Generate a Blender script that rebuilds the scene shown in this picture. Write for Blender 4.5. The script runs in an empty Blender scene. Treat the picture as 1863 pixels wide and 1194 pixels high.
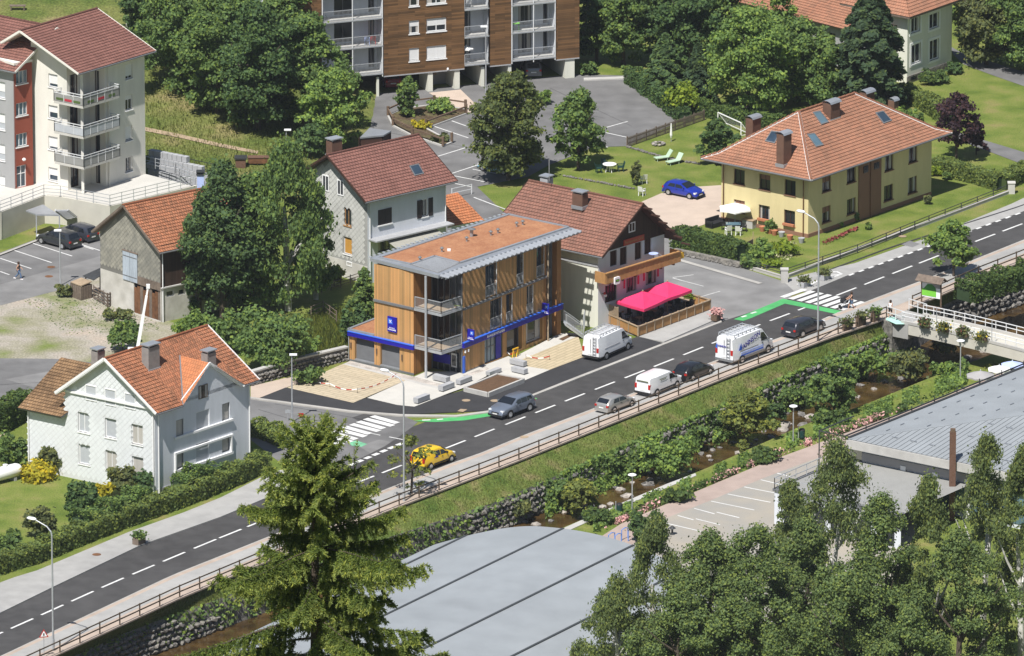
import bpy,bmesh,math,random
import numpy as np
from math import sin,cos,pi,radians,sqrt,atan2,floor,ceil
from mathutils import Vector,Matrix,noise
V = Vector
random.seed(7)
RNG = np.random.default_rng(11)
sc = bpy.context.scene
COL = sc.collection
# ------------------------------------------------------------------ camera
CD,CE,CF = 880.0,radians(16.5),18920.0          # distance,depression,focal length in photo pixels
CAMP = V((0,-CD * cos(CE),CD * sin(CE)))
FW,UP = V((0,cos(CE),-sin(CE))),V((0,sin(CE),cos(CE)))
cam = bpy.data.cameras.new('camera')
cam.sensor_width = 36; cam.lens = CF / 1863 * 36; cam.clip_start = 5; cam.clip_end = 9000
cam_o = bpy.data.objects.new('camera',cam); COL.objects.link(cam_o)
cam_o.location = CAMP; cam_o.rotation_euler = (pi / 2 - CE,0,0)
sc.camera = cam_o
# ------------------------------------------------------------------ daylight
SUN_EL = radians(58); SUN_H = V((-.42,-.907))       # towards the sun,horizontally
SUN_H.normalize()
w = bpy.data.worlds.new('World'); sc.world = w; w.use_nodes = True
nt = w.node_tree
sky = nt.nodes.new('ShaderNodeTexSky'); sky.sky_type = 'NISHITA'; sky.sun_disc = False
sky.sun_elevation = SUN_EL; sky.sun_rotation = atan2(SUN_H.x,SUN_H.y); sky.air_density = 1.0; sky.dust_density = .6
bg = nt.nodes['Background']; bg.inputs[1].default_value = .062
nt.links.new(sky.outputs[0],bg.inputs[0])
sl = bpy.data.lights.new('sun','SUN'); sl.energy = 5.0; sl.angle = radians(.5); sl.color = (1,.965,.91)
so = bpy.data.objects.new('sun',sl); COL.objects.link(so)
sd = V((SUN_H.x * cos(SUN_EL),SUN_H.y * cos(SUN_EL),sin(SUN_EL)))
so.rotation_euler = sd.to_track_quat('Z','Y').to_euler(); so.location = sd * 300
vs = sc.view_settings
vs.view_transform = 'Standard'; vs.look = 'None'; vs.exposure = .42; vs.gamma = 1; vs.use_curve_mapping = False
sc.cycles.max_bounces = 8; sc.cycles.diffuse_bounces = 5; sc.cycles.glossy_bounces = 2; sc.cycles.transmission_bounces = 2
sc.cycles.caustics_reflective = False; sc.cycles.caustics_refractive = False
sc.cycles.sample_clamp_indirect = 4

# ------------------------------------------------------------------ where a photo pixel meets the place
def ray(px,py):
 return FW + V((1,0,0)) * ((px - 931.5) / CF) + UP * ((597 - py) / CF)
def P(px,py,z=0.0):
 d = ray(px,py); return CAMP + d * ((z - CAMP.z) / d.z)
def scale_at(p):
 return CF / (V(p) - CAMP).dot(FW)
def zrow(p,py):
 """height of the point above/below p that shows on photo row py"""
 d = ray(931.5,py); t = (p[1] - CAMP.y) / d.y; return CAMP.z + d.z * t
def lerp(a,b,t): return a + (b - a) * t
def smooth(a,b,x):
 t = min(1,max(0,(x - a) / (b - a))); return t * t * (3 - 2 * t)
def hill(x,y):
 k = smooth(-12.5,-24,x)
 return k * .13 * max(0,y - 50) + .02 * k * max(0,y - 75)
def G(px,py):
 z = 0.
 for i in range(12): p = P(px,py,z); z = hill(p.x,p.y)
 return V((p.x,p.y,z))

# ------------------------------------------------------------------ materials
MATS = {}
def mat(name,col,rough=.8,var=.12,scale=3.,bump=0.,bscale=None,metal=0.,spec=.3,tint=None,stretch=None,coat=0.,grime=0.,coord='Object'):
 """procedural: base colour broken up by two noises, optional fine relief"""
 if name in MATS: return MATS[name]
 m = bpy.data.materials.new(name); m.use_nodes = True; MATS[name] = m
 n = m.node_tree.nodes; L = m.node_tree.links; b = n['Principled BSDF']
 b.inputs['Roughness'].default_value = rough; b.inputs['Metallic'].default_value = metal
 b.inputs['Specular IOR Level'].default_value = spec
 if coat: b.inputs['Coat Weight'].default_value = coat; b.inputs['Coat Roughness'].default_value = .05
 tc = n.new('ShaderNodeTexCoord'); mp = n.new('ShaderNodeMapping'); L.new(tc.outputs[coord],mp.inputs[0])
 if stretch: mp.inputs['Scale'].default_value = stretch
 n1 = n.new('ShaderNodeTexNoise'); n1.inputs['Scale'].default_value = scale; n1.inputs['Detail'].default_value = 5
 n2 = n.new('ShaderNodeTexNoise'); n2.inputs['Scale'].default_value = scale * .13; n2.inputs['Detail'].default_value = 3
 L.new(mp.outputs[0],n1.inputs[0]); L.new(mp.outputs[0],n2.inputs[0])
 ad = n.new('ShaderNodeMath'); ad.operation = 'ADD'; L.new(n1.outputs[0],ad.inputs[0]); L.new(n2.outputs[0],ad.inputs[1])
 r = n.new('ShaderNodeValToRGB'); L.new(ad.outputs[0],r.inputs[0])
 mr = n.new('ShaderNodeMapRange'); mr.inputs[1].default_value = .6; mr.inputs[2].default_value = 1.4
 L.new(ad.outputs[0],mr.inputs[0]); L.new(mr.outputs[0],r.inputs[0])
 c2 = tint or tuple(c * (1 + var) for c in col); c1 = tuple(c * (1 - var) for c in col)
 r.color_ramp.elements[0].position = .15; r.color_ramp.elements[1].position = .85
 r.color_ramp.elements[0].color = (*c1,1); r.color_ramp.elements[1].color = (*c2,1)
 L.new(r.outputs[0],b.inputs['Base Color'])
 if bump:
  nb = n.new('ShaderNodeTexNoise'); nb.inputs['Scale'].default_value = bscale or scale * 3; nb.inputs['Detail'].default_value = 4
  L.new(mp.outputs[0],nb.inputs[0])
  bp = n.new('ShaderNodeBump'); bp.inputs['Strength'].default_value = bump; bp.inputs['Distance'].default_value = .05
  L.new(nb.outputs[0],bp.inputs['Height']); L.new(bp.outputs[0],b.inputs['Normal'])
 return m
def patch_mat(name,cols,scale,rough=.9,bump=.4,bscale=8.,detail=8,fine=.25,fscale=None):
 """natural ground: several colours mixed by noise over a finer mottle"""
 if name in MATS: return MATS[name]
 m = bpy.data.materials.new(name); m.use_nodes = True; MATS[name] = m
 n = m.node_tree.nodes; L = m.node_tree.links; b = n['Principled BSDF']
 b.inputs['Roughness'].default_value = rough; b.inputs['Specular IOR Level'].default_value = .15
 tc = n.new('ShaderNodeTexCoord')
 n1 = n.new('ShaderNodeTexNoise'); n1.inputs['Scale'].default_value = scale; n1.inputs['Detail'].default_value = detail
 L.new(tc.outputs['Object'],n1.inputs[0])
 r = n.new('ShaderNodeValToRGB'); L.new(n1.outputs[0],r.inputs[0]); e = r.color_ramp.elements
 k = len(cols)
 e[0].position = .3; e[0].color = (*cols[0],1); e[1].position = .7; e[1].color = (*cols[-1],1)
 for i in range(1,k - 1): x = e.new(.3 + .4 * i / (k - 1)); x.color = (*cols[i],1)
 n2 = n.new('ShaderNodeTexNoise'); n2.inputs['Scale'].default_value = fscale or bscale; n2.inputs['Detail'].default_value = 4
 L.new(tc.outputs['Object'],n2.inputs[0])
 mr = n.new('ShaderNodeMapRange'); mr.inputs[1].default_value = .3; mr.inputs[2].default_value = .7
 mr.inputs[3].default_value = 1 - fine; mr.inputs[4].default_value = 1 + fine; L.new(n2.outputs[0],mr.inputs[0])
 mx = n.new('ShaderNodeMix'); mx.data_type = 'RGBA'; mx.blend_type = 'MULTIPLY'; mx.inputs[0].default_value = 1
 L.new(r.outputs[0],mx.inputs[6]); L.new(mr.outputs[0],mx.inputs[7]); L.new(mx.outputs[2],b.inputs['Base Color'])
 if bump:
  bp = n.new('ShaderNodeBump'); bp.inputs['Strength'].default_value = bump; bp.inputs['Distance'].default_value = .08
  L.new(n2.outputs[0],bp.inputs['Height']); L.new(bp.outputs[0],b.inputs['Normal'])
 return m
def cell_mat(name,col,cu,cv,var=.25,rough=.85,joint=.08,jdark=.55,bump=.5,warm=0.,sheen=0.,offset=.5,round_=False,big=.15):
 """pieces laid in courses on the UV map (metres): each piece its own shade, joints recessed"""
 if name in MATS: return MATS[name]
 m = bpy.data.materials.new(name); m.use_nodes = True; MATS[name] = m
 n = m.node_tree.nodes; L = m.node_tree.links; b = n['Principled BSDF']
 b.inputs['Roughness'].default_value = rough; b.inputs['Specular IOR Level'].default_value = .25
 uv = n.new('ShaderNodeUVMap'); sp = n.new('ShaderNodeSeparateXYZ'); L.new(uv.outputs[0],sp.inputs[0])
 def M(op,a,b_=None,c=None):
  q = n.new('ShaderNodeMath'); q.operation = op
  for i,v in enumerate((a,b_,c)):
   if v is None: continue
   if isinstance(v,(int,float)): q.inputs[i].default_value = v
   else: L.new(v,q.inputs[i])
  return q.outputs[0]
 v_ = M('DIVIDE',sp.outputs[1],cv); row = M('FLOOR',v_); fv = M('FRACT',v_)
 u_ = M('ADD',M('DIVIDE',sp.outputs[0],cu),M('MULTIPLY',M('MODULO',row,2.),offset)); colm = M('FLOOR',u_); fu = M('FRACT',u_)
 cb = n.new('ShaderNodeCombineXYZ'); L.new(colm,cb.inputs[0]); L.new(row,cb.inputs[1])
 wn = n.new('ShaderNodeTexWhiteNoise'); wn.noise_dimensions = '2D'; L.new(cb.outputs[0],wn.inputs[0])
 nz = n.new('ShaderNodeTexNoise'); nz.inputs['Scale'].default_value = .5; nz.inputs['Detail'].default_value = 6
 tc = n.new('ShaderNodeTexCoord'); L.new(tc.outputs['Object'],nz.inputs[0])
 k = M('ADD',M('MULTIPLY_ADD',wn.outputs[0],2 * var,1 - var),M('MULTIPLY_ADD',nz.outputs[0],4 * big,-2 * big))
 ju = M('MINIMUM',fu,M('SUBTRACT',1.,fu)); jv = M('MINIMUM',fv,M('SUBTRACT',1.,fv))
 edge = M('MINIMUM',M('MULTIPLY',ju,cu),M('MULTIPLY',jv,cv))
 jm = n.new('ShaderNodeMapRange'); jm.inputs[2].default_value = max(.004,joint * min(cu,cv)); jm.inputs[3].default_value = jdark; jm.inputs[4].default_value = 1
 L.new(edge,jm.inputs[0])
 kk = M('MULTIPLY',k,jm.outputs[0])
 mx = n.new('ShaderNodeMix'); mx.data_type = 'RGBA'; mx.blend_type = 'MULTIPLY'; mx.inputs[0].default_value = 1
 mx.inputs[6].default_value = (*col,1); L.new(kk,mx.inputs[7])
 out = mx.outputs[2]
 if warm:
  m2 = n.new('ShaderNodeMix'); m2.data_type = 'RGBA'; L.new(M('MULTIPLY',wn.outputs[0],warm),m2.inputs[0]); L.new(out,m2.inputs[6])
  m2.inputs[7].default_value = (col[0] * 1.15,col[1] * .72,col[2] * .55,1); out = m2.outputs[2]
 L.new(out,b.inputs['Base Color'])
 if bump:
  h = M('ADD',jm.outputs[0],M('MULTIPLY',M('SINE',M('MULTIPLY',fu,pi)),1.2 if round_ else 0.))
  bp = n.new('ShaderNodeBump'); bp.inputs['Strength'].default_value = bump; bp.inputs['Distance'].default_value = .04
  L.new(h,bp.inputs['Height']); L.new(bp.outputs[0],b.inputs['Normal'])
 return m
def leaf_mat(name,col,var=.35,trans=.5,rough=.65,warm=(1.25,1.05,.6)):
 if name in MATS: return MATS[name]
 m = bpy.data.materials.new(name); m.use_nodes = True; MATS[name] = m
 n = m.node_tree.nodes; L = m.node_tree.links; b = n['Principled BSDF']; o = n['Material Output']
 b.inputs['Roughness'].default_value = rough; b.inputs['Specular IOR Level'].default_value = .25
 g = n.new('ShaderNodeNewGeometry'); r = n.new('ShaderNodeValToRGB'); L.new(g.outputs['Random Per Island'],r.inputs[0])
 e = r.color_ramp.elements
 e[0].color = (*(c * (1 - var) for c in col),1)
 e[1].color = (*(min(1,c * (1 + var) * k) for c,k in zip(col,warm)),1)
 x = e.new(.5); x.color = (*col,1)
 tc = n.new('ShaderNodeTexCoord'); nz = n.new('ShaderNodeTexNoise'); nz.inputs['Scale'].default_value = .7; nz.inputs['Detail'].default_value = 3
 L.new(tc.outputs['Object'],nz.inputs[0])
 mr = n.new('ShaderNodeMapRange'); mr.inputs[1].default_value = .3; mr.inputs[2].default_value = .7; mr.inputs[3].default_value = .8; mr.inputs[4].default_value = 1.2
 L.new(nz.outputs[0],mr.inputs[0])
 mx = n.new('ShaderNodeMix'); mx.data_type = 'RGBA'; mx.blend_type = 'MULTIPLY'; mx.inputs[0].default_value = 1
 L.new(r.outputs[0],mx.inputs[6]); L.new(mr.outputs[0],mx.inputs[7])
 L.new(mx.outputs[2],b.inputs['Base Color'])
 t = n.new('ShaderNodeBsdfTranslucent'); L.new(mx.outputs[2],t.inputs[0])
 ms = n.new('ShaderNodeMixShader'); ms.inputs[0].default_value = trans
 L.new(b.outputs[0],ms.inputs[1]); L.new(t.outputs[0],ms.inputs[2]); L.new(ms.outputs[0],o.inputs[0])
 return m

# ------------------------------------------------------------------ objects
def tag(o,label=None,cat=None,group=None,kind=None):
 if label: o['label'] = label
 if cat: o['category'] = cat
 if group: o['group'] = group
 if kind: o['kind'] = kind
 return o
def thing(name,label,cat,loc=(0,0,0),rz=0.,group=None):
 o = bpy.data.objects.new(name,None); COL.objects.link(o); o.empty_display_size = .3
 o.location = loc; o.rotation_euler = (0,0,rz); return tag(o,label,cat,group)
def obj(name,me,parent=None,world=True):
 o = bpy.data.objects.new(name,me); COL.objects.link(o)
 if parent is not None:
  o.parent = parent
  if world and parent.type == 'EMPTY': o.matrix_parent_inverse = Matrix.Translation(-parent.location)
 return o
def copy_tree(o,parent=None):
 c = o.copy(); COL.objects.link(c)
 if parent is not None: c.parent = parent
 for ch in o.children: copy_tree(ch,c)
 return c
class MB:
 """collects faces; build() links them as one mesh object"""
 def __init__(s): s.v = []; s.f = []; s.uv = []; s.has = False
 def face(s,pts,uv=None):
  i = len(s.v); s.v += [tuple(p) for p in pts]; s.f.append(tuple(range(i,i + len(pts))))
  if uv: s.has = True
  s.uv.append(uv or [(0,0)] * len(pts))
 def hexa(s,q):
  """8 corners: bottom ring 0-3, top ring 4-7"""
  i = len(s.v); s.v += [tuple(p) for p in q]
  for f in ((3,2,1,0),(4,5,6,7),(0,1,5,4),(1,2,6,5),(2,3,7,6),(3,0,4,7)):
   s.f.append(tuple(i + k for k in f)); s.uv.append([(0,0)] * 4)
  return s
 def box(s,c,size,X=V((1,0,0)),Y=V((0,1,0)),Z=V((0,0,1))):
  c = V(c); a,b,d = X * size[0] / 2,Y * size[1] / 2,Z * size[2] / 2
  return s.hexa([c - a - b - d,c + a - b - d,c + a + b - d,c - a + b - d,c - a - b + d,c + a - b + d,c + a + b + d,c - a + b + d])
 def bar(s,p,q,w,h=None,up=V((0,0,1))):
  p,q = V(p),V(q); d = (q - p).normalized(); h = h or w
  if abs(d.dot(up)) > .98: up = V((0,1,0))
  x = d.cross(up).normalized() * w / 2; y = x.cross(d).normalized() * h / 2
  return s.hexa([p - x - y,p + x - y,q + x - y,q - x - y,p - x + y,p + x + y,q + x + y,q - x + y])
 def tube(s,pts,r,n=8,cap=True):
  pts = [V(p) for p in pts]; rs = r if isinstance(r,(list,tuple)) else [r] * len(pts); i0 = len(s.v)
  for k,p in enumerate(pts):
   d = (pts[min(k + 1,len(pts) - 1)] - pts[max(k - 1,0)]).normalized()
   a = V((1,0,0)) if abs(d.x) < .9 else V((0,1,0)); x = d.cross(a).normalized(); y = d.cross(x)
   for j in range(n):
    t = 2 * pi * j / n; s.v.append(tuple(p + (x * cos(t) + y * sin(t)) * rs[k]))
  for k in range(len(pts) - 1):
   for j in range(n):
    a = i0 + k * n + j; b = i0 + k * n + (j + 1) % n; s.f.append((a,b,b + n,a + n)); s.uv.append([(0,0)] * 4)
  if cap:
   s.f.append(tuple(i0 + j for j in range(n))[::-1]); s.uv.append([(0,0)] * n)
   e = i0 + (len(pts) - 1) * n; s.f.append(tuple(e + j for j in range(n))); s.uv.append([(0,0)] * n)
  return s
 def lathe(s,c,prof,n=12,ax=1.0):
  i0 = len(s.v); c = V(c)
  for r,z in prof:
   for j in range(n): t = 2 * pi * j / n; s.v.append((c.x + r * cos(t),c.y + r * sin(t) * ax,c.z + z))
  for k in range(len(prof) - 1):
   for j in range(n):
    a = i0 + k * n + j; b = i0 + k * n + (j + 1) % n; s.f.append((a,b,b + n,a + n)); s.uv.append([(0,0)] * 4)
  return s
 def mesh(s,name,mt,smooth=False):
  me = bpy.data.meshes.new(name); me.from_pydata(s.v,[],s.f)
  if s.has:
   ul = me.uv_layers.new(name='UVMap'); flat = [c for f in s.uv for q in f for c in q]; ul.data.foreach_set('uv',flat)
  if mt is not None: me.materials.append(MATS[mt] if isinstance(mt,str) else mt)
  if smooth: me.polygons.foreach_set('use_smooth',[True] * len(me.polygons))
  me.update(); return me
 def build(s,name,mt,parent=None,smooth=False,world=True):
  return obj(name,s.mesh(name,mt,smooth),parent,world)
def poly_tris(pts):
 from mathutils.geometry import tessellate_polygon
 return tessellate_polygon([[V((p[0],p[1],0)) for p in pts]])
def sheet(name,pts,mt,parent=None,uvdir=None,side=.0,kind='structure'):
 """flat paving piece from world points, with an optional skirt so that it has an edge"""
 pts = [V(p) for p in pts]; mb = MB(); a = sum((pts[i].x * pts[(i + 1) % len(pts)].y - pts[(i + 1) % len(pts)].x * pts[i].y) for i in range(len(pts)))
 if a < 0: pts.reverse()
 d = uvdir.normalized() if uvdir else V((1,0,0)); e = V((-d.y,d.x,0))
 for t in poly_tris(pts):
  q = [pts[i] for i in t]
  if (q[1] - q[0]).cross(q[2] - q[0]).z < 0: q.reverse()
  mb.face(q,[(p.dot(d),p.dot(e)) for p in q])
 if side:
  for i in range(len(pts)):
   p,q = pts[i],pts[(i + 1) % len(pts)]; dn = V((0,0,-side)); mb.face([p + dn,q + dn,q,p],[(0,0),(1,0),(1,.1),(0,.1)])
 o = mb.build(name,mt,parent)
 if kind and parent is None: o['kind'] = kind
 return o
def psheet(name,px,mt,z=.02,**k): return sheet(name,[P(x,y,z) for x,y in px],mt,**k)
def polyx(pl,x):
 """y of a pixel polyline at x, extended straight past its ends"""
 for i in range(len(pl) - 1):
  if x <= pl[i + 1][0] or i == len(pl) - 2:
   (a,b),(c,d) = pl[i],pl[i + 1]; return b + (d - b) * (x - a) / (c - a)
def text_mesh(s,size,name='lettering',bold=0.0,shear=0.):
 c = bpy.data.curves.new(name,'FONT'); c.body = s; c.size = size; c.align_x = 'CENTER'; c.align_y = 'CENTER'; c.extrude = .004; c.offset = bold; c.shear = shear
 c.resolution_u = 2
 o = bpy.data.objects.new(name,c); COL.objects.link(o); dg = bpy.context.evaluated_depsgraph_get()
 me = bpy.data.meshes.new_from_object(o.evaluated_get(dg)); bpy.data.objects.remove(o); bpy.data.curves.remove(c); return me
def lettering(s,size,p,X,N,mt,parent,name='lettering',bold=0.,shear=0.,Z=V((0,0,1))):
 """flat lettering standing at p, reading along X, facing N"""
 me = text_mesh(s,size,name,bold,shear); X = X.normalized(); N = N.normalized(); Y = Z
 M = Matrix(((X.x,Y.x,N.x,p[0]),(X.y,Y.y,N.y,p[1]),(X.z,Y.z,N.z,p[2]),(0,0,0,1)))
 me.transform(M); me.materials.clear(); me.materials.append(MATS[mt]); return obj(name,me,parent)
# ------------------------------------------------------------------ palette
mat('asphalt_new',(.060,.058,.058),.85,.24,.8,.35,40)
mat('asphalt_fresh',(.040,.040,.043),.85,.15,.9,.35,40)
mat('asphalt_grey',(.155,.153,.153),.9,.24,.5,.3,30)
mat('asphalt_worn',(.205,.202,.2),.9,.22,.5,.3,30)
mat('pavement_light',(.33,.325,.315),.9,.14,.8,.25,25)
mat('pavement_pink',(.40,.325,.27),.9,.14,1.,.3,30)
mat('path_pink',(.36,.285,.25),.9,.12,.8,.3,30)
mat('parking_pale',(.32,.315,.30),.9,.15,.35,.25,25,tint=(.36,.32,.26))
mat('kerb',(.38,.365,.34),.9,.12,2)
mat('concrete',(.44,.43,.41),.85,.10,1.5,.15)
mat('concrete_white',(.50,.485,.45),.85,.07,1.0,.1)
mat('concrete_grey',(.36,.365,.38),.8,.10,2,.1)
mat('concrete_wall',(.50,.48,.42),.85,.12,.8,.1)
mat('gravel',(.42,.385,.35),.95,.35,9,.6,20)
mat('marking',(.62,.62,.61),.7,.12,4)
mat('marking_worn',(.50,.50,.49),.8,.25,3)
mat('green_paint',(.075,.36,.12),.8,.15,1.5)
mat('green_worn',(.16,.42,.25),.8,.2,2)
mat('driveway_pink',(.46,.375,.31),.95,.10,.7,.3,20)
cell_mat('paver',(.46,.39,.28),1.4,.42,.06,.9,.2,.68,.4,big=.05)
cell_mat('paver_slot',(.46,.385,.26),1.4,.42,.06,.9,.2,.68,.4,big=.05)
patch_mat('lawn',[(.085,.125,.022),(.12,.16,.03),(.16,.185,.045),(.21,.19,.07)],.35,fine=.35,bscale=9.)
patch_mat('lawn_green',[(.06,.125,.018),(.085,.165,.022),(.12,.19,.03)],.5,fine=.35,bscale=10.)
patch_mat('bank_grass',[(.065,.105,.02),(.095,.13,.028),(.125,.145,.04),(.18,.155,.07)],.55,fine=.45,bscale=7.,bump=.8)
patch_mat('meadow',[(.065,.10,.02),(.10,.125,.03),(.14,.15,.045),(.21,.18,.08)],.22,fine=.45,bscale=5.,bump=.9)
patch_mat('scree',[(.40,.335,.275),(.34,.31,.265),(.25,.24,.16),(.15,.19,.05)],.22,fine=.3,bscale=6.,bump=.7)
patch_mat('soil_dark',[(.06,.04,.025),(.10,.075,.045),(.12,.12,.05)],.8,fine=.4,bscale=6.)
patch_mat('soil_planter',[(.10,.06,.036),(.125,.075,.045)],2,fine=.35,bscale=12.)
patch_mat('riverbed',[(.06,.042,.02),(.10,.07,.032),(.14,.10,.05)],.5,fine=.5,bscale=3.)
patch_mat('rock',[(.10,.095,.09),(.19,.18,.17),(.27,.255,.235)],.9,fine=.35,bscale=4.,bump=.8)
patch_mat('rock_pale',[(.22,.20,.18),(.33,.30,.27),(.42,.38,.34)],.9,fine=.3,bscale=4.,bump=.6)
patch_mat('wall_stone',[(.12,.115,.105),(.19,.18,.165),(.26,.24,.21)],1.5,fine=.4,bscale=5.,bump=.9)
patch_mat('mulch',[(.13,.075,.045),(.10,.06,.035),(.17,.11,.07)],2,fine=.4,bscale=10.)
cell_mat('tile_brown',(.225,.115,.085),.30,.34,.14,.8,.13,.50,.6,warm=.15,round_=True,big=.18)
cell_mat('tile_redbrown',(.215,.10,.08),.30,.34,.12,.75,.12,.50,.6,round_=True,big=.10)
cell_mat('tile_terracotta',(.325,.165,.105),.27,.34,.13,.8,.12,.55,.6,warm=.2,round_=True,big=.14)
cell_mat('tile_orange',(.32,.145,.08),.24,.34,.24,.85,.14,.45,.7,warm=.3,round_=True,big=.24)
cell_mat('tile_bright',(.46,.185,.085),.26,.34,.14,.8,.12,.55,.6,warm=.2,round_=True,big=.1)
cell_mat('tile_mossy',(.22,.135,.072),.25,.34,.22,.9,.14,.45,.7,round_=True,big=.32)
mat('sedum',(.36,.15,.075),.95,.22,5,.8,14,tint=(.42,.21,.11))
cell_mat('larch',(.47,.285,.12),.15,30.,.26,.75,.10,.45,.5,warm=.35,offset=0.,big=.12)
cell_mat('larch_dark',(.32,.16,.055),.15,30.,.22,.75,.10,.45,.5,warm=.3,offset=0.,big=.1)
cell_mat('plank_brown',(.155,.088,.04),2.6,.17,.38,.8,.10,.5,.5,warm=.2,offset=.37,big=.22)
cell_mat('plank_dark',(.052,.031,.021),.16,30.,.2,.8,.12,.4,.4,offset=0.)
cell_mat('plank_fence',(.34,.19,.085),.15,30.,.2,.75,.12,.4,.5,warm=.25,offset=0.)
mat('wood_rail',(.10,.072,.05),.85,.25,5)
mat('wood_pale',(.33,.25,.17),.85,.2,5)
mat('wood_post',(.14,.095,.065),.85,.25,4)
mat('wood_gold',(.40,.215,.085),.7,.18,3)
mat('wood_old',(.16,.125,.10),.9,.3,4)
mat('bark',(.09,.07,.055),.95,.35,6,.6)
mat('bark_birch',(.52,.50,.47),.9,.35,3,.3,tint=(.7,.68,.65))
mat('stucco_white',(.62,.645,.69),.9,.075,1.6,.1,6,stretch=(1,1,.22))
mat('stucco_cream',(.70,.68,.62),.9,.075,1.6,.1,6,stretch=(1,1,.22))
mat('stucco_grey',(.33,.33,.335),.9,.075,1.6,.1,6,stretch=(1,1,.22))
mat('stucco_red',(.27,.072,.045),.9,.075,1.6,.1,6,stretch=(1,1,.22))
mat('stucco_yellow',(.63,.535,.295),.9,.075,1.6,.1,6,stretch=(1,1,.22))
mat('stucco_brown',(.25,.135,.09),.9,.06,1,.1)
mat('stucco_old',(.50,.48,.43),.95,.22,.9,.3,tint=(.62,.6,.56))
mat('stucco_pale',(.66,.66,.58),.9,.075,1.6,.1,6,stretch=(1,1,.22))
mat('joint_pale',(.59,.60,.615),.9,.05,2); mat('joint_dark',(.17,.165,.15),.9,.1,2); mat('joint_mid',(.33,.33,.315),.9,.1,2)
mat('shingle_white',(.68,.70,.72),.85,.06,2.5,.1)
mat('shingle_grey',(.29,.285,.25),.9,.28,1.6,.3,tint=(.38,.36,.30))
mat('shingle_pale',(.50,.50,.475),.9,.14,1.6,.2)
mat('trim_white',(.78,.78,.78),.6,.05,3)
mat('trim_grey',(.17,.175,.185),.6,.1,2,metal=.2)
mat('zinc',(.38,.40,.43),.45,.10,1.5,metal=.5)
mat('galvanised',(.50,.52,.55),.45,.10,4,metal=.5)
mat('steel_white',(.60,.61,.62),.4,.05,3)
mat('steel_dark',(.055,.058,.062),.5,.15,4,metal=.3)
mat('rust',(.16,.075,.035),.9,.35,3,.3)
mat('glass_dark',(.018,.022,.028),.08,.2,.5,spec=.6)
mat('glass_blue',(.03,.05,.075),.06,.3,.6,spec=.7)
mat('glass_sky',(.10,.17,.22),.05,.3,.6,spec=.8)
mat('curtain',(.42,.40,.37),.8,.12,6,stretch=(8,8,.3))
mat('blind_white',(.72,.72,.72),.7,.04,3)
mat('blind_grey',(.42,.44,.47),.6,.06,3)
mat('blind_orange',(.50,.26,.05),.8,.06,3)
mat('shutter_black',(.028,.022,.024),.6,.2,4)
mat('shutter_brown',(.055,.026,.018),.7,.2,4)
mat('shutter_blue',(.37,.42,.48),.75,.2,3,stretch=(5,5,.5))
mat('bank_blue',(.014,.012,.30),.35,.05,3)
mat('bank_blue_light',(.035,.14,.66),.35,.05,3)
mat('sign_white',(.85,.85,.87),.4,.02,3)
mat('sign_red',(.42,.06,.035),.6,.1,2)
mat('sign_green',(.19,.55,.06),.5,.08,2)
mat('sign_green_dark',(.05,.24,.04),.5,.08,2)
mat('sign_yellow',(.75,.42,.03),.5,.05,2)
mat('awning_grey',(.33,.32,.28),.85,.08,2)
mat('parasol_pink',(.66,.035,.13),.75,.06,1.5)
mat('parasol_white',(.80,.80,.78),.8,.03,2)
mat('parasol_grey',(.34,.33,.33),.8,.05,2)
mat('parasol_blue',(.42,.50,.80),.8,.12,3)
mat('roof_metal',(.262,.282,.300),.6,.12,.35,.06,3)
mat('roof_seam',(.05,.055,.06),.6,.1,2)
mat('membrane',(.27,.27,.26),.8,.06,1)
mat('chimney_brick',(.135,.075,.052),.9,.15,3,.3)
mat('chimney_shingle',(.25,.235,.225),.9,.15,3,.2)
mat('plastic_white',(.80,.80,.80),.4,.03,3)
mat('plastic_green',(.42,.55,.42),.5,.05,3)
mat('plastic_black',(.022,.022,.024),.6,.1,4)
mat('plastic_dark_green',(.015,.05,.045),.5,.1,4)
mat('plastic_blue',(.13,.26,.62),.45,.05,3)
mat('turquoise',(.36,.60,.52),.7,.15,2)
mat('lamp_glass',(.85,.86,.88),.3,.02,3)
mat('tyre',(.018,.018,.018),.85,.1,4)
mat('rim',(.55,.56,.58),.3,.05,3,metal=.7)
mat('car_glass',(.012,.015,.02),.06,.1,2,spec=.8)
mat('light_red',(.45,.02,.015),.25,.05,3)
mat('light_clear',(.75,.77,.80),.15,.05,3)
mat('light_orange',(.75,.25,.03),.3,.05,3)
mat('plate',(.75,.75,.74),.5,.03,3)
for nm,c,mt_ in (('silver_blue',(.20,.235,.30),.45),('silver',(.40,.395,.38),.45),('white',(.80,.81,.83),0),('black',(.016,.016,.019),.1),('charcoal',(.04,.042,.055),.3),('blue',(.014,.035,.36),.25),
     ('yellow',(.78,.50,.012),0),('skyblue',(.25,.48,.62),0),('red',(.20,.012,.015),0),('navy',(.028,.032,.04),.2),('slate',(.055,.06,.08),.35),('grey',(.2,.21,.22),.3)):
 mat('paint_' + nm,c,.28,.02,2,metal=mt_,spec=.5,coat=.6)
mat('skin',(.50,.29,.20),.6,.06,8); mat('hair',(.05,.028,.018),.7,.2,10)
mat('cloth_black',(.02,.02,.024),.9,.2,8); mat('cloth_denim',(.10,.16,.27),.9,.15,8); mat('cloth_white',(.75,.75,.77),.9,.06,8); mat('cloth_red',(.30,.05,.05),.9,.1,8)
mat('flower_pink',(.66,.36,.36),.7,.2,9); mat('flower_red',(.40,.03,.05),.7,.2,9); mat('flower_magenta',(.45,.04,.22),.7,.2,9); mat('terracotta',(.42,.17,.09),.85,.1,4)
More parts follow.
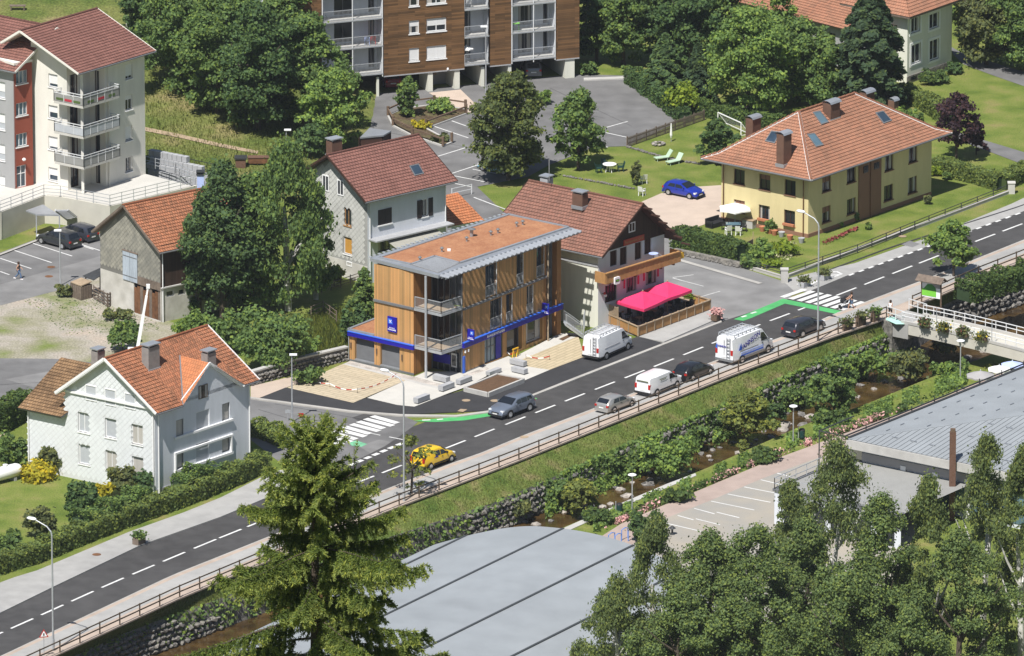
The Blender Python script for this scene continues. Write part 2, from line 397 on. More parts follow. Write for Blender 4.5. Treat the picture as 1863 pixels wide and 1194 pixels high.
for nm,c in (('mid',(0.156,0.249,0.085)),('dark',(0.101,0.177,0.070)),('bright',(0.202,0.316,0.095)),('yellowgreen',(0.214,0.262,0.076)),('olive',(0.160,0.195,0.085)),('hedge',(0.110,0.179,0.061)),('hedge_light',(0.178,0.244,0.078)),
    ('conifer',(0.103,0.175,0.073)),('spruce',(.150,.215,.056)),('grove',(.165,.240,.090)),('firdark',(0.071,0.122,0.064)),('purple',(0.064,0.036,0.049)),('birch',(.175,.236,.092)),('lime',(0.222,0.316,0.044)),('gold',(0.457,0.419,0.039)),('pear',(.125,.165,.060))):
 leaf_mat('leaf_' + nm,c)
leaf_mat('needle_tip',(.30,.37,.11),.3)
leaf_mat('leaf_grass',(.125,.155,.035),.35)
leaf_mat('leaf_flower',(.62,.36,.34),.35,.2,warm=(1,1,1)); leaf_mat('leaf_cream',(.50,.48,.30),.35,.3,warm=(1,1,1)); leaf_mat('leaf_red',(.26,.06,.06),.3,.2,warm=(1,1,1)); leaf_mat('leaf_yellow',(.55,.42,.03),.3,.2,warm=(1,1,1))
def water_mat():
 m = bpy.data.materials.new('stream_water'); m.use_nodes = True; MATS['stream_water'] = m
 n = m.node_tree.nodes; L = m.node_tree.links; b = n['Principled BSDF']
 tc = n.new('ShaderNodeTexCoord'); nz = n.new('ShaderNodeTexNoise'); nz.inputs['Scale'].default_value = .55; nz.inputs['Detail'].default_value = 6
 L.new(tc.outputs['Object'],nz.inputs[0]); r = n.new('ShaderNodeValToRGB'); L.new(nz.outputs[0],r.inputs[0])
 r.color_ramp.elements[0].color = (.030,.018,.007,1); r.color_ramp.elements[0].position = .35
 r.color_ramp.elements[1].color = (.095,.058,.020,1); r.color_ramp.elements[1].position = .68
 L.new(r.outputs[0],b.inputs['Base Color']); b.inputs['Roughness'].default_value = .12; b.inputs['Specular IOR Level'].default_value = .5
 n2 = n.new('ShaderNodeTexNoise'); n2.inputs['Scale'].default_value = 2.2; n2.inputs['Detail'].default_value = 4; L.new(tc.outputs['Object'],n2.inputs[0])
 bp = n.new('ShaderNodeBump'); bp.inputs['Strength'].default_value = .35; bp.inputs['Distance'].default_value = .1
 L.new(n2.outputs[0],bp.inputs['Height']); L.new(bp.outputs[0],b.inputs['Normal'])
water_mat()
# ------------------------------------------------------------------ lines of the place, as seen in the photo
FENCE = [(-300,1375),(182,1154),(327,1087),(705,928),(933,841),(1154,752.5),(1333,680.5),(1511,612.5),(1613,578),(1700,541),(1780,505.5),(1863,473),(2300,300)]
WALLTOP = [(-300,1390),(157,1184),(251,1142),(335,1113),(640,1000),(895,916),(1035,856),(1144,808),(1298,746),(1479,662),(1634,601),(1700,562),(1751,540),(1863,500),(2300,330)]
KERB = [(-300,1560),(640,1125),(900,1012),(1077,938),(1214,880),(1265,861),(1368,815),(1479,766),(1560,742),(1678,693),(1863,622),(2300,450)]
RU = [(-300,1255),(0,1114),(100,1065),(255,991),(402,939),(560,874),(640,842),(700,812),(742,784),(760,768),(830,765),(895,748),(960,722),(1020,698),(1208,625),(1312,585),(1345,575),(1437,543),(1470,530),(1542,500),(1680,450),(1808,403),(2300,225)]
RL = [(-300,1333),(7,1192),(134,1132),(312,1048),(445,995),(700,892),(821,844),(875,825),(955,792),(1039,760),(1157,714),(1288,662),(1425,613),(1523,570),(1617,534),(1671,514),(1863,437),(2300,270)]
CENTRE = [(-300,1284),(40,1134.7),(205,1060),(374,989),(660,874),(829,808.6),(937,765.7),(1046,723),(1208,660),(1365,597),(1460,561.8),(1590,511),(1740,452.6),(1842,414),(2300,240)]
ZW,ZB,ZK,ZL = -1.2,-3.6,-2.5,-2.5       # wall top,stream bed,far kerb,low ground
def wl(pl,z): return [P(x,y,z) for x,y in pl]
def ipol(w_,x):
 for i in range(len(w_) - 1):
  if x <= w_[i + 1].x or i == len(w_) - 2:
   t = (x - w_[i].x) / (w_[i + 1].x - w_[i].x); return w_[i] + (w_[i + 1] - w_[i]) * t
FW_,TW_,KW_ = wl(FENCE,0),wl(WALLTOP,ZW),wl(KERB,ZK)
XS = [-400,-250,-150,-100] + [-70 + 2 * i for i in range(71)] + [100,150,250,400]
def make_ground():
 mb = MB(); idx = {}; mi = []
 rows = [0,1.5,3] + [3 * i for i in range(2,60)] + [190,230,300,450,900]
 def grid(R,pick):
  n = len(XS); base = len(mb.v)
  for r in R:
   for p in r: mb.v.append(tuple(p))
  for j in range(len(R) - 1):
   for i in range(n - 1):
    a = base + j * n + i; mb.f.append((a,a + 1,a + 1 + n,a + n)); mb.uv.append([(0,0)] * 4)
    q = R[j][i]; mi.append(pick(q,j))
 up = []
 for d in rows:
  up.append([V((x,ipol(FW_,x).y + d,hill(x,ipol(FW_,x).y + d))) for x in XS])
 grid(up,lambda q,j: 1 if (q.x < -11 and q.y > 40) else 0)
 # the bank down to the stream, its bed, the low ground beyond and the slope the viewer stands on
 f0 = [ipol(FW_,x) for x in XS]; t0 = [ipol(TW_,x) for x in XS]; b0 = [V((p.x + .1,p.y - .45,ZB - .3)) for p in t0]
 k1 = [ipol(KW_,x) for x in XS]; k0 = [V((p.x,p.y + .25,ZB - .35)) for p in k1]
 m0 = [V((p.x,(p.y + q.y) / 2,ZB - .5)) for p,q in zip(b0,k0)]
 h1 = [lerp(p,q,.5) + V((0,0,.12 * noise.noise(p))) for p,q in zip(f0,t0)]
 grid([b0,t0,h1,f0],lambda q,j: 3 if j == 0 else 2)
 grid([k0,m0,b0],lambda q,j: 4)
 l1 = [V((x,min(-118.,ipol(KW_,x).y - 6),ZL)) for x in XS]; l2 = [V((x,min(-128.,ipol(KW_,x).y - 9),ZL)) for x in XS]
 l3 = [V((x,-500.,112.)) for x in XS]; l4 = [V((x,-832.,214.)) for x in XS]; l5 = [V((x,-900.,246.)) for x in XS]; l6 = [V((x,-1500.,380.)) for x in XS]
 grid([l6,l5,l4,l3,l2,l1,k1,k0],lambda q,j: 3 if j == 6 else (1 if j < 5 else 0))
 o = mb.build('ground','lawn'); me = o.data
 for n in ('meadow','bank_grass','wall_stone','riverbed'): me.materials.append(MATS[n])
 me.polygons.foreach_set('material_index',mi); tag(o,kind='structure')
make_ground()
# stream
def strip(name,A,B,mt,xs,uv=False):
 mb = MB()
 for i in range(len(xs) - 1):
  mb.face([A(xs[i]),A(xs[i + 1]),B(xs[i + 1]),B(xs[i])])
 return mb.build(name,mt)
XF = [-300 + 25 * i for i in range(106)]
SX = [x for x in XS if -100 <= x <= 100]
wat = strip('stream',lambda x: ipol(KW_,x) + V((0,.26,ZB - ZK)),lambda x: V((ipol(TW_,x).x,ipol(TW_,x).y - .35,ZB)),'stream_water',SX); wat['kind'] = 'structure'
# roads and pavements
def band(name,A,B,z,mt,xs=XF,za=None,parent=None,side=0):
 pa = [P(x,polyx(A,x),z) for x in xs]; pb = [P(x,polyx(B,x),z) for x in xs]
 mb = MB()
 for i in range(len(xs) - 1): mb.face([pb[i],pb[i + 1],pa[i + 1],pa[i]])
 if side:
  dn = V((0,0,-side))
  for L_ in (pa,pb[::-1]):
   for i in range(len(L_) - 1): mb.face([L_[i + 1],L_[i],L_[i] + dn,L_[i + 1] + dn])
 o = mb.build(name,mt,parent)
 if parent is None: o['kind'] = 'structure'
 return o
def off(pl,d): return [(x,y + d) for x,y in pl]
road = band('road',RU,RL,.03,'asphalt_new')
FEN2 = off(FENCE,1.5)
pav = band('pavement',RL,FEN2,.12,'pavement_pink',side=.12); pav.name = 'stream_side_pavement'
def mixl(A,B,t,xs): return [(x,lerp(polyx(A,x),polyx(B,x),t)) for x in xs]
band('pavement_asphalt_strip',mixl(RL,FENCE,.13,XF),mixl(RL,FENCE,.66,XF),.126,'pavement_light')
kb = band('kerb_line',off(RL,-1.2),off(RL,.6),.128,'kerb',side=.1)
# side street, junction aprons
psheet('side_street',[(-300,640),(0,652),(100,653),(170,660),(330,690),(456,722),(636,747),(729,755),(760,768),(742,785),(700,813),(640,843),(560,875),(520,850),(456,800),(300,770),(100,740),(0,724),(-300,705)],'asphalt_grey',.02)
psheet('house_pavement',[(-300,1185),(0,1060),(27,1050),(67,1038),(234,968),(335,932),(402,905),(480,866),(530,848),(560,874),(402,940),(255,992),(100,1066),(0,1115),(-300,1256)],'pavement_light',.12,side=.11)
psheet('bank_pavement',[(472,724),(520,705),(636,730),(669,724),(723,736),(754,740),(800,722),(850,708),(900,714),(950,692),(1057,650),(1100,636),(1161,612),(1206,624),(1020,697),(960,721),(895,746),(729,754),(636,746)],'asphalt_fresh',.10,side=.09)
psheet('kerb_edge',[(456,722),(636,746.2),(729,753.5),(830,755),(895,746),(960,720.6),(1020,696.6),(1208,623.5),(1300,588),(1312,583),(1313,586),(1208,627),(1020,700.5),(960,724),(895,749.5),(830,758),(729,756.5),(636,749),(456,724.5)],'kerb',.125,side=.12)
def hdir_(x,y): return P(x + 60,y + 14) - P(x,y)
UD = (P(1020,605) - P(842,681)).normalized()                    # the bank's street front
psheet('paved_forecourt',[(624,662),(743,690),(642.5,733),(523,705.5),(579,682)],'paver',.115,uvdir=hdir_(690,680))
psheet('concrete_forecourt',[(668,724),(743,690),(757,684),(775,676),(842,676),(882,664),(925,648),(941,657),(959,667),(1000,673),(955,692),(890,682),(848,704),(815,716),(754,740),(723,737)],'concrete_white',.118)
psheet('paved_bay',[(941,657),(1052,611),(1063,649),(1000,673),(959,667)],'paver_slot',.115,uvdir=UD)
psheet('gravel_strip',[(628,661),(637,656.5),(756,686),(775,691),(818,703),(806,706)],'gravel',.122)
psheet('gravel_edging',[(624,662.5),(628,661),(806,706),(802,708.5)],'concrete',.13,side=.03)
psheet('gravel_bed',[(849,686),(890,671),(885,668),(842,683)],'gravel',.124)
psheet('bay_path',[(925,655),(1020,606),(1060,606),(1052,611.5),(941,657.5)],'concrete_white',.12)
psheet('bay_soil_bed',[(1016,617),(1034,609),(1043,610),(1024,620)],'soil_planter',.126)
psheet('terrace_pavement',[(1161,612.5),(1293,560),(1312,573),(1300,582),(1208,622)],'pavement_light',.11,side=.1)
psheet('restaurant_street',[(1208,625),(1312,585),(1345,575),(1437,543),(1445,530),(1425,512),(1340,484),(1225,456),(1190,440),(1120,520),(1100,600),(1161,612)],'asphalt_worn',.02)
psheet('restaurant_apron',[(1190,440),(1225,456),(1225,430),(1260,416),(1215,405),(1170,420)],'asphalt_worn',.022)
psheet('gravel_drive',[(1150,378),(1170,366),(1212,348),(1230,342),(1330,336),(1330,395),(1300,402),(1260,416),(1235,422),(1200,420)],'driveway_pink',.024)
psheet('garden_side_pavement',[(1425,512),(1445,530),(1470,531),(1542,501),(1680,451),(1808,404),(2300,226),(2300,190),(1863,360),(1840,371),(1700,428),(1555,479),(1440,505)],'pavement_light',.035)
band('gutter_line',[(1487,498),(1620,449),(1863,372),(2200,240)],[(1487,500),(1620,451),(1863,374),(2200,242)],.04,'asphalt_fresh',xs=[1487 + 30 * i for i in range(24)])
psheet('car_park',[(600,300),(640,240),(655,200),(690,170),(1046,135),(1150,138),(1215,175),(1255,212),(1140,266),(1080,268),(1000,300),(960,322),(868,340),(922,392),(890,440),(800,430),(760,330)],'asphalt_grey',.03)
psheet('ramp',[(780,169),(838,163),(872,196),(852,207),(835,200)],'driveway_pink',.045)
psheet('upper_kerb',[(1062,141.5),(1146,138.5),(1148,142),(1062,145.5)],'concrete',.15,side=.14)
psheet('drive',[(1728,84),(1750,96),(1785,107),(1863,131),(2100,200),(2100,240),(1863,157),(1800,135),(1753,117),(1735,100)],'asphalt_grey',.03)
psheet('drive_branch',[(1722,238),(1751,243),(1800,258),(1863,277),(2100,340),(2100,375),(1863,300),(1800,276),(1740,254)],'asphalt_grey',.03)
psheet('visitor_car_park',[(-300,605),(-300,550),(0,460),(69,434),(150,420),(183,425),(200,460),(183,467),(0,519)],'asphalt_grey',.02)
psheet('visitor_lane',[(-300,605),(0,518),(183,466),(200,460),(215,492),(183,500),(100,530),(0,556),(-300,660)],'asphalt_worn',.026)
psheet('gravel_yard',[(-300,660),(0,556),(100,530),(183,500),(300,580),(345,600),(330,640),(250,662),(170,661),(100,654),(0,653),(-300,641)],'scree',.014)
sheet('meadow_path',[G(x,y) + V((0,0,.06)) for x,y in ((262,232),(330,246),(400,262),(470,276),(468,281),(398,268),(328,252),(262,239))],'wood_pale')
psheet('house_drive',[(-300,850),(-300,705),(0,724),(60,735),(45,760),(0,800)],'driveway_pink',.018)
psheet('bank_wall_verge',[(456,722),(472,724),(522,705),(579,682),(560,678),(456,703)],'driveway_pink',.03)
# low side: path, parking
psheet('stream_path',[(1080,985),(1130,953),(1180,931),(1229,910),(1384,845),(1474,812),(1560,780),(1720,722),(1900,640),(1900,690),(1760,735),(1560,810),(1474,838),(1384,872),(1292,911),(1204,946),(1140,1000),(1080,1040)],'path_pink',ZL + .02)
psheet('lower_car_park',[(1080,1045),(1140,1000),(1204,946),(1292,911),(1384,872),(1474,838),(1560,810),(1700,900),(1600,1100),(1400,1150),(1150,1130)],'parking_pale',ZL + .03)
psheet('stream_kerb',[(1000,972),(1077,938),(1214,880),(1265,861),(1267,865),(1216,886),(1079,945),(1002,980)],'concrete',ZK + .06,side=.2)
# ------------------------------------------------------------------ painted markings (parts of the road they lie on)
def dash_on(parent,a,b,w_,z,mt='marking',name='lane_dash'):
 """strip of paint from photo point a to b, w_ metres wide"""
 p,q = P(*a,z),P(*b,z); d = (q - p).normalized(); n = V((-d.y,d.x,0)) * w_ / 2
 mb = MB(); mb.face([p - n,q - n,q + n,p + n]); return mb.build(name,mt,parent)
lane_starts = [-15,40,95,150,205,261,316.5,373,419,470,520,572,622,660.5,713,775,829,881.6,937.6,992,1046,1100.5,1154.8,1207.7,1261.3,1313,1365,1418.8,1539.8,1590.7,1641.6,1690,1740.8,1792.4,1842,1893]
for x in lane_starts:
 h_ = 20 if x < 700 else 18
 dash_on(road,(x - h_,polyx(CENTRE,x - h_)),(x + h_,polyx(CENTRE,x + h_)),.20,.036)
dash_on(road,(1452,564.5),(1468,558.5),.2,.036)
for i in range(9):                                        # dashed edge beyond the crossing
 for k in range(2):
  x = 1549 + (i * 2 + k) * 17.8; y = lerp(499.5,385,(x - 1549) / 314) ; dash_on(road,(x - 4.5,y + 1.7),(x + 4.5,y - 1.7),.24,.04,name='edge_dash')
for i in range(8):                                        # give-way dashes at the side street
 x = 640 + 14.5 * i; y = 845 - 6.1 * i; dash_on(road,(x - 5,y + 2),(x + 5,y - 2),.42,.037,name='give_way_dash')
dash_on(road,(708,795),(733,800),.15,.038,name='stop_bar')
dash_on(road,(668,787),(692,792),.15,.03,'marking_worn',name='stop_bar')
# crossing over the side street
for i in range(9):
 x0,y0 = lerp(577,677,i / 8),lerp(796,757,i / 8)
 dash_on(road,(x0 - 3 + 3,y0),(x0 + 46 + 4 * (i % 2),y0 + 13),.64,.045,name='crossing_bar')
# crossing over the main road
for i in range(9):
 x0,y0 = lerp(1423,1545,i / 8),lerp(541,567,i / 8)
 if i == 8: x0,y0 = 1533,568
 dash_on(road,(x0,y0),(x0 + 41,y0 - 14.5),.56,.045,name='crossing_bar')
# green cycle paint
def green(px,mt='green_paint',z=.041,name='cycle_paint'): return sheet(name,[P(x,y,z) for x,y in px],mt,parent=road)
green([(752,766),(830,758.5),(893,748),(893,757),(845,765),(790,768)])
green([(966,723),(978,725),(968,730)])
green([(1335,581),(1412,549),(1424,543.5),(1531,566),(1522,571.5),(1428,552.5),(1366,579),(1352,584)])
green([(820,845),(868,827),(876,829),(828,847)],'green_worn')
green([(1614,575),(1626,577),(1646,590),(1630,590),(1612,582)],'turquoise',.13)
green([(632,803),(650,802),(668,808),(658,813),(640,811)],'green_worn',.033)
for a,b in (((768,764.5),(783,764)),((795,763.5),(806,762.5)),((1349,577),(1358,574.5)),((1366,570.5),(1376,567.5))):
 dash_on(road,a,b,.25,.047,name='cycle_mark')
# white gore beside the planters
for a,b in (((1450,517),(1470,521)),((1470,521),(1487,511)),((1504,502),(1532,499)),((1532,499),(1522,494)),((1512,495),(1523,494.5)),((1504,508),(1530,499.5))):
 dash_on(road,a,b,.22,.047,name='gore_line')
def bay_lines(parent_name,segs,w_,z,mt='marking'):
 par = bpy.data.objects[parent_name]
 for a,b in segs: dash_on(par,a,b,w_,z,mt,'bay_line')
bay_lines('car_park',[((822,220),(850,230)),((790,230),(852,251)),((1100,241),(1141,250)),((1080,262),(1106,268)),((1103,232),(1142,221)),((826,320),(882,331)),((860,308),(905,316)),((795,285),(850,268)),((870,300),(815,318)),((828,334),(858,340)),((862,359),(925,383))],.14,.038)
bay_lines('visitor_car_park',[((0,470),(57,489)),((24,455),(94,478)),((60,443),(131,466)),((98,431),(170,454)),((0,494),(17,500)),((133,440),(182,456))],.14,.03)
dash_on(bpy.data.objects['visitor_car_park'],(-60,486),(70,436),.3,.12,'kerb','kerb_line')
bay_lines('restaurant_street',[((1224,506),(1280,521)),((1265,543),(1310,530)),((1224,505),(1262,500)),((1235,537),(1266,543))],.13,.028,'marking_worn')
dash_on(bpy.data.objects['restaurant_street'],(1226,470),(1384,516),.5,.06,'kerb','kerb_line')
mz = ZL + .036
def lowline(a,b,w_=.14):
 p,q = P(*a,mz),P(*b,mz); d = (q - p).normalized(); n = V((-d.y,d.x,0)) * w_ / 2
 mb = MB(); mb.face([p - n,q - n,q + n,p + n]); return mb.build('bay_line','marking',bpy.data.objects['lower_car_park'])
for a,b in (((1203,950),(1276,967)),((1233,938),(1262,946)),((1263,925),(1300,935)),((1294,912),(1372,928)),((1324,899),(1402,914)),((1354,886),(1425,900)),((1384,873),(1430,884)),((1414,861),(1440,868)),((1266,944),(1310,955)),((1304,932),(1345,942))): lowline(a,b)
# manhole covers
for i,(x,y,z,par) in enumerate(((848,728.5,.104,'bank_pavement'),(900,729,.104,'bank_pavement'),(176,1009,.124,'house_pavement'),(93,486,.03,'visitor_lane'),(89,503,.03,'visitor_lane'),(954,795,.13,'stream_side_pavement'),(1642,430,.04,'garden_side_pavement'))):
 mb = MB(); mb.lathe(P(x,y,z),[(.36,.0),(.36,.004),(.0,.006)],14); mb.build('manhole_cover','rust' if i in (2,3,4) else 'wood_pale',bpy.data.objects[par])
green([(832,748),(838,744),(850,745),(842,750)],'wood_pale',.106,'drain_plate')
sheet('patch',[P(x,y,.04) for x,y in ((1640,445),(1655,438),(1674,444),(1660,450))],'asphalt_grey',parent=bpy.data.objects['garden_side_pavement'])
for px_,mt_,z_ in (([(560,775),(600,768),(640,775),(590,800),(560,795)],'asphalt_worn',.024),([(652,812),(690,800),(715,805),(680,828)],'asphalt_worn',.024),([(10,690),(110,672),(150,680),(60,705)],'asphalt_worn',.024),([(120,668),(180,664),(210,672),(150,682)],'asphalt_new',.025),([(640,760),(665,752),(700,758),(660,770)],'asphalt_new',.023)): sheet('repair_patch',[P(x,y,z_) for x,y in px_],mt_,parent=bpy.data.objects['side_street'])
for a,b in (((470,745),(620,790)),((500,735),(700,770)),((0,700),(180,690)),((60,735),(250,700))): dash_on(bpy.data.objects['side_street'],a,b,.05,.03,'asphalt_fresh','crack')
for a,b in (((700,240),(860,270)),((900,180),(1100,215)),((1000,160),(1150,230))): dash_on(bpy.data.objects['car_park'],a,b,.05,.04,'asphalt_fresh','crack')
# ------------------------------------------------------------------ building kit
def hdir(px,py,m,z=0.,s=1):
 d = P(px + 60 * s,py + 60 * s * m,z) - P(px,py,z); return d.normalized()
def len_to(O,U,px):
 n = ray(px,0).cross(ray(px,1000)); return (CAMP - O).dot(n) / U.dot(n)
class Face:
 """upright wall plane from O along U; u in metres along it, z absolute"""
 def __init__(s,O,Q):
  s.O = V(O); U = V(Q) - s.O; U.z = 0; s.L = U.length; s.U = U.normalized(); n = V((s.U.y,-s.U.x,0))
  s.N = n if n.dot(CAMP - s.O) > 0 else -n; s.z0 = s.O.z
 def loc(s,px,py):
  d = ray(px,py); t = (s.O - CAMP).dot(s.N) / d.dot(s.N); p = CAMP + d * t; return ((p - s.O).dot(s.U),p.z)
 def pt(s,u,z,d=0.): return V((s.O.x + s.U.x * u + s.N.x * d,s.O.y + s.U.y * u + s.N.y * d,z))
 def op(s,xl,xr,yt,yb):
  u0,z1 = s.loc(xl,yt); _,z0 = s.loc(xl,yb); u1,_ = s.loc(xr,yt)
  return (min(u0,u1),max(u0,u1),z0,z1)
 def box(s,mb,u0,u1,z0,z1,d0,d1):
  return mb.hexa([s.pt(u0,z0,d1),s.pt(u1,z0,d1),s.pt(u1,z0,d0),s.pt(u0,z0,d0),s.pt(u0,z1,d1),s.pt(u1,z1,d1),s.pt(u1,z1,d0),s.pt(u0,z1,d0)])
 def quad(s,mb,u0,u1,z0,z1,d=0.):
  mb.face([s.pt(u0,z0,d),s.pt(u1,z0,d),s.pt(u1,z1,d),s.pt(u0,z1,d)],[(u0,z0),(u1,z0),(u1,z1),(u0,z1)])
def wall(F,parent,z0,z1,mt,ops=(),u0=0.,u1=None,gable=None,depth=.16,name='wall',cap=None):
 """wall with real openings and reveals; gable = [(u, z), ...] points above the wall top"""
 u1 = F.L if u1 is None else u1; mb = MB()
 us = sorted({u0,u1,*[min(max(o[k],u0),u1) for o in ops for k in (0,1)]}); zs = sorted({z0,z1,*[min(max(o[k],z0),z1) for o in ops for k in (2,3)]})
 for i in range(len(us) - 1):
  for j in range(len(zs) - 1):
   a,b,c,d = us[i],us[i + 1],zs[j],zs[j + 1]; m,n_ = (a + b) / 2,(c + d) / 2
   if b - a < 1e-4 or d - c < 1e-4: continue
   if any(o[0] < m < o[1] and o[2] < n_ < o[3] for o in ops): continue
   F.quad(mb,a,b,c,d)
 for o in ops:
  a,b,c,d = o[:4]
  for q in (((a,c),(a,d)),((b,d),(b,c)),((a,d),(b,d)),((b,c),(a,c))):
   (ua,za),(ub,zb) = q
   mb.face([F.pt(ua,za,0),F.pt(ub,zb,0),F.pt(ub,zb,-depth),F.pt(ua,za,-depth)],[(ua,za),(ub,zb),(ub + .1,zb + .1),(ua + .1,za + .1)])
 if gable:
  pts = [(u0,z1),(u1,z1)] + list(gable); mb.face([F.pt(u,z) for u,z in pts],[(u,z) for u,z in pts])
 return mb.build(name,mt,parent)
WR = random.Random(21)
def window(F,parent,o,glass='glass_dark',frame='trim_white',rec=.13,fw=.07,mull=1,blind=0.,bmat='blind_white',sill=None,shutters=None,cross=False,name='window',proud=False,rail=False,fl=False):
 a,b,c,d = o[:4]
 if proud: rec = -.05
 w_ = MB(); e = .02
 for q in ((a,b,c,c + fw),(a,b,d - fw,d),(a,a + fw,c + fw,d - fw),(b - fw,b,c + fw,d - fw)):
  F.box(w_,q[0],q[1],q[2],q[3],-rec - .05,-rec + (.02 if not proud else .01))
 for k in range(1,mull + 1):
  x = lerp(a,b,k / (mull + 1)); F.box(w_,x - fw * .4,x + fw * .4,c + fw,d - fw,-rec - .045,-rec + .012)
 if cross: z = lerp(c,d,.62); F.box(w_,a + fw,b - fw,z - .03,z + .03,-rec - .04,-rec + .008)
 wo = w_.build(name,frame,parent)
 p_ = MB(); F.quad(p_,a + fw * .5,b - fw * .5,c + fw * .5,d - fw * .5,-rec - .03); p_.build('pane',glass,wo)
 if blind:
  b_ = MB(); F.box(b_,a + fw,b - fw,lerp(d,c,blind),d - fw,-rec - .028,-rec + .006); b_.build('blind',bmat,wo)
 if glass == 'glass_dark' and WR.random() < .5 and b - a > .5:
  k = WR.uniform(.16,.3) * (b - a)
  for x in (a + fw * .6,b - fw * .6 - k): c_ = MB(); F.quad(c_,x,x + k,c + fw * .6,d - fw * .6,-rec - .024); c_.build('curtain','curtain',wo)
 if sill:
  s_ = MB(); F.box(s_,a - .06,b + .06,c - .09,c,-rec,.07); s_.build('sill',sill,wo)
 if shutters:
  sm,wd = shutters; wd = wd or (b - a) / 2
  for q in ((a - wd,a),(b,b + wd)):
   t_ = MB(); F.box(t_,q[0] + .01,q[1] - .01,c - .02,d + .02,.01,.05); t_.build('shutter',sm,wo)
 return wo
def closed_shutters(F,parent,o,mt,n=2,name='shutter_pair',d=.04):
 a,b,c,d_ = o; r = None
 for k in range(n):
  t_ = MB(); x0,x1 = lerp(a,b,k / n),lerp(a,b,(k + 1) / n); F.box(t_,x0 + .015,x1 - .015,c,d_,-.06,d)
  q = t_.build('shutter',mt,parent)
 return q
def shell(parent,pts,z0,z1,mt,name='back_wall'):
 mb = MB(); pts = [V(p) for p in pts]
 for p,q in zip(pts,pts[1:]):
  L_ = (q - p).length; mb.face([V((p.x,p.y,z0)),V((q.x,q.y,z0)),V((q.x,q.y,z1)),V((p.x,p.y,z1))],[(0,z0),(L_,z0),(L_,z1),(0,z1)])
 return mb.build(name,mt,parent)
def courses(mb,ea,eb,rb,ra,step=.34,lift=.045,uo=0.):
 """tiled slope laid in stepped courses from the eave ea-eb up to the ridge ra-rb"""
 ea,eb,ra,rb = V(ea),V(eb),V(ra),V(rb); U = (eb - ea).normalized() if (eb - ea).length > .01 else (rb - ra).normalized()
 H = (ra - ea) - U * (ra - ea).dot(U); sl = H.length; n = max(2,int(round(sl / step))); nrm = U.cross(H).normalized()
 if nrm.z < 0: nrm = -nrm
 Hn = H.normalized()
 def q(t,s): return lerp(lerp(ea,ra,t),lerp(eb,rb,t),s)
 def uv(p): d = p - ea; return (d.dot(U) + uo,d.dot(Hn) * (n * step) / sl + .01)
 for i in range(n):
  a,b = i / n,(i + 1) / n
  p0,p1 = q(a,0),q(a,1); p2,p3 = q(b,1),q(b,0); up = nrm * lift
  if (p1 - p0).length < .01: continue
  mb.face([p0 + up,p1 + up,p2,p3],[uv(p0),uv(p1),uv(p2),uv(p3)])
  mb.face([p0 - nrm * .01,p1 - nrm * .01,p1 + up,p0 + up],[uv(p0),uv(p1),uv(p1),uv(p0)])
def slab(mb,pts,t0=.03,t1=.17):
 pts = [V(p) for p in pts]; n = (pts[1] - pts[0]).cross(pts[2] - pts[0]).normalized()
 if n.z < 0: n = -n
 a = [p - n * t1 for p in pts]; b = [p - n * t0 for p in pts]; k = len(pts)
 mb.face(a[::-1]); mb.face(b)
 for i in range(k): j = (i + 1) % k; mb.face([a[i],a[j],b[j],b[i]])
def gable_roof(parent,e0,e1,r0,r1,f0=None,f1=None,mt='tile_brown',trim='trim_white',step=.34,ridge=True,under=None):
 """e = visible eave, r = ridge, f = far eave; index 0 and 1 are the two ends"""
 mb = MB(); courses(mb,e0,e1,r1,r0,step)
 if f0 is not None: courses(mb,f1,f0,r0,r1,step)
 ro = mb.build('roof',mt,parent)
 u = MB(); slab(u,[e0,e1,r1,r0])
 if f0 is not None: slab(u,[f1,f0,r0,r1])
 u.build('soffit',under or trim,ro)
 for a,b in ((e0,r0),(e1,r1)) + (((f0,r0),(f1,r1)) if f0 is not None else ()):
  t = MB(); a,b = V(a),V(b); t.bar(a + V((0,0,-.04)),b + V((0,0,-.04)),.06,.18); t.build('verge_board',trim,ro)
 if ridge:
  t = MB(); n = max(2,int((V(r1) - V(r0)).length / .4))
  for i in range(n):
   a,b = lerp(V(r0),V(r1),i / n),lerp(V(r0),V(r1),(i + .93) / n); t.tube([a + V((0,0,.0)),b + V((0,0,.02))],.13,6)
  t.build('ridge_tiles',mt,ro)
 g = MB(); g.tube([V(e0) + V((0,0,-.1)),V(e1) + V((0,0,-.1))],.07,6); g.build('gutter','trim_grey',ro)
 return ro
def plane_hit(px,py,p0,n):
 d = ray(px,py); return CAMP + d * ((V(p0) - CAMP).dot(n) / d.dot(n))
def pnormal(a,b,c):
 n = (V(b) - V(a)).cross(V(c) - V(a)).normalized(); return n if n.z > 0 else -n
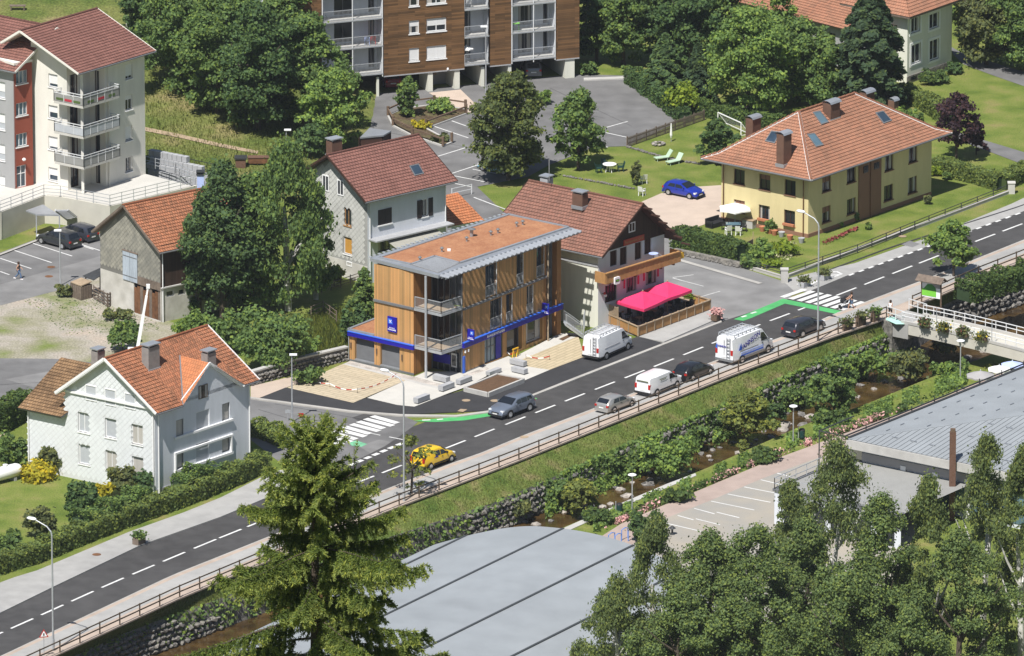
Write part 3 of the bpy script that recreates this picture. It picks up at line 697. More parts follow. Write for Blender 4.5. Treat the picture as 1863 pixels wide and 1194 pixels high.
def chimney(parent,px,yt,yb,wpx,plane,U,dep=.7,mt='chimney_brick',cap='flat'):
 """stack whose foot shows at (px, yb) on the roof plane and whose top shows on row yt"""
 p = plane_hit(px,yb,*plane); zt = zrow(p,yt); wd = wpx / scale_at(p); Y = V((-U.y,U.x,0)); c = V((p.x,p.y,0)) + Y * dep * .45
 mb = MB(); mb.box((c.x,c.y,(p.z - .8 + zt - .25) / 2),(wd,dep,zt - .25 - p.z + .8),U,Y); o = mb.build('chimney',mt,parent)
 k = MB()
 if cap == 'flat':
  k.box((c.x,c.y,zt - .04),(wd + .16,dep + .16,.09),U,Y)
  for a in (-1,1):
   for b in (-1,1): k.box(V((c.x,c.y,zt - .17)) + U * a * wd * .4 + Y * b * dep * .4,(.1,.1,.2),U,Y)
 else:                                               # bent metal hood
  for i in range(5):
   t0,t1 = pi * i / 5,pi * (i + 1) / 5; r = dep * .62
   a,b = V((c.x,c.y,zt - .28)) + Y * cos(t0) * r + V((0,0,sin(t0) * .28)),V((c.x,c.y,zt - .28)) + Y * cos(t1) * r + V((0,0,sin(t1) * .28))
   k.face([a - U * wd * .6,a + U * wd * .6,b + U * wd * .6,b - U * wd * .6])
  k.box((c.x,c.y,zt - .26),(wd * .9,dep * .9,.04),U,Y)
 k.build('chimney_cap','zinc',o)
 f = MB(); f.box((c.x,c.y - .0,p.z - .12),(wd + .14,dep + .14,.3),U,Y); f.build('flashing','zinc',o)
 return o
def skylight(parent,pts,plane,glass='glass_blue'):
 q = [plane_hit(x,y,*plane) for x,y in pts]; n = plane[1]; c = sum(q,V()) / 4
 f = MB(); a = [p + n * .02 for p in q]; b = [p + n * .1 for p in q]; i_ = [lerp(p,c,.16) + n * .1 for p in q]
 for i in range(4): j = (i + 1) % 4; f.face([a[i],a[j],b[j],b[i]]); f.face([b[i],b[j],i_[j],i_[i]])
 o = f.build('skylight','trim_grey',parent); g = MB(); g.face([p - n * .02 for p in i_]); g.build('pane',glass,o); return o
def railing(mb,pts,h,n_bal,bar=.045,bal=.02,rails=(1.,.12),mid=True):
 """posts, rails and balusters along a polyline of base points"""
 for p,q in zip(pts,pts[1:]):
  p,q = V(p),V(q); L_ = (q - p).length; up = V((0,0,h))
  for t in rails: mb.bar(p + up * t,q + up * t,bar)
  k = max(1,int(L_ / n_bal))
  for i in range(k + 1):
   x = lerp(p,q,i / k); b = bar if i in (0,k) else bal; mb.bar(x,x + up,b,b)
def railing_obj(parent,pts,h,gap,mt='galvanised',name='railing',**k):
 mb = MB(); railing(mb,pts,h,gap,**k); return mb.build(name,mt,parent)
def shingles(F,parent,region,holes,mt,s=.5,name='shingles',d=.012,lift=.0045):
 """diamond slates hung on a wall, each tilted so that its lower tip stands proud"""
 mb = MB(); h = s / 2; u0,u1,z0,z1,top = region; r = random.Random(5)
 j = 0; z = z0
 while z < z1 + h:
  u = u0 + (h if j % 2 else 0)
  while u < u1 + h:
   if u0 < u < u1 and z > z0 and z + h * .5 < top(u) and not any(o[0] - h * .25 < u < o[1] + h * .25 and o[2] - h * .25 < z < o[3] + h * .25 for o in holes):
    g = h * .94; k = lift * r.uniform(.6,1.4)
    mb.face([F.pt(u,z - g,d + k),F.pt(u + g,z,d + k * .5),F.pt(u,z + g,d),F.pt(u - g,z,d + k * .5)])
    mb.face([F.pt(u,z - g,d),F.pt(u + g,z,d),F.pt(u + g,z,d + k * .5),F.pt(u,z - g,d + k)]); mb.face([F.pt(u - g,z,d),F.pt(u,z - g,d),F.pt(u,z - g,d + k),F.pt(u - g,z,d + k * .5)])
   u += s
  z += h; j += 1
 o = mb.build(name,mt,parent); o['kind'] = 'stuff'; return o
def roof_z(O,U,W,e_,r_,ye,yr):
 """heights of an eave point and a ridge point (plan offsets (along U, along W)) that show on rows ye, yr"""
 pe,pr_ = O + U * e_[0] + W * e_[1],O + U * r_[0] + W * r_[1]; return zrow(pe,ye),zrow(pr_,yr)
def pipe(parent,a,b,r=.05,mt='trim_white',name='downpipe'):
 mb = MB(); mb.tube([a,b],r,6); return mb.build(name,mt,parent)
# ================================================================== white house by the road
def white_house():
 O = P(283,903); U = hdir(283,903,-.337); W = hdir(283,903,.2165,0,-1)
 R = O + U * len_to(O,U,454); Lm = O + W * len_to(O,W,120.6); La = O + W * len_to(O,W,52)
 B = thing('white_house','white house with diamond slates, orange tiled roof and cross gable beside the road','house',O)
 FL = Face(O,La); FR = Face(O,R); uL = (Lm - O).length; ov,oe = .55,.6
 ua = uL * .5 + .1; zee,zrr = roof_z(O,U,W,(-ov,-oe),(-ov,ua),752.6,652); slope = (zrr - zee) / (ua + oe); zt = zee + slope * oe - .25; za = zrr - .25
 ops = [FL.op(x,x + 20.5,y,y + h) for x,y,h in ((142,749,36),(191,760,35),(239,771,36),(143,807,36),(192,818.5,36),(240,829.5,36))]
 wall(FL,B,0,zt,'joint_pale',ops,0,uL,gable=[(ua,za)])
 gops = [FL.op(x,x + 20,y,y + h) for x,y,h in ((156,699,28),(191,706,30),(227,714,28))]
 shingles(FL,B,(0,uL,.2,za,lambda u: zt - .1 if (u < .02) else (zt + (za - zt) * (u / ua if u < ua else (uL - u) / (uL - ua)) - .25)),ops + gops,'shingle_white',.5,lift=.004)
 for i,o in enumerate(ops): window(FL,B,o,'curtain' if i in (2,4,5) else 'blind_grey',sill='trim_white',blind=0.,mull=0 if i % 2 else 1)
 for o in gops: window(FL,B,o,'blind_grey',proud=True,mull=0,fw=.07)
 c = MB(); FL.box(c,-.05,uL,zt - .12,zt + .05,0,.16); c.build('string_course','trim_white',B)
 # street side
 so = [FR.op(x0,x1,y,y + h) for x0,x1,y,h in ((320,334,766,31),(357,381,751,33),(404,418,736,31),(320,334,826,29),(357,381,808,34),(404,418,795,30))]
 uf0,uf1 = FR.loc(326,740)[0],FR.loc(431,700)[0]; uc,zc = FR.loc(378.5,664)
 wall(FR,B,0,zt,'stucco_white',so)
 gw = MB(); gw.face([FR.pt(uf0 - .2,zt - .3),FR.pt(uf1 + .2,zt - .3),FR.pt(uf1 + .1,zt),FR.pt(uc,zc + .05),FR.pt(uf0 - .1,zt)]); gw.build('cross_gable_wall','stucco_white',B)
 for i,o in enumerate(so): window(FR,B,o,'blind_grey' if i % 3 == 1 else 'curtain','trim_grey' if i % 3 != 1 else 'trim_white',mull=0,rec=.1,blind=.96 if i % 3 == 1 else 0,bmat='blind_grey')
 window(FR,B,FR.op(361,377,703,727),'glass_dark','wood_old',proud=True,mull=1,fw=.05)
 b = MB()
 for k,(ya,yb) in enumerate(((795.5,799.5),(823.5,827),(855.5,860))):
  ul,z1 = FR.loc(318,ya); _,z0 = FR.loc(318,yb); ur = FR.loc(420,700)[0]; FR.box(b,ul - .1,ur + .1,z0,z1,0,.16)
 for x in (318,420):
  ul = FR.loc(x,800)[0]; FR.box(b,ul - .1,ul + .06,FR.loc(318,857)[1],FR.loc(318,824)[1],0,.158)
 b.build('window_band','trim_white',B)
 pl = MB(); FR.box(pl,.01,FR.L,0,.55,.002,.06); pl.build('plinth','concrete_grey',B)
 for u in (.9,1.9): q = MB(); FR.box(q,FR.L * .42 + u,FR.L * .42 + u + .5,.12,.42,.05,.068); q.build('cellar_vent','glass_dark',B)
 # main roof: ridge along U, eaves overhanging
 def rp(u_left,along,z): return O + W * u_left + U * along + V((0,0,z))
 e0,e1 = rp(-oe,-ov,zt + .22 - slope * oe),rp(-oe,FR.L + ov,zt + .22 - slope * oe)
 r0,r1 = rp(ua,-ov,za + .22),rp(ua,FR.L + ov,za + .22)
 sl2 = (za - zt) / (uL - ua); f0,f1 = rp(uL + oe,-ov,zt + .22 - sl2 * oe),rp(uL + oe,FR.L + ov,zt + .22 - sl2 * oe)
 shell(B,[R,R + W * uL,Lm],0,zt,'stucco_white')
 g2 = MB(); g2.face([R + V((0,0,zt)),R + W * uL + V((0,0,zt)),R + W * ua + V((0,0,za))]); g2.build('back_gable_wall','stucco_white',B)
 # the street slope is cut away around the cross gable, which stands flush with the wall
 pn = (e0,pnormal(e0,e1,r0)); ap = FR.pt(uc,zc + .2,.2); dirb = -FR.N; t = (pn[0] - ap).dot(pn[1]) / dirb.dot(pn[1]); rb = ap + dirb * (t + .02); ez = e0.z
 at = lambda u,z,w_: rp(w_,u,z); d0,d1 = uf0 - .25,uf1 + .25
 eL,eR,rL,rR = at(d0,ez,-oe),at(d1,ez,-oe),at(d0,za + .22,ua),at(d1,za + .22,ua); ub = (rb - O).dot(U); rM = at(ub,za + .22,ua); m = MB()
 courses(m,e0,eL,rL,r0); courses(m,eR,e1,r1,rR,uo=d1); courses(m,f1,f0,r0,r1)
 Hn = (r0 - e0).normalized()
 for q in ([eL,rb,rM,rL],[rb,eR,rR,rM]): m.face(q,[((p - e0).dot(U),(p - e0).dot(Hn)) for p in q])
 ro = m.build('roof','tile_orange',B); x = MB()
 for q in ([e0,eL,rL,r0],[eR,e1,r1,rR],[f1,f0,r0,r1]): slab(x,q)
 x.build('soffit','trim_white',ro)
 for p,q in ((e0,r0),(e1,r1),(f0,r0),(f1,r1)): MB().bar(p,q,.06,.2).build('verge_board','trim_white',ro)
 for p,q in ((e0,eL),(eR,e1)): MB().tube([p - V((0,0,.1)),q - V((0,0,.1))],.07,6).build('gutter','trim_grey',ro)
 for i in range(22): p,q = lerp(r0,r1,i / 22),lerp(r0,r1,(i + .93) / 22); MB().tube([p,q + V((0,0,.02))],.13,6).build('ridge_tile','tile_orange',ro)
 cg = MB(); y = MB(); g0,g1 = FR.pt(d0,ez,.2),FR.pt(d1,ez,.2)
 for ft,s_ in ((g0,-1),(g1,1)): q = [ft,ap,rb,eL if s_ < 0 else eR]; H2 = (ap - ft).normalized(); cg.face(q,[((p - ft).dot(dirb),(p - ft).dot(H2)) for p in q]); slab(y,q)
 co = cg.build('cross_gable_roof','tile_bright',B); y.build('soffit','trim_white',co)
 for ft in (g0,g1): MB().bar(ft,ap,.08,.17).build('verge_board','trim_white',co)
 MB().bar(rb,eL,.12,.05).build('valley','trim_grey',co)
 # annex
 ax = (La - Lm).length; zA = FL.loc(52,735)[1]
 wall(FL,B,0,zA,'joint_pale',(),uL,FL.L,name='annex_wall'); shingles(FL,B,(uL,FL.L,.2,zA,lambda u: zA - .2),[],'shingle_white',.5,lift=.004,name='annex_shingles')
 dA = 4.6; zr = zrow(La + U * dA,652); La2 = La + U * dA * 1.9
 shell(B,[La,La + U * 7,Lm + U * 7],0,zA,'stucco_white','annex_back_wall')
 q0,q1 = La + W * .5 - U * .6 + V((0,0,zA - .3)),Lm - W * .05 - U * .6 + V((0,0,zA - .3))
 p0,p1 = La + W * .5 + U * dA + V((0,0,zr)),Lm - W * 2.4 + U * dA + V((0,0,zr))
 b0,b1 = La + W * .5 + U * (dA * 2) + V((0,0,zA - .3)),Lm - W * 1.0 + U * (dA * 2) + V((0,0,zA - .3))
 m = MB(); courses(m,q0,q1,p1,p0); courses(m,b1,b0,p0,p1); ar = m.build('annex_roof','tile_mossy',B); s_ = MB(); slab(s_,[q0,q1,p1,p0]); s_.build('soffit','trim_grey',ar)
 chimney(B,280,626,671,30,pn,U,.75,'chimney_shingle'); chimney(B,385,637,668,23,pn,U,.7,'chimney_shingle')
 n2 = (f0,pnormal(f0,f1,r0)); chimney(B,184,634,676,20,n2,U,.7,'chimney_shingle')
 pipe(B,FL.pt(.12,0,.1),FL.pt(.12,zt,.1),.07); pipe(B,FR.pt(.3,0,.12),FR.pt(.3,zt,.12),.06); pipe(B,FR.pt(FR.L - .1,0,.12),FR.pt(FR.L - .1,zt,.12),.06); pipe(B,FL.pt(FL.L - .1,0,.1),FL.pt(FL.L - .1,zA,.1),.06)
white_house()
# ================================================================== old barn
def barn():
 O = P(293,587); U = hdir(293,587,-.215); W = hdir(293,587,.32,0,-1)
 R = O + U * 9.5; Lm = O + W * len_to(O,W,183.5)
 B = thing('barn','old barn with grey slate gable, blue shutters and orange tiled roof at the gravel yard','barn',O)
 FL,FR = Face(O,Lm),Face(O,R); uL = FL.L; ua = FL.loc(233,500)[0]; zee,zrr = roof_z(O,U,W,(-.5,-.5),(-.5,ua),459.5,373); sl = (zrr - zee) / (ua + .5); zt = zee + sl * .5 - .22; za = zrr - .22; zl = zrow(O - U * .5 + W * (uL + .5),419.5) + .1; zs = FL.loc(290,522)[1]; zs2 = FL.loc(184,494)[1]
 dz = FL.op(243,290,522,580)
 # lower stuccoed part with the old stable door, slates above
 wall(FL,B,0,zs,'stucco_old',[(.05,FL.loc(243,500)[0],.1,zs - .35)],name='lower_wall')
 dn = FL.loc(243,500)[0]
 for i in range(9): m = MB(); a,b = lerp(.05,dn,i / 9),lerp(.05,dn,(i + 1) / 9); FL.box(m,a + .01,b - .015,.12,zs - .37 - .2 * ((i * 7) % 3),-.12,-.05); m.build('door_board','rust' if i % 3 else 'wood_old',B)
 m = MB(); FL.box(m,.02,dn,zs - .35,zs + .35,.0,.05); m.build('lintel_boards','wood_old',B)
 wall(FL,B,zs,zt,'joint_dark',(),gable=[(uL,zl),(ua,za)],name='slate_wall')
 sh = FL.op(224,250.5,455,507)
 top = lambda u: (lerp(zt,za,u / ua) if u < ua else lerp(za,zl,(u - ua) / (uL - ua))) - .25
 shingles(FL,B,(0,uL,zs + .3,za,top),[sh,(0,dn,zs - .4,zs + .35)],'shingle_grey',.44)
 for k in range(2): t_ = MB(); a,b = lerp(sh[0],sh[1],k / 2),lerp(sh[0],sh[1],(k + 1) / 2); FL.box(t_,a + .02,b - .02,sh[2],sh[3],.03,.09); s_ = t_.build('shutter','shutter_blue',B)
 for z in (sh[2] + .4,sh[3] - .4): h = MB(); FL.box(h,sh[0] + .05,sh[1] - .05,z - .04,z + .04,.088,.1); h.build('shutter_strap','trim_grey',s_)
 fr = MB(); FL.box(fr,sh[0] - .06,sh[1] + .06,sh[3],sh[3] + .1,.02,.11); fr.build('shutter_head','wood_old',B)
 # flank: black boards over a low white wall
 zw = FR.loc(300,522)[1]; wo = [FR.op(303,317,531,541),FR.op(324,338,528,538)]
 wall(FR,B,0,zw,'stucco_old',wo,name='flank_wall'); [window(FR,B,o,frame='trim_white',mull=0,fw=.06) for o in wo]
 wall(FR,B,zw,zt + .3,'plank_dark',(),name='boarding')
 cp = MB(); FR.box(cp,-.02,FR.L,zw - .1,zw,.0,.2); cp.build('ledge','concrete',B)
 pn = None
 sl2 = (za - zl) / (uL - ua); ov = .5
 def rp(u,a,z): return O + W * u + U * a + V((0,0,z))
 e0,e1 = rp(-.5,-ov,zt - sl * .5 + .2),rp(-.5,10,zt - sl * .5 + .2); r0,r1 = rp(ua,-ov,za + .2),rp(ua,10,za + .2); f0,f1 = rp(uL + .5,-ov,zl - sl2 * .5 + .2),rp(uL + .5,10,zl - sl2 * .5 + .2)
 gable_roof(B,e0,e1,r0,r1,f0,f1,'tile_orange','wood_old')
 shell(B,[R,R + W * uL,Lm],0,min(zt,zl),'stucco_old')
 pn = (f0,pnormal(f0,f1,r0))
 pipe(B,FR.pt(.15,0,.1),FR.pt(.15,zt,.1),.05,'trim_white')
barn()
# ================================================================== house with dark shutters
def shutter_house():
 O = P(669,517); U = hdir(669,517,-.236); W = hdir(669,517,.285,0,-1)
 R = O + U * len_to(O,U,811); Lm = O + W * len_to(O,W,574)
 B = thing('shutter_house','white house with black shutters and brown tiled roof behind the wooden bank','house',O)
 FL,FR = Face(O,Lm),Face(O,R); uL = FL.L; ua = FL.loc(607,400)[0]; zee,zrr = roof_z(O,U,W,(-.75,-.6),(-.75,ua),367.4,282); sl = (zrr - zee) / (ua + .6); zt = zee + sl * .6 - .22; za = zrr - .22; zl = za - sl * (uL - ua)
 ops = [FL.op(626,639,377,409),FL.op(625,640,430,461)]
 wall(FL,B,0,zt,'joint_mid',ops,gable=[(uL,zl),(ua,za)])
 gops = [FL.op(587,599,317,346),FL.op(614,626,326,354)]; pb = [FL.op(631,641,475,483)]
 zp = FL.loc(620,470)[1]
 shingles(FL,B,(0.25,uL,zp,za,lambda u: (lerp(zt,za,u / ua) if u < ua else lerp(za,zl,(u - ua) / (uL - ua))) - .2),ops + gops,'shingle_pale',.5)
 window(FL,B,ops[0],'glass_dark','wood_gold',sill='wood_gold'); window(FL,B,ops[1],'blind_orange','trim_white',mull=0,blind=.95,bmat='blind_orange',sill='trim_white')
 for o in gops: window(FL,B,o,'glass_dark','trim_white',proud=True,fw=.09)
 ba = MB(); FL.box(ba,0,uL,0,zp - .1,0.001,.03); ba.build('base_render','stucco_old',B)
 window(FL,B,pb[0],frame='trim_white',proud=True,mull=0)
 w1 = FR.op(687.5,712.5,383,411); w2 = FR.op(767,779,364,396)
 lo = [FR.op(688,710,433,460),FR.op(783,790,411,432)]
 wall(FR,B,0,zt,'stucco_white',[w2] + lo)
 closed_shutters(FR,B,w1,'shutter_black'); window(FR,B,w2,shutters=('shutter_black',.52),sill='trim_white',mull=1)
 window(FR,B,lo[0],'glass_dark','shutter_black',mull=1); window(FR,B,lo[1],'glass_dark','shutter_black',mull=0)
 s_ = MB(); FR.box(s_,w1[0] - .05,w1[1] + .05,w1[2] - .1,w1[2],0,.12); s_.build('sill','trim_white',B)
 # balcony slab and awning
 zb = FR.loc(700,428)[1]; bs = MB(); FR.box(bs,.1,FR.L + .05,zb - .12,zb,0,1.1); bs.build('canopy_slab','concrete_grey',B)
 a0,a1 = FR.loc(695,428)[0],FR.loc(786,408)[0]; aw = MB()
 p = [FR.pt(a0,zb - .15,.1),FR.pt(a1,zb - .15,.1),FR.pt(a1,zb - .75,2.1),FR.pt(a0,zb - .75,2.1)]; slab(aw,p,0,.04)
 aw.face([p[3],p[2],p[2] + V((0,0,-.22)),p[3] + V((0,0,-.22))]); ao = aw.build('awning','awning_grey',B)
 for u in (a0 + .2,a1 - .2): m = MB(); m.bar(FR.pt(u,zb - .9,.02),FR.pt(u,zb - .8,2.0),.05); m.build('awning_arm','trim_grey',ao)
 lt = [MB() for _ in range(5)]
 for i,m in enumerate(lt): u = lerp(FR.loc(725,440)[0],FR.loc(772,420)[0],i / 4); FR.box(m,u - .38,u + .34,zb - 2.1,zb - .85,.01,.05); m.build('veranda_pane','glass_dark',B)
 def rp(u,a,z): return O + W * u + U * a + V((0,0,z))
 e0,e1 = rp(-.6,-.75,zt - sl * .6 + .2),rp(-.6,FR.L + .8,zt - sl * .6 + .2); r0,r1 = rp(ua,-.75,za + .2),rp(ua,FR.L + .8,za + .2); f0,f1 = rp(uL + .5,-.75,zl - sl * .4 + .2),rp(uL + .5,FR.L + .8,zl - sl * .4 + .2)
 gable_roof(B,e0,e1,r0,r1,f0,f1,'tile_redbrown','shutter_brown')
 shell(B,[R,R + W * uL,Lm],0,min(zt,zl),'stucco_white'); g = MB(); g.face([R + V((0,0,0)),R + V((0,0,zt)),R + W * ua + V((0,0,za)),R + W * uL + V((0,0,zl)),R + W * uL]); g.build('back_gable_wall','stucco_white',B)
 pn = (e0,pnormal(e0,e1,r0)); skylight(B,[(744,303),(761,299),(771,317),(754,321)],pn)
 p2 = (f0,pnormal(f0,f1,r0)); chimney(B,613,252,282,24,p2,U,.8,'chimney_brick')
 pipe(B,FR.pt(.2,0,.1),FR.pt(.2,zt,.1),.05); pipe(B,FR.pt(FR.L - .1,0,.1),FR.pt(FR.L - .1,zt,.1),.05,'trim_white')
 # bright tiled lean-to at the far end
 zl_ = .0; c0 = P(815,413,2.4); U2 = U
 h0,h1,h2,h3 = P(815,413,2.3),P(881,401,2.3),P(832,350,4.0),P(806,356,4.0)
 m = MB(); courses(m,h0,h1,h2,h3); lr = m.build('lean_to_roof','tile_bright',B); s_ = MB(); slab(s_,[h0,h1,h2,h3]); s_.build('soffit','trim_white',lr)
 shell(B,[V((h0.x + .3,h0.y + .3,0)),V((h1.x - .3,h1.y + .3,0)),V((h2.x - .3,h2.y,0))],0,2.25,'stucco_white','lean_to_wall')
shutter_house()
# ================================================================== restaurant
def restaurant():
 O = P(1088,598); U = hdir(1088,598,-.31); W = hdir(1088,598,.214,0,-1)
 R = O + U * len_to(O,U,1208); Lm = O + W * len_to(O,W,905)
 B = thing('restaurant','chalet restaurant with brown roof, dark timber gable and long wooden balcony','restaurant',O)
 FR,FL = Face(O,R),Face(O,Lm); LU = FR.L; ua = FR.loc(1155,450)[0]; zee,zrr = roof_z(O,U,W,(-.55,-.9),(ua,-.9),467.5,371); sl = (zrr - zee) / (ua + .55); zt = zee + sl * .55 - .24; za = zrr - .24
 # gable front: white below, dark boards above
 doors = [FR.op(1110,1122.5,458,486),FR.op(1128,1140.5,452,484),FR.op(1155,1167,443,474),FR.op(1172.5,1185,436,464)]
 low = [FR.op(1101,1122,521,552),FR.op(1139,1158,508,534),FR.op(1175,1194,491,520)]
 wall(FR,B,0,zt,'stucco_white',doors + low)
 for o in doors: window(FR,B,o,'shutter_brown','shutter_brown',mull=1,name='balcony_door')
 window(FR,B,low[0],'glass_dark','shutter_brown',mull=3,name='door'); window(FR,B,low[1],'glass_dark','trim_grey',mull=3,name='shop_window'); window(FR,B,low[2],'glass_dark','trim_grey',mull=2,name='shop_window')
 for o in low[1:]:
  for u in (o[0] - .25,o[1] + .2): m = MB(); FR.box(m,u - .09,u + .09,o[2] + .5,o[3],.01,.05); m.build('painted_panel','parasol_pink',B)
 zb0 = zt - .15
 g = MB(); pts = [(-.02,zb0),(LU,zb0),(LU,zt),(ua,za),(0,zt)]
 g.face([FR.pt(u,z,.05) for u,z in pts],[(u,z) for u,z in pts]); g.build('gable_boarding','plank_dark',B)
 window(FR,B,FR.op(1143,1155,406,424),'blind_grey','trim_white',proud=True,mull=1,fw=.1)
 so = FR.op(1133,1170,437,447.5); sg = MB(); FR.box(sg,so[0],so[1],so[2],so[3],.05,.14); s_ = sg.build('signboard','sign_red',B)
 lettering('Restaurant Grill',.36,FR.pt((so[0] + so[1]) / 2,(so[2] + so[3]) / 2,.143),FR.U,FR.N,'wood_gold',s_,bold=.004)
 # flank facing the bank
 wall(FL,B,0,zt,'stucco_pale',())
 bd = MB(); FL.box(bd,0,FL.L,zt - 1.35,zt - 1.15,0,.06); bd.build('band_course','concrete_grey',B)
 def rp(u,a,z): return O + U * u + W * a + V((0,0,z))
 s2 = (za - zt) / (LU - ua); ov = .9; back = FL.L + .6
 e0,e1 = rp(-.55,-ov,zt - sl * .55 + .22),rp(-.55,back,zt - sl * .55 + .22); r0,r1 = rp(ua,-ov,za + .22),rp(ua,back,za + .22); f0,f1 = rp(LU + 1.1,-ov,zt - s2 * 1.1 + .22),rp(LU + 1.1,back,zt - s2 * 1.1 + .22)
 gable_roof(B,e0,e1,r0,r1,f0,f1,'tile_brown','shutter_brown')
 shell(B,[Lm,Lm + U * LU,R],0,zt,'stucco_white')
 pn = (e0,pnormal(e0,e1,r0)); chimney(B,1060,345,372,23,pn,W,.8,'chimney_brick'); n2 = (f0,pnormal(f0,f1,r0)); c = chimney(B,999,317,347,17,n2,W,.8,'concrete_grey')
 a = plane_hit(999,330,*n2); m = MB(); m.tube([a,a + V((0,0,1.9))],.03,5); m.build('aerial','galvanised',B)
 for k in range(6): m = MB(); t = k / 5.; p = lerp(f0,r0,t); m.bar(p + V((0,0,-.3)),p - (-W) * -.9 + V((0,0,-.3)) + W * 0,.12); m.build('purlin','shutter_brown',B)
 # balcony
 u0,z0 = FR.loc(1111,512)[0],0; d = 1.25
 fb = Face(FR.pt(-.4,0,d),FR.pt(LU + .7,0,d)); zt_,zb_ = fb.loc(1115,494)[1],fb.loc(1115,511)[1]
 deck = MB(); FR.box(deck,-.4,LU + .7,zb_ - .12,zb_,.0,d); bo = deck.build('balcony_deck','wood_gold',B)
 n = 30
 for i in range(n):
  a,b = lerp(0,fb.L,i / n),lerp(0,fb.L,(i + 1) / n); m = MB(); fb.box(m,a + .008,b - .008,zb_ - .14,zt_ - .06,-.03 + .008 * (i % 3),.03 + .006 * (i % 2))
  m.build('balcony_board','wood_gold',B)
 m = MB(); fb.box(m,-.05,fb.L + .05,zt_ - .06,zt_ + .03,-.1,.12); m.build('balcony_rail','wood_gold',B)
 for u in (-.4,LU + .7):
  m = MB(); m.hexa([FR.pt(u - .04,zb_ - .14,0.02),FR.pt(u + .04,zb_ - .14,.02),FR.pt(u + .04,zb_ - .14,d - .05),FR.pt(u - .04,zb_ - .14,d - .05),FR.pt(u - .04,zt_,.02),FR.pt(u + .04,zt_,.02),FR.pt(u + .04,zt_,d - .05),FR.pt(u - .04,zt_,d - .05)]); m.build('balcony_side','wood_gold',B)
 for i in range(6): m = MB(); u = lerp(.2,LU - .1,i / 5); m.bar(FR.pt(u,zb_ - .2,0),FR.pt(u,zb_ - .2,d),.14,.18); m.build('balcony_bracket','wood_post',B)
 # hanging signs
 q = FR.loc(1123,511); F2 = Face(FR.pt(q[0] - 1.2,0,d + .15),FR.pt(q[0] + 1.2,0,d + .15)); u,z = F2.loc(1122.5,510.5)
 t = thing('illuminated_sign','white rounded sign hanging below the restaurant balcony','sign',F2.pt(u,z)); m = MB(); pts = []
 for cx,cz,s0 in ((.24,.22,0),(-.24,.22,pi / 2),(-.24,-.22,pi),(.24,-.22,1.5 * pi)):
  for k in range(4): a = s0 + pi / 2 * k / 3; pts.append((cx + .1 * cos(a),cz + .1 * sin(a)))
 f_ = [F2.pt(u + a,z + b,.06) for a,b in pts]; b_ = [F2.pt(u + a,z + b,-.06) for a,b in pts]; m.face(f_); m.face(b_[::-1])
 for i in range(len(pts)): j = (i + 1) % len(pts); m.face([b_[i],b_[j],f_[j],f_[i]])
 m.build('sign_box','sign_white',t); m = MB(); F2.box(m,u - .24,u + .24,z - .1,z + .12,.062,.07); m.build('sign_panel','shutter_black',t)
 m = MB(); F2.box(m,u - .16,u + .16,z - .04,z + .06,.071,.075); m.build('sign_emblem','sign_green',t)
 m = MB(); m.bar(F2.pt(u,z,-.06),F2.pt(u,z,-.18),.06); m.build('sign_bracket','trim_grey',t)
 p = FR.pt(LU + .72,(zt_ + zb_) / 2 - .1,d * .85); t = thing('yellow_sign','small yellow sign at the far end of the restaurant balcony','sign',p); m = MB(); m.box(p + FR.U * .3,(.55,.08,.55),FR.U,FR.N); m.build('sign_plate','sign_yellow',t); m = MB(); m.bar(p - FR.U * .05,p + FR.U * .05,.05); m.build('sign_bracket','trim_grey',t)
 t = thing('entrance_lamp','red and white wall lamp beside the restaurant corner','lamp',FR.pt(.35,3.,.2))
 for dz,mm in ((0,'light_red'),(-.22,'lamp_glass')): m = MB(); m.lathe(FR.pt(.5 + dz * -.6,3.05 + dz,.3),[(0,-.12),(.1,-.08),(.12,0),(.08,.1),(0,.12)],10); m.build('lamp_globe',mm,t,True)
 m = MB(); m.bar(FR.pt(.5,3.0,0),FR.pt(.5,3.0,.3),.04); m.build('lamp_bracket','trim_grey',t)
 for u_,nm,lb in ((2.2,'plastic_black','dark flower pots on the left of the restaurant balcony'),(7.2,'parasol_blue','pale blue round table on the restaurant balcony')):
  pp = FR.pt(u_ * LU / 9.5,zb_,.6); t = thing('balcony_table' if 'table' in lb else 'balcony_pots',lb,'table' if 'table' in lb else 'pots',pp)
  m = MB(); m.lathe(pp + V((0,0,0)),[(.3,0),(.04,.03),(.04,.98),(.42,1.0),(.42,1.05),(0,1.06)] if 'table' in lb else [(.18,0),(.22,.5),(.2,.5),(0,.45)],12); m.build('table_top' if 'table' in lb else 'pot',nm,t)
 return FR
FREST = restaurant()
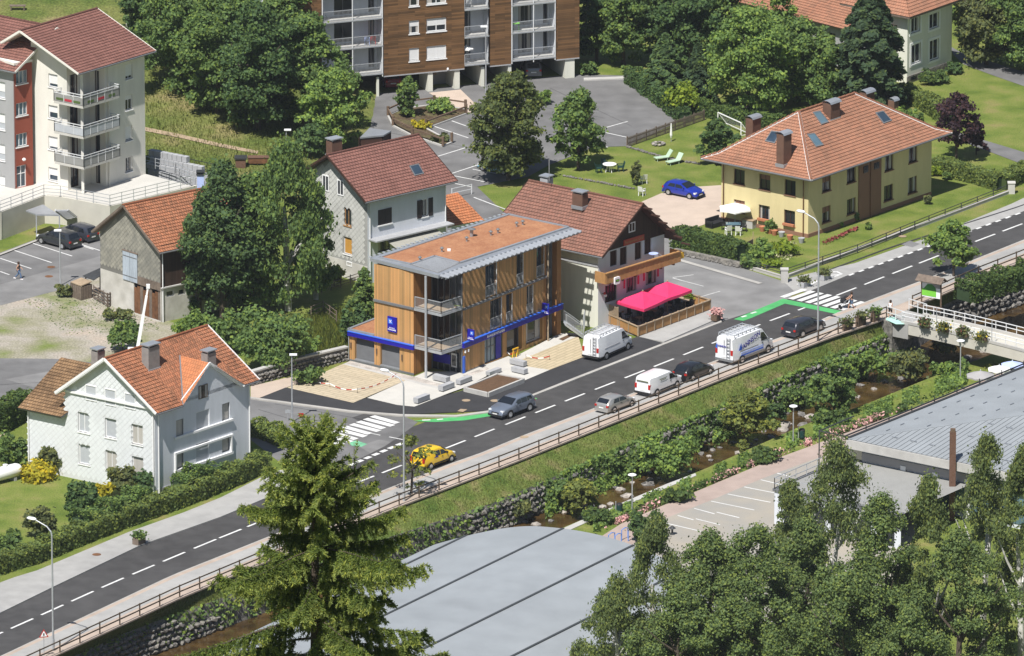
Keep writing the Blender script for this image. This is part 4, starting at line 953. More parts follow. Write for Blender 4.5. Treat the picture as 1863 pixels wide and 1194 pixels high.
# ================================================================== yellow house
def yellow_house():
 O = P(1470,433); U = hdir(1470,433,-.345); W = hdir(1470,433,.202,0,-1)
 R = O + U * len_to(O,U,1694); Lm = O + W * len_to(O,W,1312)
 B = thing('yellow_house','yellow two-storey house with terracotta hipped roof and four skylights','house',O)
 FL,FR = Face(O,Lm),Face(O,R); LU,LW = FR.L,FL.L; zt = zrow(O - U * 1.25 - W * 1.25,328) + .1
 ol = [FL.op(x,x + 20,y,y + h) for x,y,h in ((1335,306.5,27),(1381.5,316,27.5),(1427.5,326,27.5),(1335,362.5,22),(1380.5,372,27.5),(1426.5,381,27.5))]
 orr = [FR.op(x,x + w_,y,y + h) for x,w_,y,h in ((1496,16,324,27),(1541,16,309,26),(1610,15.5,286,27),(1653.5,15.5,271,27),(1496,15.5,378,29),(1541,16,364,28),(1608.5,16.5,339.5,28),(1652,16.5,325,29))]
 sm = [FR.op(1569.8,1577,303,315),FR.op(1589,1597,297,308)]
 wall(FL,B,0,zt,'stucco_yellow',ol); wall(FR,B,0,zt,'stucco_yellow',orr)
 for i,o in enumerate(ol): window(FL,B,o,'glass_dark','shutter_brown',mull=1,sill='terracotta' if i > 3 else 'stucco_brown',rec=.16,blind=.35 if i in (1,3) else 0,bmat='stucco_brown')
 for i,o in enumerate(orr): window(FR,B,o,'glass_dark','shutter_brown',mull=1,sill='stucco_brown',rec=.16,blind=.4 if i in (0,4) else 0,bmat='stucco_brown')
 a,b = FR.loc(1561.5,330)[0],FR.loc(1602,320)[0]; m = MB(); FR.box(m,a,b,.05,zt,.0,.1); m.build('stair_panel','stucco_brown',B)
 for o in sm: window(FR,B,(o[0],o[1],o[2],o[3]),'glass_dark','shutter_brown',proud=True,mull=0,rec=-.11)
 for o in sm: q = MB(); FR.box(q,o[0] - .03,o[1] + .03,o[2],o[3],.1,.16); q.build('window','glass_dark',B)
 shell(B,[R,R + W * LW,Lm],0,zt,'stucco_yellow')
 gr = FL.op(1357,1375,397,403); window(FL,B,gr,'glass_dark','trim_grey',proud=True,mull=0)
 pl = MB(); FL.box(pl,0,LW,0,.35,.002,.05); FR.box(pl,0,LU,0,.35,.002,.05); pl.build('plinth','stucco_brown',B)
 for i in (4,5):                                    # flower boxes
  o = ol[i]; m = MB(); FL.box(m,o[0],o[1],o[2] + .0,o[2] + .2,.05,.28); x = m.build('flower_box','terracotta',B)
 # bell-cast hipped roof
 oe = 1.25; ze = zt - .1; k1,k2 = LW * .5,LU
 zr = zrow(O + W * LW * .5 + U * LU * .28,203)
 def rp(u,w_,z): return O + U * u + W * w_ + V((0,0,z))
 rd = [(LU * .27,LW / 2),(LU * .73 - .2,LW / 2)]
 # outline rings: eave, bell-cast break, ridge
 E_ = [(-oe,-oe),(LU + oe,-oe),(LU + oe,LW + oe),(-oe,LW + oe)]
 f = .17; RG = [rd[0],rd[1],rd[1],rd[0]]
 Bk = [(lerp(e[0],g[0],f),lerp(e[1],g[1],f)) for e,g in zip(E_,RG)]
 zb = ze + (zr - ze) * .10; m = MB(); ro_pl = []
 for i in range(4):
  j = (i + 1) % 4; e0,e1 = rp(*E_[i],ze),rp(*E_[j],ze); b0,b1 = rp(*Bk[i],zb),rp(*Bk[j],zb); g0,g1 = rp(*RG[i],zr),rp(*RG[j],zr)
  courses(m,e0,e1,b1,b0); courses(m,b0,b1,g1,g0); ro_pl.append((b0,pnormal(b0,b1,g0)))
 ro = m.build('roof','tile_terracotta',B)
 s_ = MB(); pts = [rp(*e,ze - .02) for e in E_]; s_.face([p + V((0,0,-.14)) for p in pts]); [s_.face([pts[i] + V((0,0,-.14)),pts[(i + 1) % 4] + V((0,0,-.14)),pts[(i + 1) % 4],pts[i]]) for i in range(4)]; s_.build('soffit','shutter_brown',ro)
 for i in range(4):
  for a_,b_ in ((rp(*E_[i],ze),rp(*Bk[i],zb)),(rp(*Bk[i],zb),rp(*RG[i],zr))):
   h = MB(); n = max(2,int((b_ - a_).length / .42))
   for k in range(n): p,q = lerp(a_,b_,k / n),lerp(a_,b_,(k + .82) / n); h.tube([p + V((0,0,.05)),q + V((0,0,.09))],.12,6)
   h.build('hip_tiles','tile_terracotta',ro); h = MB(); h.bar(a_ + V((0,0,.0)),b_ + V((0,0,.02)),.26,.06); h.build('hip_mortar','trim_white',ro)
 h = MB(); n = 12; a_,b_ = rp(*rd[0],zr),rp(*rd[1],zr)
 for k in range(n): p,q = lerp(a_,b_,k / n),lerp(a_,b_,(k + .9) / n); h.tube([p + V((0,0,.03)),q + V((0,0,.06))],.13,6)
 h.build('ridge_tiles','tile_terracotta',ro)
 for i in range(4): j = (i + 1) % 4; g_ = MB(); g_.tube([pts[i] + V((0,0,-.05)),pts[j] + V((0,0,-.05))],.08,6); g_.build('gutter','trim_grey',ro)
 fr,lf,bk,rt = ro_pl[0],ro_pl[3],ro_pl[2],ro_pl[1]
 skylight(B,[(1467.5,245),(1481,243),(1498,265),(1484,268.5)],fr,'glass_sky'); skylight(B,[(1478,205),(1491,202.5),(1507.5,223),(1494,228)],fr,'glass_sky'); skylight(B,[(1592,206),(1606,202.5),(1622,220.5),(1607,226)],fr)
 skylight(B,[(1392,258),(1404,239),(1420,241),(1410,262)],lf)
 chimney(B,1432,239,298,23,lf,U,.8,cap='hood'); chimney(B,1519,182,216,27,fr,U,.9,cap='hood'); chimney(B,1376,210,262,24,bk,U,.8,cap='hood'); chimney(B,1583,163,196,24,bk,U,.8,cap='hood'); chimney(B,1630,178,216,14,bk,U,.7,cap='hood')
 for F_,u in ((FL,.45),(FL,LW - .3),(FR,b + .05 if False else (a + b) / 2)): pipe(B,F_.pt(u,0,.13),F_.pt(u,zt,.13),.05,'rust')
yellow_house()
# ================================================================== cream apartment block on its terrace
ZT = 2.4
def balcony(parent,F,u0,u1,z,d,ret=(),mt='steel_white',planter=None,h=1.0):
 m = MB(); F.box(m,u0,u1,z - .2,z,-.2,d); s_ = m.build('balcony_slab','concrete',parent)
 pts = [F.pt(u0 + .04,z,.02),F.pt(u0 + .04,z,d - .04),F.pt(u1 - .04,z,d - .04),F.pt(u1 - .04,z,.02)]
 railing_obj(s_,pts,h,.12,mt); return s_
def cream_block():
 O = P(151,352,ZT); U = hdir(151,352,-.31,ZT); W = hdir(151,352,.21,ZT,-1)
 R = O + U * len_to(O,U,265); Lm = O + W * len_to(O,W,59.5)
 B = thing('apartment_block','cream four-storey block with red tiled roof and stacked white corner balconies','building',O)
 FL,FR = Face(O,Lm),Face(O,R); LU,LW = FR.L,FL.L; zee,zrr = roof_z(O,U,W,(-1.2,-.7),(-1.2,LW + .2),134,56); sr = (zrr - zee) / (LW + .9); zt = zee + sr * .7 - .22; st = (zt - ZT - .3) / 4
 nL,nR = len_to(O,W,124) ,len_to(O,U,193)               # loggia cut out of the near corner
 ops = [FL.op(88,104.5,y,y + 24) for y in (133.5,190.5,247,303.5)]
 wall(FL,B,ZT,zt,'stucco_cream',ops,nL,LW,gable=[(LW,zt + LW * sr),(nL,zt + nL * sr)])
 orr = [FR.op(228,241,y,y + 27) for y in (119,175.5,231.5,288)]
 wall(FR,B,ZT,zt,'stucco_cream',orr,nR,LU)
 for i,o in enumerate(ops): window(FL,B,o,'glass_blue','trim_white',blind=(.75,.55,.8,.6)[i],sill='trim_white',mull=0)
 for i,o in enumerate(orr): window(FR,B,o,'glass_dark','trim_white',blind=(.8,.3,.9,0)[i],sill='trim_white',mull=1)
 # loggia inner walls with glazed doors
 C1,C2,C3 = FL.pt(nL,0),FL.pt(nL,0,-0) + U * nR,O + U * nR
 Fa,Fb = Face(V((C1.x,C1.y,ZT)),V((C2.x,C2.y,ZT))),Face(V((C2.x,C2.y,ZT)),V((C3.x,C3.y,ZT)))
 da = [(nR * .12,nR * .48,ZT + st * k + .1,ZT + st * k + 2.1) for k in range(4)]; db = [(nL * .3,nL * .62,ZT + st * k + .1,ZT + st * k + 2.1) for k in range(4)]
 wall(Fa,B,ZT,zt,'stucco_cream',da,name='loggia_wall'); wall(Fb,B,ZT,zt,'stucco_cream',db,name='loggia_wall')
 for o in da: window(Fa,B,o,'glass_dark','shutter_brown',mull=1,name='balcony_door')
 for o in db: window(Fb,B,o,'glass_dark','shutter_brown',mull=0,name='balcony_door')
 shell(B,[R,R + W * LW,Lm],ZT,zt + .0,'stucco_cream')
 m = MB(); m.bar(O + V((0,0,0)),V((O.x,O.y,zt)),.24,.24); m.build('corner_column','stucco_cream',B)
 for k in range(1,4):
  z = ZT + st * k; m = MB(); d = 1.0
  a = [O - U * d - W * d,O - U * d + W * (nL + .6),O + W * (nL + .6),O + W * nL + U * nR,O + U * (nR + .7),O + U * (nR + .7) - W * d]
  lo,hi = [V((p.x,p.y,z - .22)) for p in a],[V((p.x,p.y,z)) for p in a]; m.face(hi); m.face(lo[::-1])
  for i in range(6): j = (i + 1) % 6; m.face([lo[i],lo[j],hi[j],hi[i]])
  s_ = m.build('balcony_slab','concrete_white',B); q = [hi[2] - U * .05,hi[1],hi[0],hi[5],hi[4]]
  railing_obj(s_,q,1.0,.9,'steel_white',rails=(1.,.78),bal=.04,bar=.06)
  g = MB()
  for p1,p2 in zip(q,q[1:]): g.face([p1 + V((0,0,.05)),p2 + V((0,0,.05)),p2 + V((0,0,.7)),p1 + V((0,0,.7))])
  g.build('glass_panel','blind_grey' if k == 2 else 'membrane',s_)
  if k != 2:                                       # flower troughs behind the rails
   for (p1,p2) in ((q[1],q[2]),(q[2],q[3])):
    for t in (.2,.5,.8): c = lerp(p1,p2,t) + V((0,0,.5)) + (O + U * 2 + W * 2 - lerp(p1,p2,t)).normalized() * .25; x = MB(); x.box(c,(.8,.2,.22),(p2 - p1).normalized(),V((0,0,1)).cross((p2 - p1).normalized())); x.build('flower_trough','flower_red' if t == .5 else 'leaf_mid',s_)
 # roof: long slope to the right, seen from above
 ov = .7; s_ = sr
 def rp(u,a,z): return O + W * u + U * a + V((0,0,z))
 ur = LW + .2; zr = zt + ur * s_ + .2 - ZT; z0 = zt - ZT
 e0,e1 = rp(-.7,-ov - .5,z0 - .7 * s_ + .2),rp(-.7,LU + .7,z0 - .7 * s_ + .2); r0,r1 = rp(ur,-ov - .5,zr),rp(ur,LU + .7,zr); f0,f1 = rp(ur + 2.2,-ov - .5,zr - 1.4),rp(ur + 2.2,LU + .7,zr - 1.4)
 gable_roof(B,e0,e1,r0,r1,f0,f1,'tile_redbrown','stucco_cream')
 pipe(B,FR.pt(nR + .35,ZT,.1),FR.pt(nR + .35,zt,.1),.06,'stucco_cream')
 # red stair tower
 tA,tB = P(61,336.5,ZT),P(27,344,ZT); T = thing('stair_tower','red stair tower between the cream block and the grey block','building',tA)
 Ft = Face(tA,tB); zc = Ft.loc(58,112)[1]
 to = [Ft.op(29,50,y,y + 24) for y in (131,189,245)]; do = Ft.op(30,48,303,343)
 wall(Ft,T,ZT,zc,'stucco_red',to + [do])
 for o in to: window(Ft,T,o,'glass_sky','trim_white',mull=2,sill='trim_white')
 window(Ft,T,do,'glass_blue','trim_white',mull=1,cross=True,name='door')
 m = MB(); Ft.box(m,-.0,Ft.L,zc,zc + .22,-2.5,.12); m.build('parapet','stucco_cream',T)
 m = MB(); m.lathe(Ft.pt(Ft.L * .6,ZT + 2.6,.3),[(0,-.16),(.13,-.1),(.17,0),(.13,.1),(0,.16)],10); m.build('wall_lamp','lamp_glass',T)
 # grey block running out of the picture
 Gk = thing('grey_block','grey rendered block with red tiled roof at the left edge','building',P(28,345,ZT))
 Fg = Face(P(28,344,ZT),P(28,344,ZT) + W * 9); zg = Fg.loc(28,128)[1]
 gop = [Fg.op(-8,9,y,y + 30) for y in (147,204,260,317)]
 wall(Fg,Gk,ZT,zg,'stucco_grey',gop)
 for o in gop: window(Fg,Gk,o,'blind_grey','trim_white',blind=.6,sill='trim_white',mull=0)
 q = Fg.O; shell(Gk,[q + U * 3,q + U * 9],ZT,zg,'stucco_grey')
 e0,e1 = q + W * 9 - U * .5 + V((0,0,zg - ZT)),q - W * .6 - U * .5 + V((0,0,zg - ZT)); r0,r1 = q + W * 9 + U * 5 + V((0,0,zg - ZT + 2.9)),q - W * .6 + U * 5 + V((0,0,zg - ZT + 2.9))
 gable_roof(Gk,e0,e1,r0,r1,r0 + U * 5 - V((0,0,2.9)),r1 + U * 5 - V((0,0,2.9)),'tile_redbrown','stucco_cream')
 # terrace slab, retaining walls, railings
 tp = [P(-200,420,ZT),P(0,388,ZT),P(80,358,ZT),P(110,360,ZT),P(200,377,ZT),P(355,340,ZT),P(262,316,ZT),P(200,280,ZT),P(20,300,ZT),P(-200,330,ZT)]
 sheet('terrace',tp,'concrete_white',side=ZT - .05)
 tr = bpy.data.objects['terrace']
 wt = MB()
 for a,b in (((-200,420),(0,388)),((0,388),(80,358)),((80,358),(110,360)),((110,360),(200,377)),((200,377),(355,340))):
  p,q2 = P(*a,ZT),P(*b,ZT); p = V((p.x,p.y,0)); q2 = V((q2.x,q2.y,0)); Fw = Face(p,q2); w_ = MB(); Fw.box(w_,-.1,Fw.L + .1,0,ZT + .12,-.12,.12); w_.build('retaining_wall','concrete_wall',tr)
 for nm,pl in (('terrace_railing',((-200,418),(0,386),(80,356),(110,358),(200,375),(350,339))),):
  t = thing('terrace_railing','grey post and wire railing round the cream block terrace','railing',P(110,358,ZT)); pp = [P(x,y,ZT + .12) for x,y in pl]
  for a,b in zip(pp,pp[1:]):
   for zz in (.35,.65,.98): m = MB(); m.bar(a + V((0,0,zz)),b + V((0,0,zz)),.04); m.build('rail','galvanised',t)
   n = max(1,int((b - a).length / 1.35))
   for i in range(n): m = MB(); c = lerp(a,b,i / n); m.bar(c,c + V((0,0,1.0)),.06); m.build('post','galvanised',t)
 t = thing('yard_railing','grey tube railing behind the white terrace of the cream block','railing',P(268,305,ZT)); pp = [P(264,303,ZT),P(320,316,ZT),P(352,330,ZT)]
 for a,b in zip(pp,pp[1:]):
  for zz in (.3,.6,.95): m = MB(); m.bar(a + V((0,0,zz)),b + V((0,0,zz)),.05); m.build('rail','galvanised',t)
  for i in range(4): m = MB(); c = lerp(a,b,i / 3); m.bar(c,c + V((0,0,.98)),.06); m.build('post','galvanised',t)
 # block retaining wall behind
 t = thing('block_wall','stepped grey concrete block wall below the meadow','wall',P(330,318,1.5)); r = random.Random(3)
 a,b = P(262,300,ZT),P(392,326,ZT); Fw = Face(V((a.x,a.y,0)),V((b.x,b.y,0))); n = 15
 for k in range(5):
  for i in range(n):
   z = ZT - 1.5 + .55 * k; lim = ZT + 1.2 - 1.6 * max(0,i - 6) / 8
   if z + .5 > lim + .3: continue
   m = MB(); u = lerp(0,Fw.L,i / n) + (Fw.L / n / 2 if k % 2 else 0); d = -.16 * k + r.uniform(-.03,.03); Fw.box(m,u + .02,u + Fw.L / n - .02,z + .01,z + .53,d - .5,d); m.build('block','concrete_grey',t)
 # outdoor stair down to the car park
 t = thing('outdoor_stair','grey steel stair under the terrace walkway beside the parked cars','stairs',P(120,410)); a,b = P(112,383,ZT - .3),P(140,405,.1)
 for i in range(11): m = MB(); c = lerp(a,b,i / 10); m.box(c,(1.1,.3,.05)); m.build('tread','galvanised',t)
 for dx in (-.55,.55): m = MB(); m.bar(a + V((dx,0,0)),b + V((dx,0,0)),.06,.2); m.build('stringer','galvanised',t)
 t = thing('walkway_canopy','flat grey canopy on thin posts at the foot of the terrace wall','canopy',P(80,425)); c = [P(47,383,2.3),P(78,372,2.3),P(108,391,2.3),P(66,390,2.3)]; m = MB(); slab(m,c,0,.12); m.build('canopy_roof','zinc',t)
 for p in (c[2],c[3]): m = MB(); m.bar(V((p.x,p.y,0)),V((p.x,p.y,2.25)),.1); m.build('post','galvanised',t)
 p = P(365,330,ZT); t = thing('flue','small blue-grey flue with metal cowl at the end of the terrace','chimney',p + V((0,0,-2.3))); m = MB(); m.box(p + V((0,0,-.9)),(.6,.6,3.0)); m.build('flue_shaft','parasol_blue',t); m = MB(); m.box(p + V((0,0,.66)),(.75,.75,.1)); m.box(p + V((0,0,.92)),(.75,.75,.08)); [m.box(p + V((a_,b_,.79)),(.07,.07,.2)) for a_ in (-.3,.3) for b_ in (-.3,.3)]; m.build('cowl','steel_dark',t)
cream_block()
# ================================================================== bank clad in larch
def bank():
 K = P(803,695.5); A = P(842,682); E_ = P(1020,610); U = (E_ - A).normalized(); W = hdir(752,683.5,.235,0,-1)
 # corner where the street front and the side front would meet
 WC = P(752.7,683.5); LW = P(636,657)
 B = thing('bank','three-storey bank clad in larch boards with flat orange planted roof and blue fascia','bank',K)
 FS = Face(WC,LW); FF = Face(A,E_); zf0,zf1 = FS.loc(752,636)[1],FS.loc(752,628.5)[1]
 zR = zrow(P(803,695),509); z2 = FS.loc(752,562)[1]; dep = FS.L
 ub = len_to(WC,FS.U,681.5)                                   # upper storeys end here,the low wing goes on
 def boards(F,u0,u1,z0,z1,mt,name='cladding',d=0.): wall(F,B,z0,z1,mt,(),u0,u1,name=name)
 # ground floor of the side front with two wide shutters of glass
 g = [FS.op(645.5,681,621,661),FS.op(692,727,631.5,672)]
 wall(FS,B,.0,zf1,'larch',[(a,b,.25,zf0 - .1) for a,b,c,d in g],name='side_wall',depth=.3)
 for a,b,c,d in g:
  m = MB(); n = 22
  for i in range(n): z0,z1 = lerp(.27,zf0 - .1,i / n),lerp(.27,zf0 - .1,(i + 1) / n); m.hexa([FS.pt(a,z0,-.2),FS.pt(b,z0,-.2),FS.pt(b,z0,-.26),FS.pt(a,z0,-.26),FS.pt(a,z1 - .02,-.24),FS.pt(b,z1 - .02,-.24),FS.pt(b,z1 - .02,-.27),FS.pt(a,z1 - .02,-.27)])
  m.build('louvre_blind','trim_grey',B)['kind'] = 'stuff'
  w_ = MB(); FS.box(w_,a,b,.2,.3,-.28,.04); w_.build('sill','zinc',B)
 m = MB(); FS.box(m,-.05,FS.L,0,.2,.002,.05); m.build('plinth','trim_grey',B)
 for x in (639,686,732): u,z = FS.loc(x,623 + (x - 639) * .24); q = MB(); FS.box(q,u - .05,u + .05,z - .5,z,.02,.1); q.build('wall_light','wood_post',B)
 # upper storeys of the side front
 wall(FS,B,zf1,z2 - .08,'larch',(),0,ub,name='side_cladding'); wall(FS,B,z2 + .12,zR + .1,'larch',(),0,ub,name='side_cladding')
 m = MB(); FS.box(m,-.05,ub + .03,z2 - .08,z2 + .12,-.05,.12); m.build('floor_band','trim_grey',B)
 shell(B,[FS.pt(ub,0),FS.pt(ub,0) + U * 13],zf1,zR,'larch','end_wall'); shell(B,[LW,LW + U * 5],0,zf1,'larch','wing_wall')
 # return wall of the corner notch, running back from the side front
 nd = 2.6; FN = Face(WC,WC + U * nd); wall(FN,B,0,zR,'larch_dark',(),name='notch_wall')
 nb = WC + U * nd; FQ = Face(nb,V((A.x,A.y,0)) + (U * 0)); FQ = Face(nb,A + (nb - WC) * .0 + FF.N * 0)
 # glazed back of the notch on each floor
 zs = [0,zf1 - .05,z2 + .1]
 for k,z in enumerate(zs):
  zt = (zs + [zR])[k + 1] - .25; m = MB(); FQ.quad(m,0,FQ.L,z + .05,zt,0); m.build('notch_glazing','glass_dark',B)
  for i in range(6): m = MB(); u = lerp(.05,FQ.L - .05,i / 5); FQ.box(m,u - .04,u + .04,z + .05,zt,.0,.07); m.build('glazing_bar','trim_grey',B)
 m = MB(); FQ.quad(m,.2,FQ.L * .62,.7,1.5,.08); m.build('lobby_poster','bank_blue',B)
 atm = MB(); FQ.box(atm,FQ.L * .66,FQ.L * .84,.55,1.75,.09,.16); ao = atm.build('cash_machine','galvanised',B); m = MB(); FQ.box(m,FQ.L * .685,FQ.L * .815,.7,1.6,.16,.17); m.build('screen','glass_dark',ao)
 # corner balconies
 for z in (zf1 - .05,z2 + .08):
  poly = [WC + FS.U * 0,K,A,nb]; m = MB(); lo,hi = [V((p.x,p.y,z - .18)) for p in poly],[V((p.x,p.y,z)) for p in poly]; m.face(hi); m.face(lo[::-1]); [m.face([lo[i],lo[(i + 1) % 4],hi[(i + 1) % 4],hi[i]]) for i in range(4)]
  s_ = m.build('balcony_slab','concrete',B); f = MB(); f.face([lerp(p,sum(hi,V()) / 4,.06) + V((0,0,.012)) for p in hi]); f.build('decking','wood_pale',s_)
  e = V((0,0,.0)); railing_obj(s_,[lerp(hi[0],hi[1],.05),lerp(hi[1],hi[3],.02),lerp(hi[2],hi[1],.05)],1.0,.11,'galvanised',bar=.06,bal=.022)
  for p,q in ((hi[0],hi[1]),(hi[1],hi[2])): m = MB(); m.bar(p + V((0,0,-.09)),q + V((0,0,-.09)),.06,.22); m.build('slab_edge','galvanised',s_)
 c = P(775,690.5); m = MB(); m.tube([c,V((c.x,c.y,zR + .1))],.11,10); m.build('corner_column','galvanised',B)
 # street front -------------------------------------------------
 z3 = FF.loc(842,563)[1]; zfa,zfb = FF.loc(842,633)[1],FF.loc(842,624)[1]; uE = FF.L
 def col(x): return FF.loc(x,560)[0]
 up1 = [(col(892),col(912),zfb + .1,z3 - .25),(col(921),col(931),zfb + .1,z3 - .25),(col(958),col(969),zfb + .1,z3 - .25)]
 up2 = [(col(883),col(903),z3 + .15,zR - .25),(col(940),col(951),z3 + .15,zR - .25),(col(976),col(989),z3 + .15,zR - .25)]
 uc = col(993.5)
 gr = [(col(881.5),col(915),.12,zfa - .05),(col(922),col(950),.2,zfa - .1),(col(957),col(987),.35,zfa - .1)]
 wall(FF,B,0,zfb,'larch',gr,0,uc,name='front_wall',depth=.45); wall(FF,B,zfb,z3 - .1,'larch',up1,0,uc,name='front_cladding',depth=.3); wall(FF,B,z3 + .1,zR,'larch',up2,0,uc,name='front_cladding',depth=.3)
 for i,o in enumerate(up1 + up2):
  w_ = window(FF,B,o,'glass_blue' if i % 2 else 'glass_dark','trim_grey',mull=1 if i in (0,3) else 0,rec=.26)
  m = MB(); a,b = o[0] + .02,o[1] - .02; railing(m,[FF.pt(a,o[2] + .02,.02),FF.pt(b,o[2] + .02,.02)],1.0,.11,bar=.04,bal=.02); m.build('window_guard','galvanised',w_)
  r = MB(); FF.box(r,o[1] - .0,o[1] + .05,o[2],o[3],-.25,.03); r.build('reveal','trim_white',w_)
 window(FF,B,gr[0],'glass_sky','trim_grey',mull=4,cross=True,rec=.1,name='entrance_glazing'); window(FF,B,gr[1],'glass_dark','trim_grey',mull=0,rec=.4,name='shop_window'); window(FF,B,gr[2],'glass_dark','galvanised',mull=0,rec=.3,fw=.12,name='shop_window')
 m = MB(); FF.box(m,col(903),col(912),.15,zfa - .2,-.08,-.04); m.build('door_poster','bank_blue',B)
 m = MB(); FF.box(m,-.02,uc,z3 - .1,z3 + .1,-.05,.13); bd = m.build('floor_band','trim_grey',B)
 for i in range(14): q = MB(); u = lerp(.3,uc - .2,i / 13); FF.box(q,u - .09,u + .09,z3 - .02,z3 + .05,.13,.16); q.build('band_clip','galvanised',bd)
 m = MB(); FF.box(m,-.03,gr[0][0] - .02,0,.2,.002,.05); m.build('plinth','trim_grey',B)
 # recessed end bay
 FE = Face(FF.pt(uc,0,-.5),FF.pt(uE,0,-.5)); eo = [(.35,FE.L - .8,z,z + 2.1) for z in (.3,zfb + .3,z3 + .3)]
 wall(FE,B,0,zR,'trim_grey',eo,0,FE.L - .55,name='end_bay_wall'); [window(FE,B,o,'glass_dark','trim_grey',mull=1) for o in eo]
 m = MB(); FE.box(m,FE.L - .55,FE.L + .05,0,zR,-.3,.5); m.build('end_pilaster','larch',B)
 m = MB(); FF.box(m,uc - .3,uc + .02,0,zR,-.5,.02); m.build('bay_pilaster','larch',B)
 shell(B,[E_,E_ - FF.N * 8],0,zR,'larch','far_wall')
 p = FF.pt(col(991),0,.35); m = MB(); m.tube([p,V((p.x,p.y,zR))],.07,8); m.build('front_column','wood_pale',B)
 # blue fascia, both fronts
 for F_,u0,u1,z0,z1 in ((FS,-.12,FS.L + .05,zf0,zf1),(FF,-.1,uE + .05,zfa,zfb)):
  m = MB(); F_.box(m,u0,u1,z0,z1,.0,.22); fo = m.build('fascia','bank_blue',B); m = MB(); F_.box(m,u0,u1,z1,z1 + .05,.0,.26); m.build('fascia_trim','bank_blue_light',fo)
 lettering('BANQUE POPULAIRE',.27,FF.pt(col(898.5),(zfa + zfb) / 2,.225),FF.U,FF.N,'sign_white',fo,bold=.008)
 for F_,u in ((FF,.15),(FF,col(849.5))): m = MB(); m.lathe(F_.pt(u,zfa - .35,.15),[(0,-.14),(.07,-.1),(.07,.1),(0,.14)],8); m.build('wall_lamp','lamp_glass',B)
 m = MB(); FF.box(m,-.06,.22,.15,zfa - .75,.03,.1); m.build('blue_panel','bank_blue_light',B)
 # roof slab, planted roof, edge louvres
 zr = zR + .45; c = [P(675,471,0),P(797,503,0),P(1049,420,0),P(925,390,0)]
 rc = [P(673,469.5,zr),P(797.5,501,zr),P(1045,415.5,zr),P(925,388,zr)]
 m = MB(); lo = [p - V((0,0,.28)) for p in rc]; m.face(rc); m.face(lo[::-1]); [m.face([lo[i],lo[(i + 1) % 4],rc[(i + 1) % 4],rc[i]]) for i in range(4)]; ro = m.build('roof','zinc',B)
 cc = sum(rc,V()) / 4
 gp = [P(690,470,zr),P(782,491,zr),P(1034,414.5,zr),P(926,392,zr)]
 nt_ = [P(748,482,zr),P(790.5,467.5,zr),P(836,479.5,zr)]      # glazed cut-out over the corner
 gpoly = [gp[0],nt_[0],nt_[1],nt_[2],gp[2],gp[3]]
 sheet('planted_roof',[p + V((0,0,.03)) for p in gpoly],'sedum',parent=ro)
 for i in range(len(gpoly)): m = MB(); p,q = gpoly[i],gpoly[(i + 1) % len(gpoly)]; m.bar(p + V((0,0,.06)),q + V((0,0,.06)),.22,.12); m.build('roof_kerb','zinc',ro)
 gt = [nt_[0],nt_[1],nt_[2],P(797,497,zr)]; m = MB(); m.face([p + V((0,0,.02)) for p in gt]); go = m.build('corner_grating','chimney_shingle',ro)
 for i in range(16): m = MB(); t = (i + .5) / 16; a,b = lerp(gt[0],gt[1],t),lerp(gt[3],gt[2],t); m.bar(a + V((0,0,.05)),b + V((0,0,.05)),.07,.05); m.build('grating_bar','galvanised',go)
 ed = (rc[2] - rc[1]).normalized(); eo_ = V((ed.y,-ed.x,0)); n = 31                                        # louvre fins along the street edge
 for i in range(n):
  p = lerp(rc[1],rc[2],(i + .3) / n) + V((0,0,-.1)); m = MB(); m.hexa([p - eo_ * .1 + V((0,0,-.04)),p - eo_ * .1 + ed * .2 + V((0,0,.10)),p + eo_ * .95 + ed * .2 + V((0,0,.08)),p + eo_ * .95 + V((0,0,-.06)),p - eo_ * .1 + V((0,0,.0)),p - eo_ * .1 + ed * .2 + V((0,0,.14)),p + eo_ * .95 + ed * .2 + V((0,0,.12)),p + eo_ * .95 + V((0,0,-.02))])
  m.build('roof_louvre','zinc',ro)
 for k in (.35,.75): m = MB(); m.bar(rc[1] + eo_ * k + V((0,0,-.2)),rc[2] + eo_ * k + V((0,0,-.2)),.08,.1); m.build('louvre_bearer','trim_grey',ro)
 for i in range(30): p = lerp(rc[0],rc[3],(i + .5) / 30); m = MB(); m.box(p - eo_ * .22 + V((0,0,-.02)),(.22,.3,.08),ed,eo_); m.build('rear_clip','galvanised',ro)
 for x,y,s_ in ((858,431,1.),(849,440,.4),(893,429,.4),(906,425,.4),(940,413,.4),(951,410,.4),(804,459,.4),(764,476,.4)):
  p = P(x,y,zr); m = MB(); m.tube([p,p + V((0,0,.55 * s_ + .15))],.12 * s_ + .03,8); vo = m.build('roof_vent','zinc',ro); m = MB(); m.lathe(p + V((0,0,.55 * s_ + .1)),[(.3 * s_ + .05,0),(.3 * s_ + .05,.04),(.05,.16)],10); m.build('vent_cap','trim_grey',vo)
 m = MB(); m.box(P(816.8,455,zr + .1),(.28,.28,.16)); m.build('roof_hatch','sign_white',ro)
 # low wing roof
 zw = zf1 + .12; wp = [LW + FS.U * .1 + V((0,0,zw)),FS.pt(ub,zw),FS.pt(ub,zw) + U * 5,LW + U * 5 + FS.U * .1 + V((0,0,zw))]
 sheet('wing_roof',wp,'sedum',parent=B); [MB().bar(wp[i],wp[(i + 1) % 4],.25,.16).build('wing_kerb','zinc',B) for i in (0,3)]
 m = MB(); m.tube([LW + FS.N * .1,LW + FS.N * .1 + V((0,0,zf1))],.04,6); m.build('downpipe','galvanised',B)
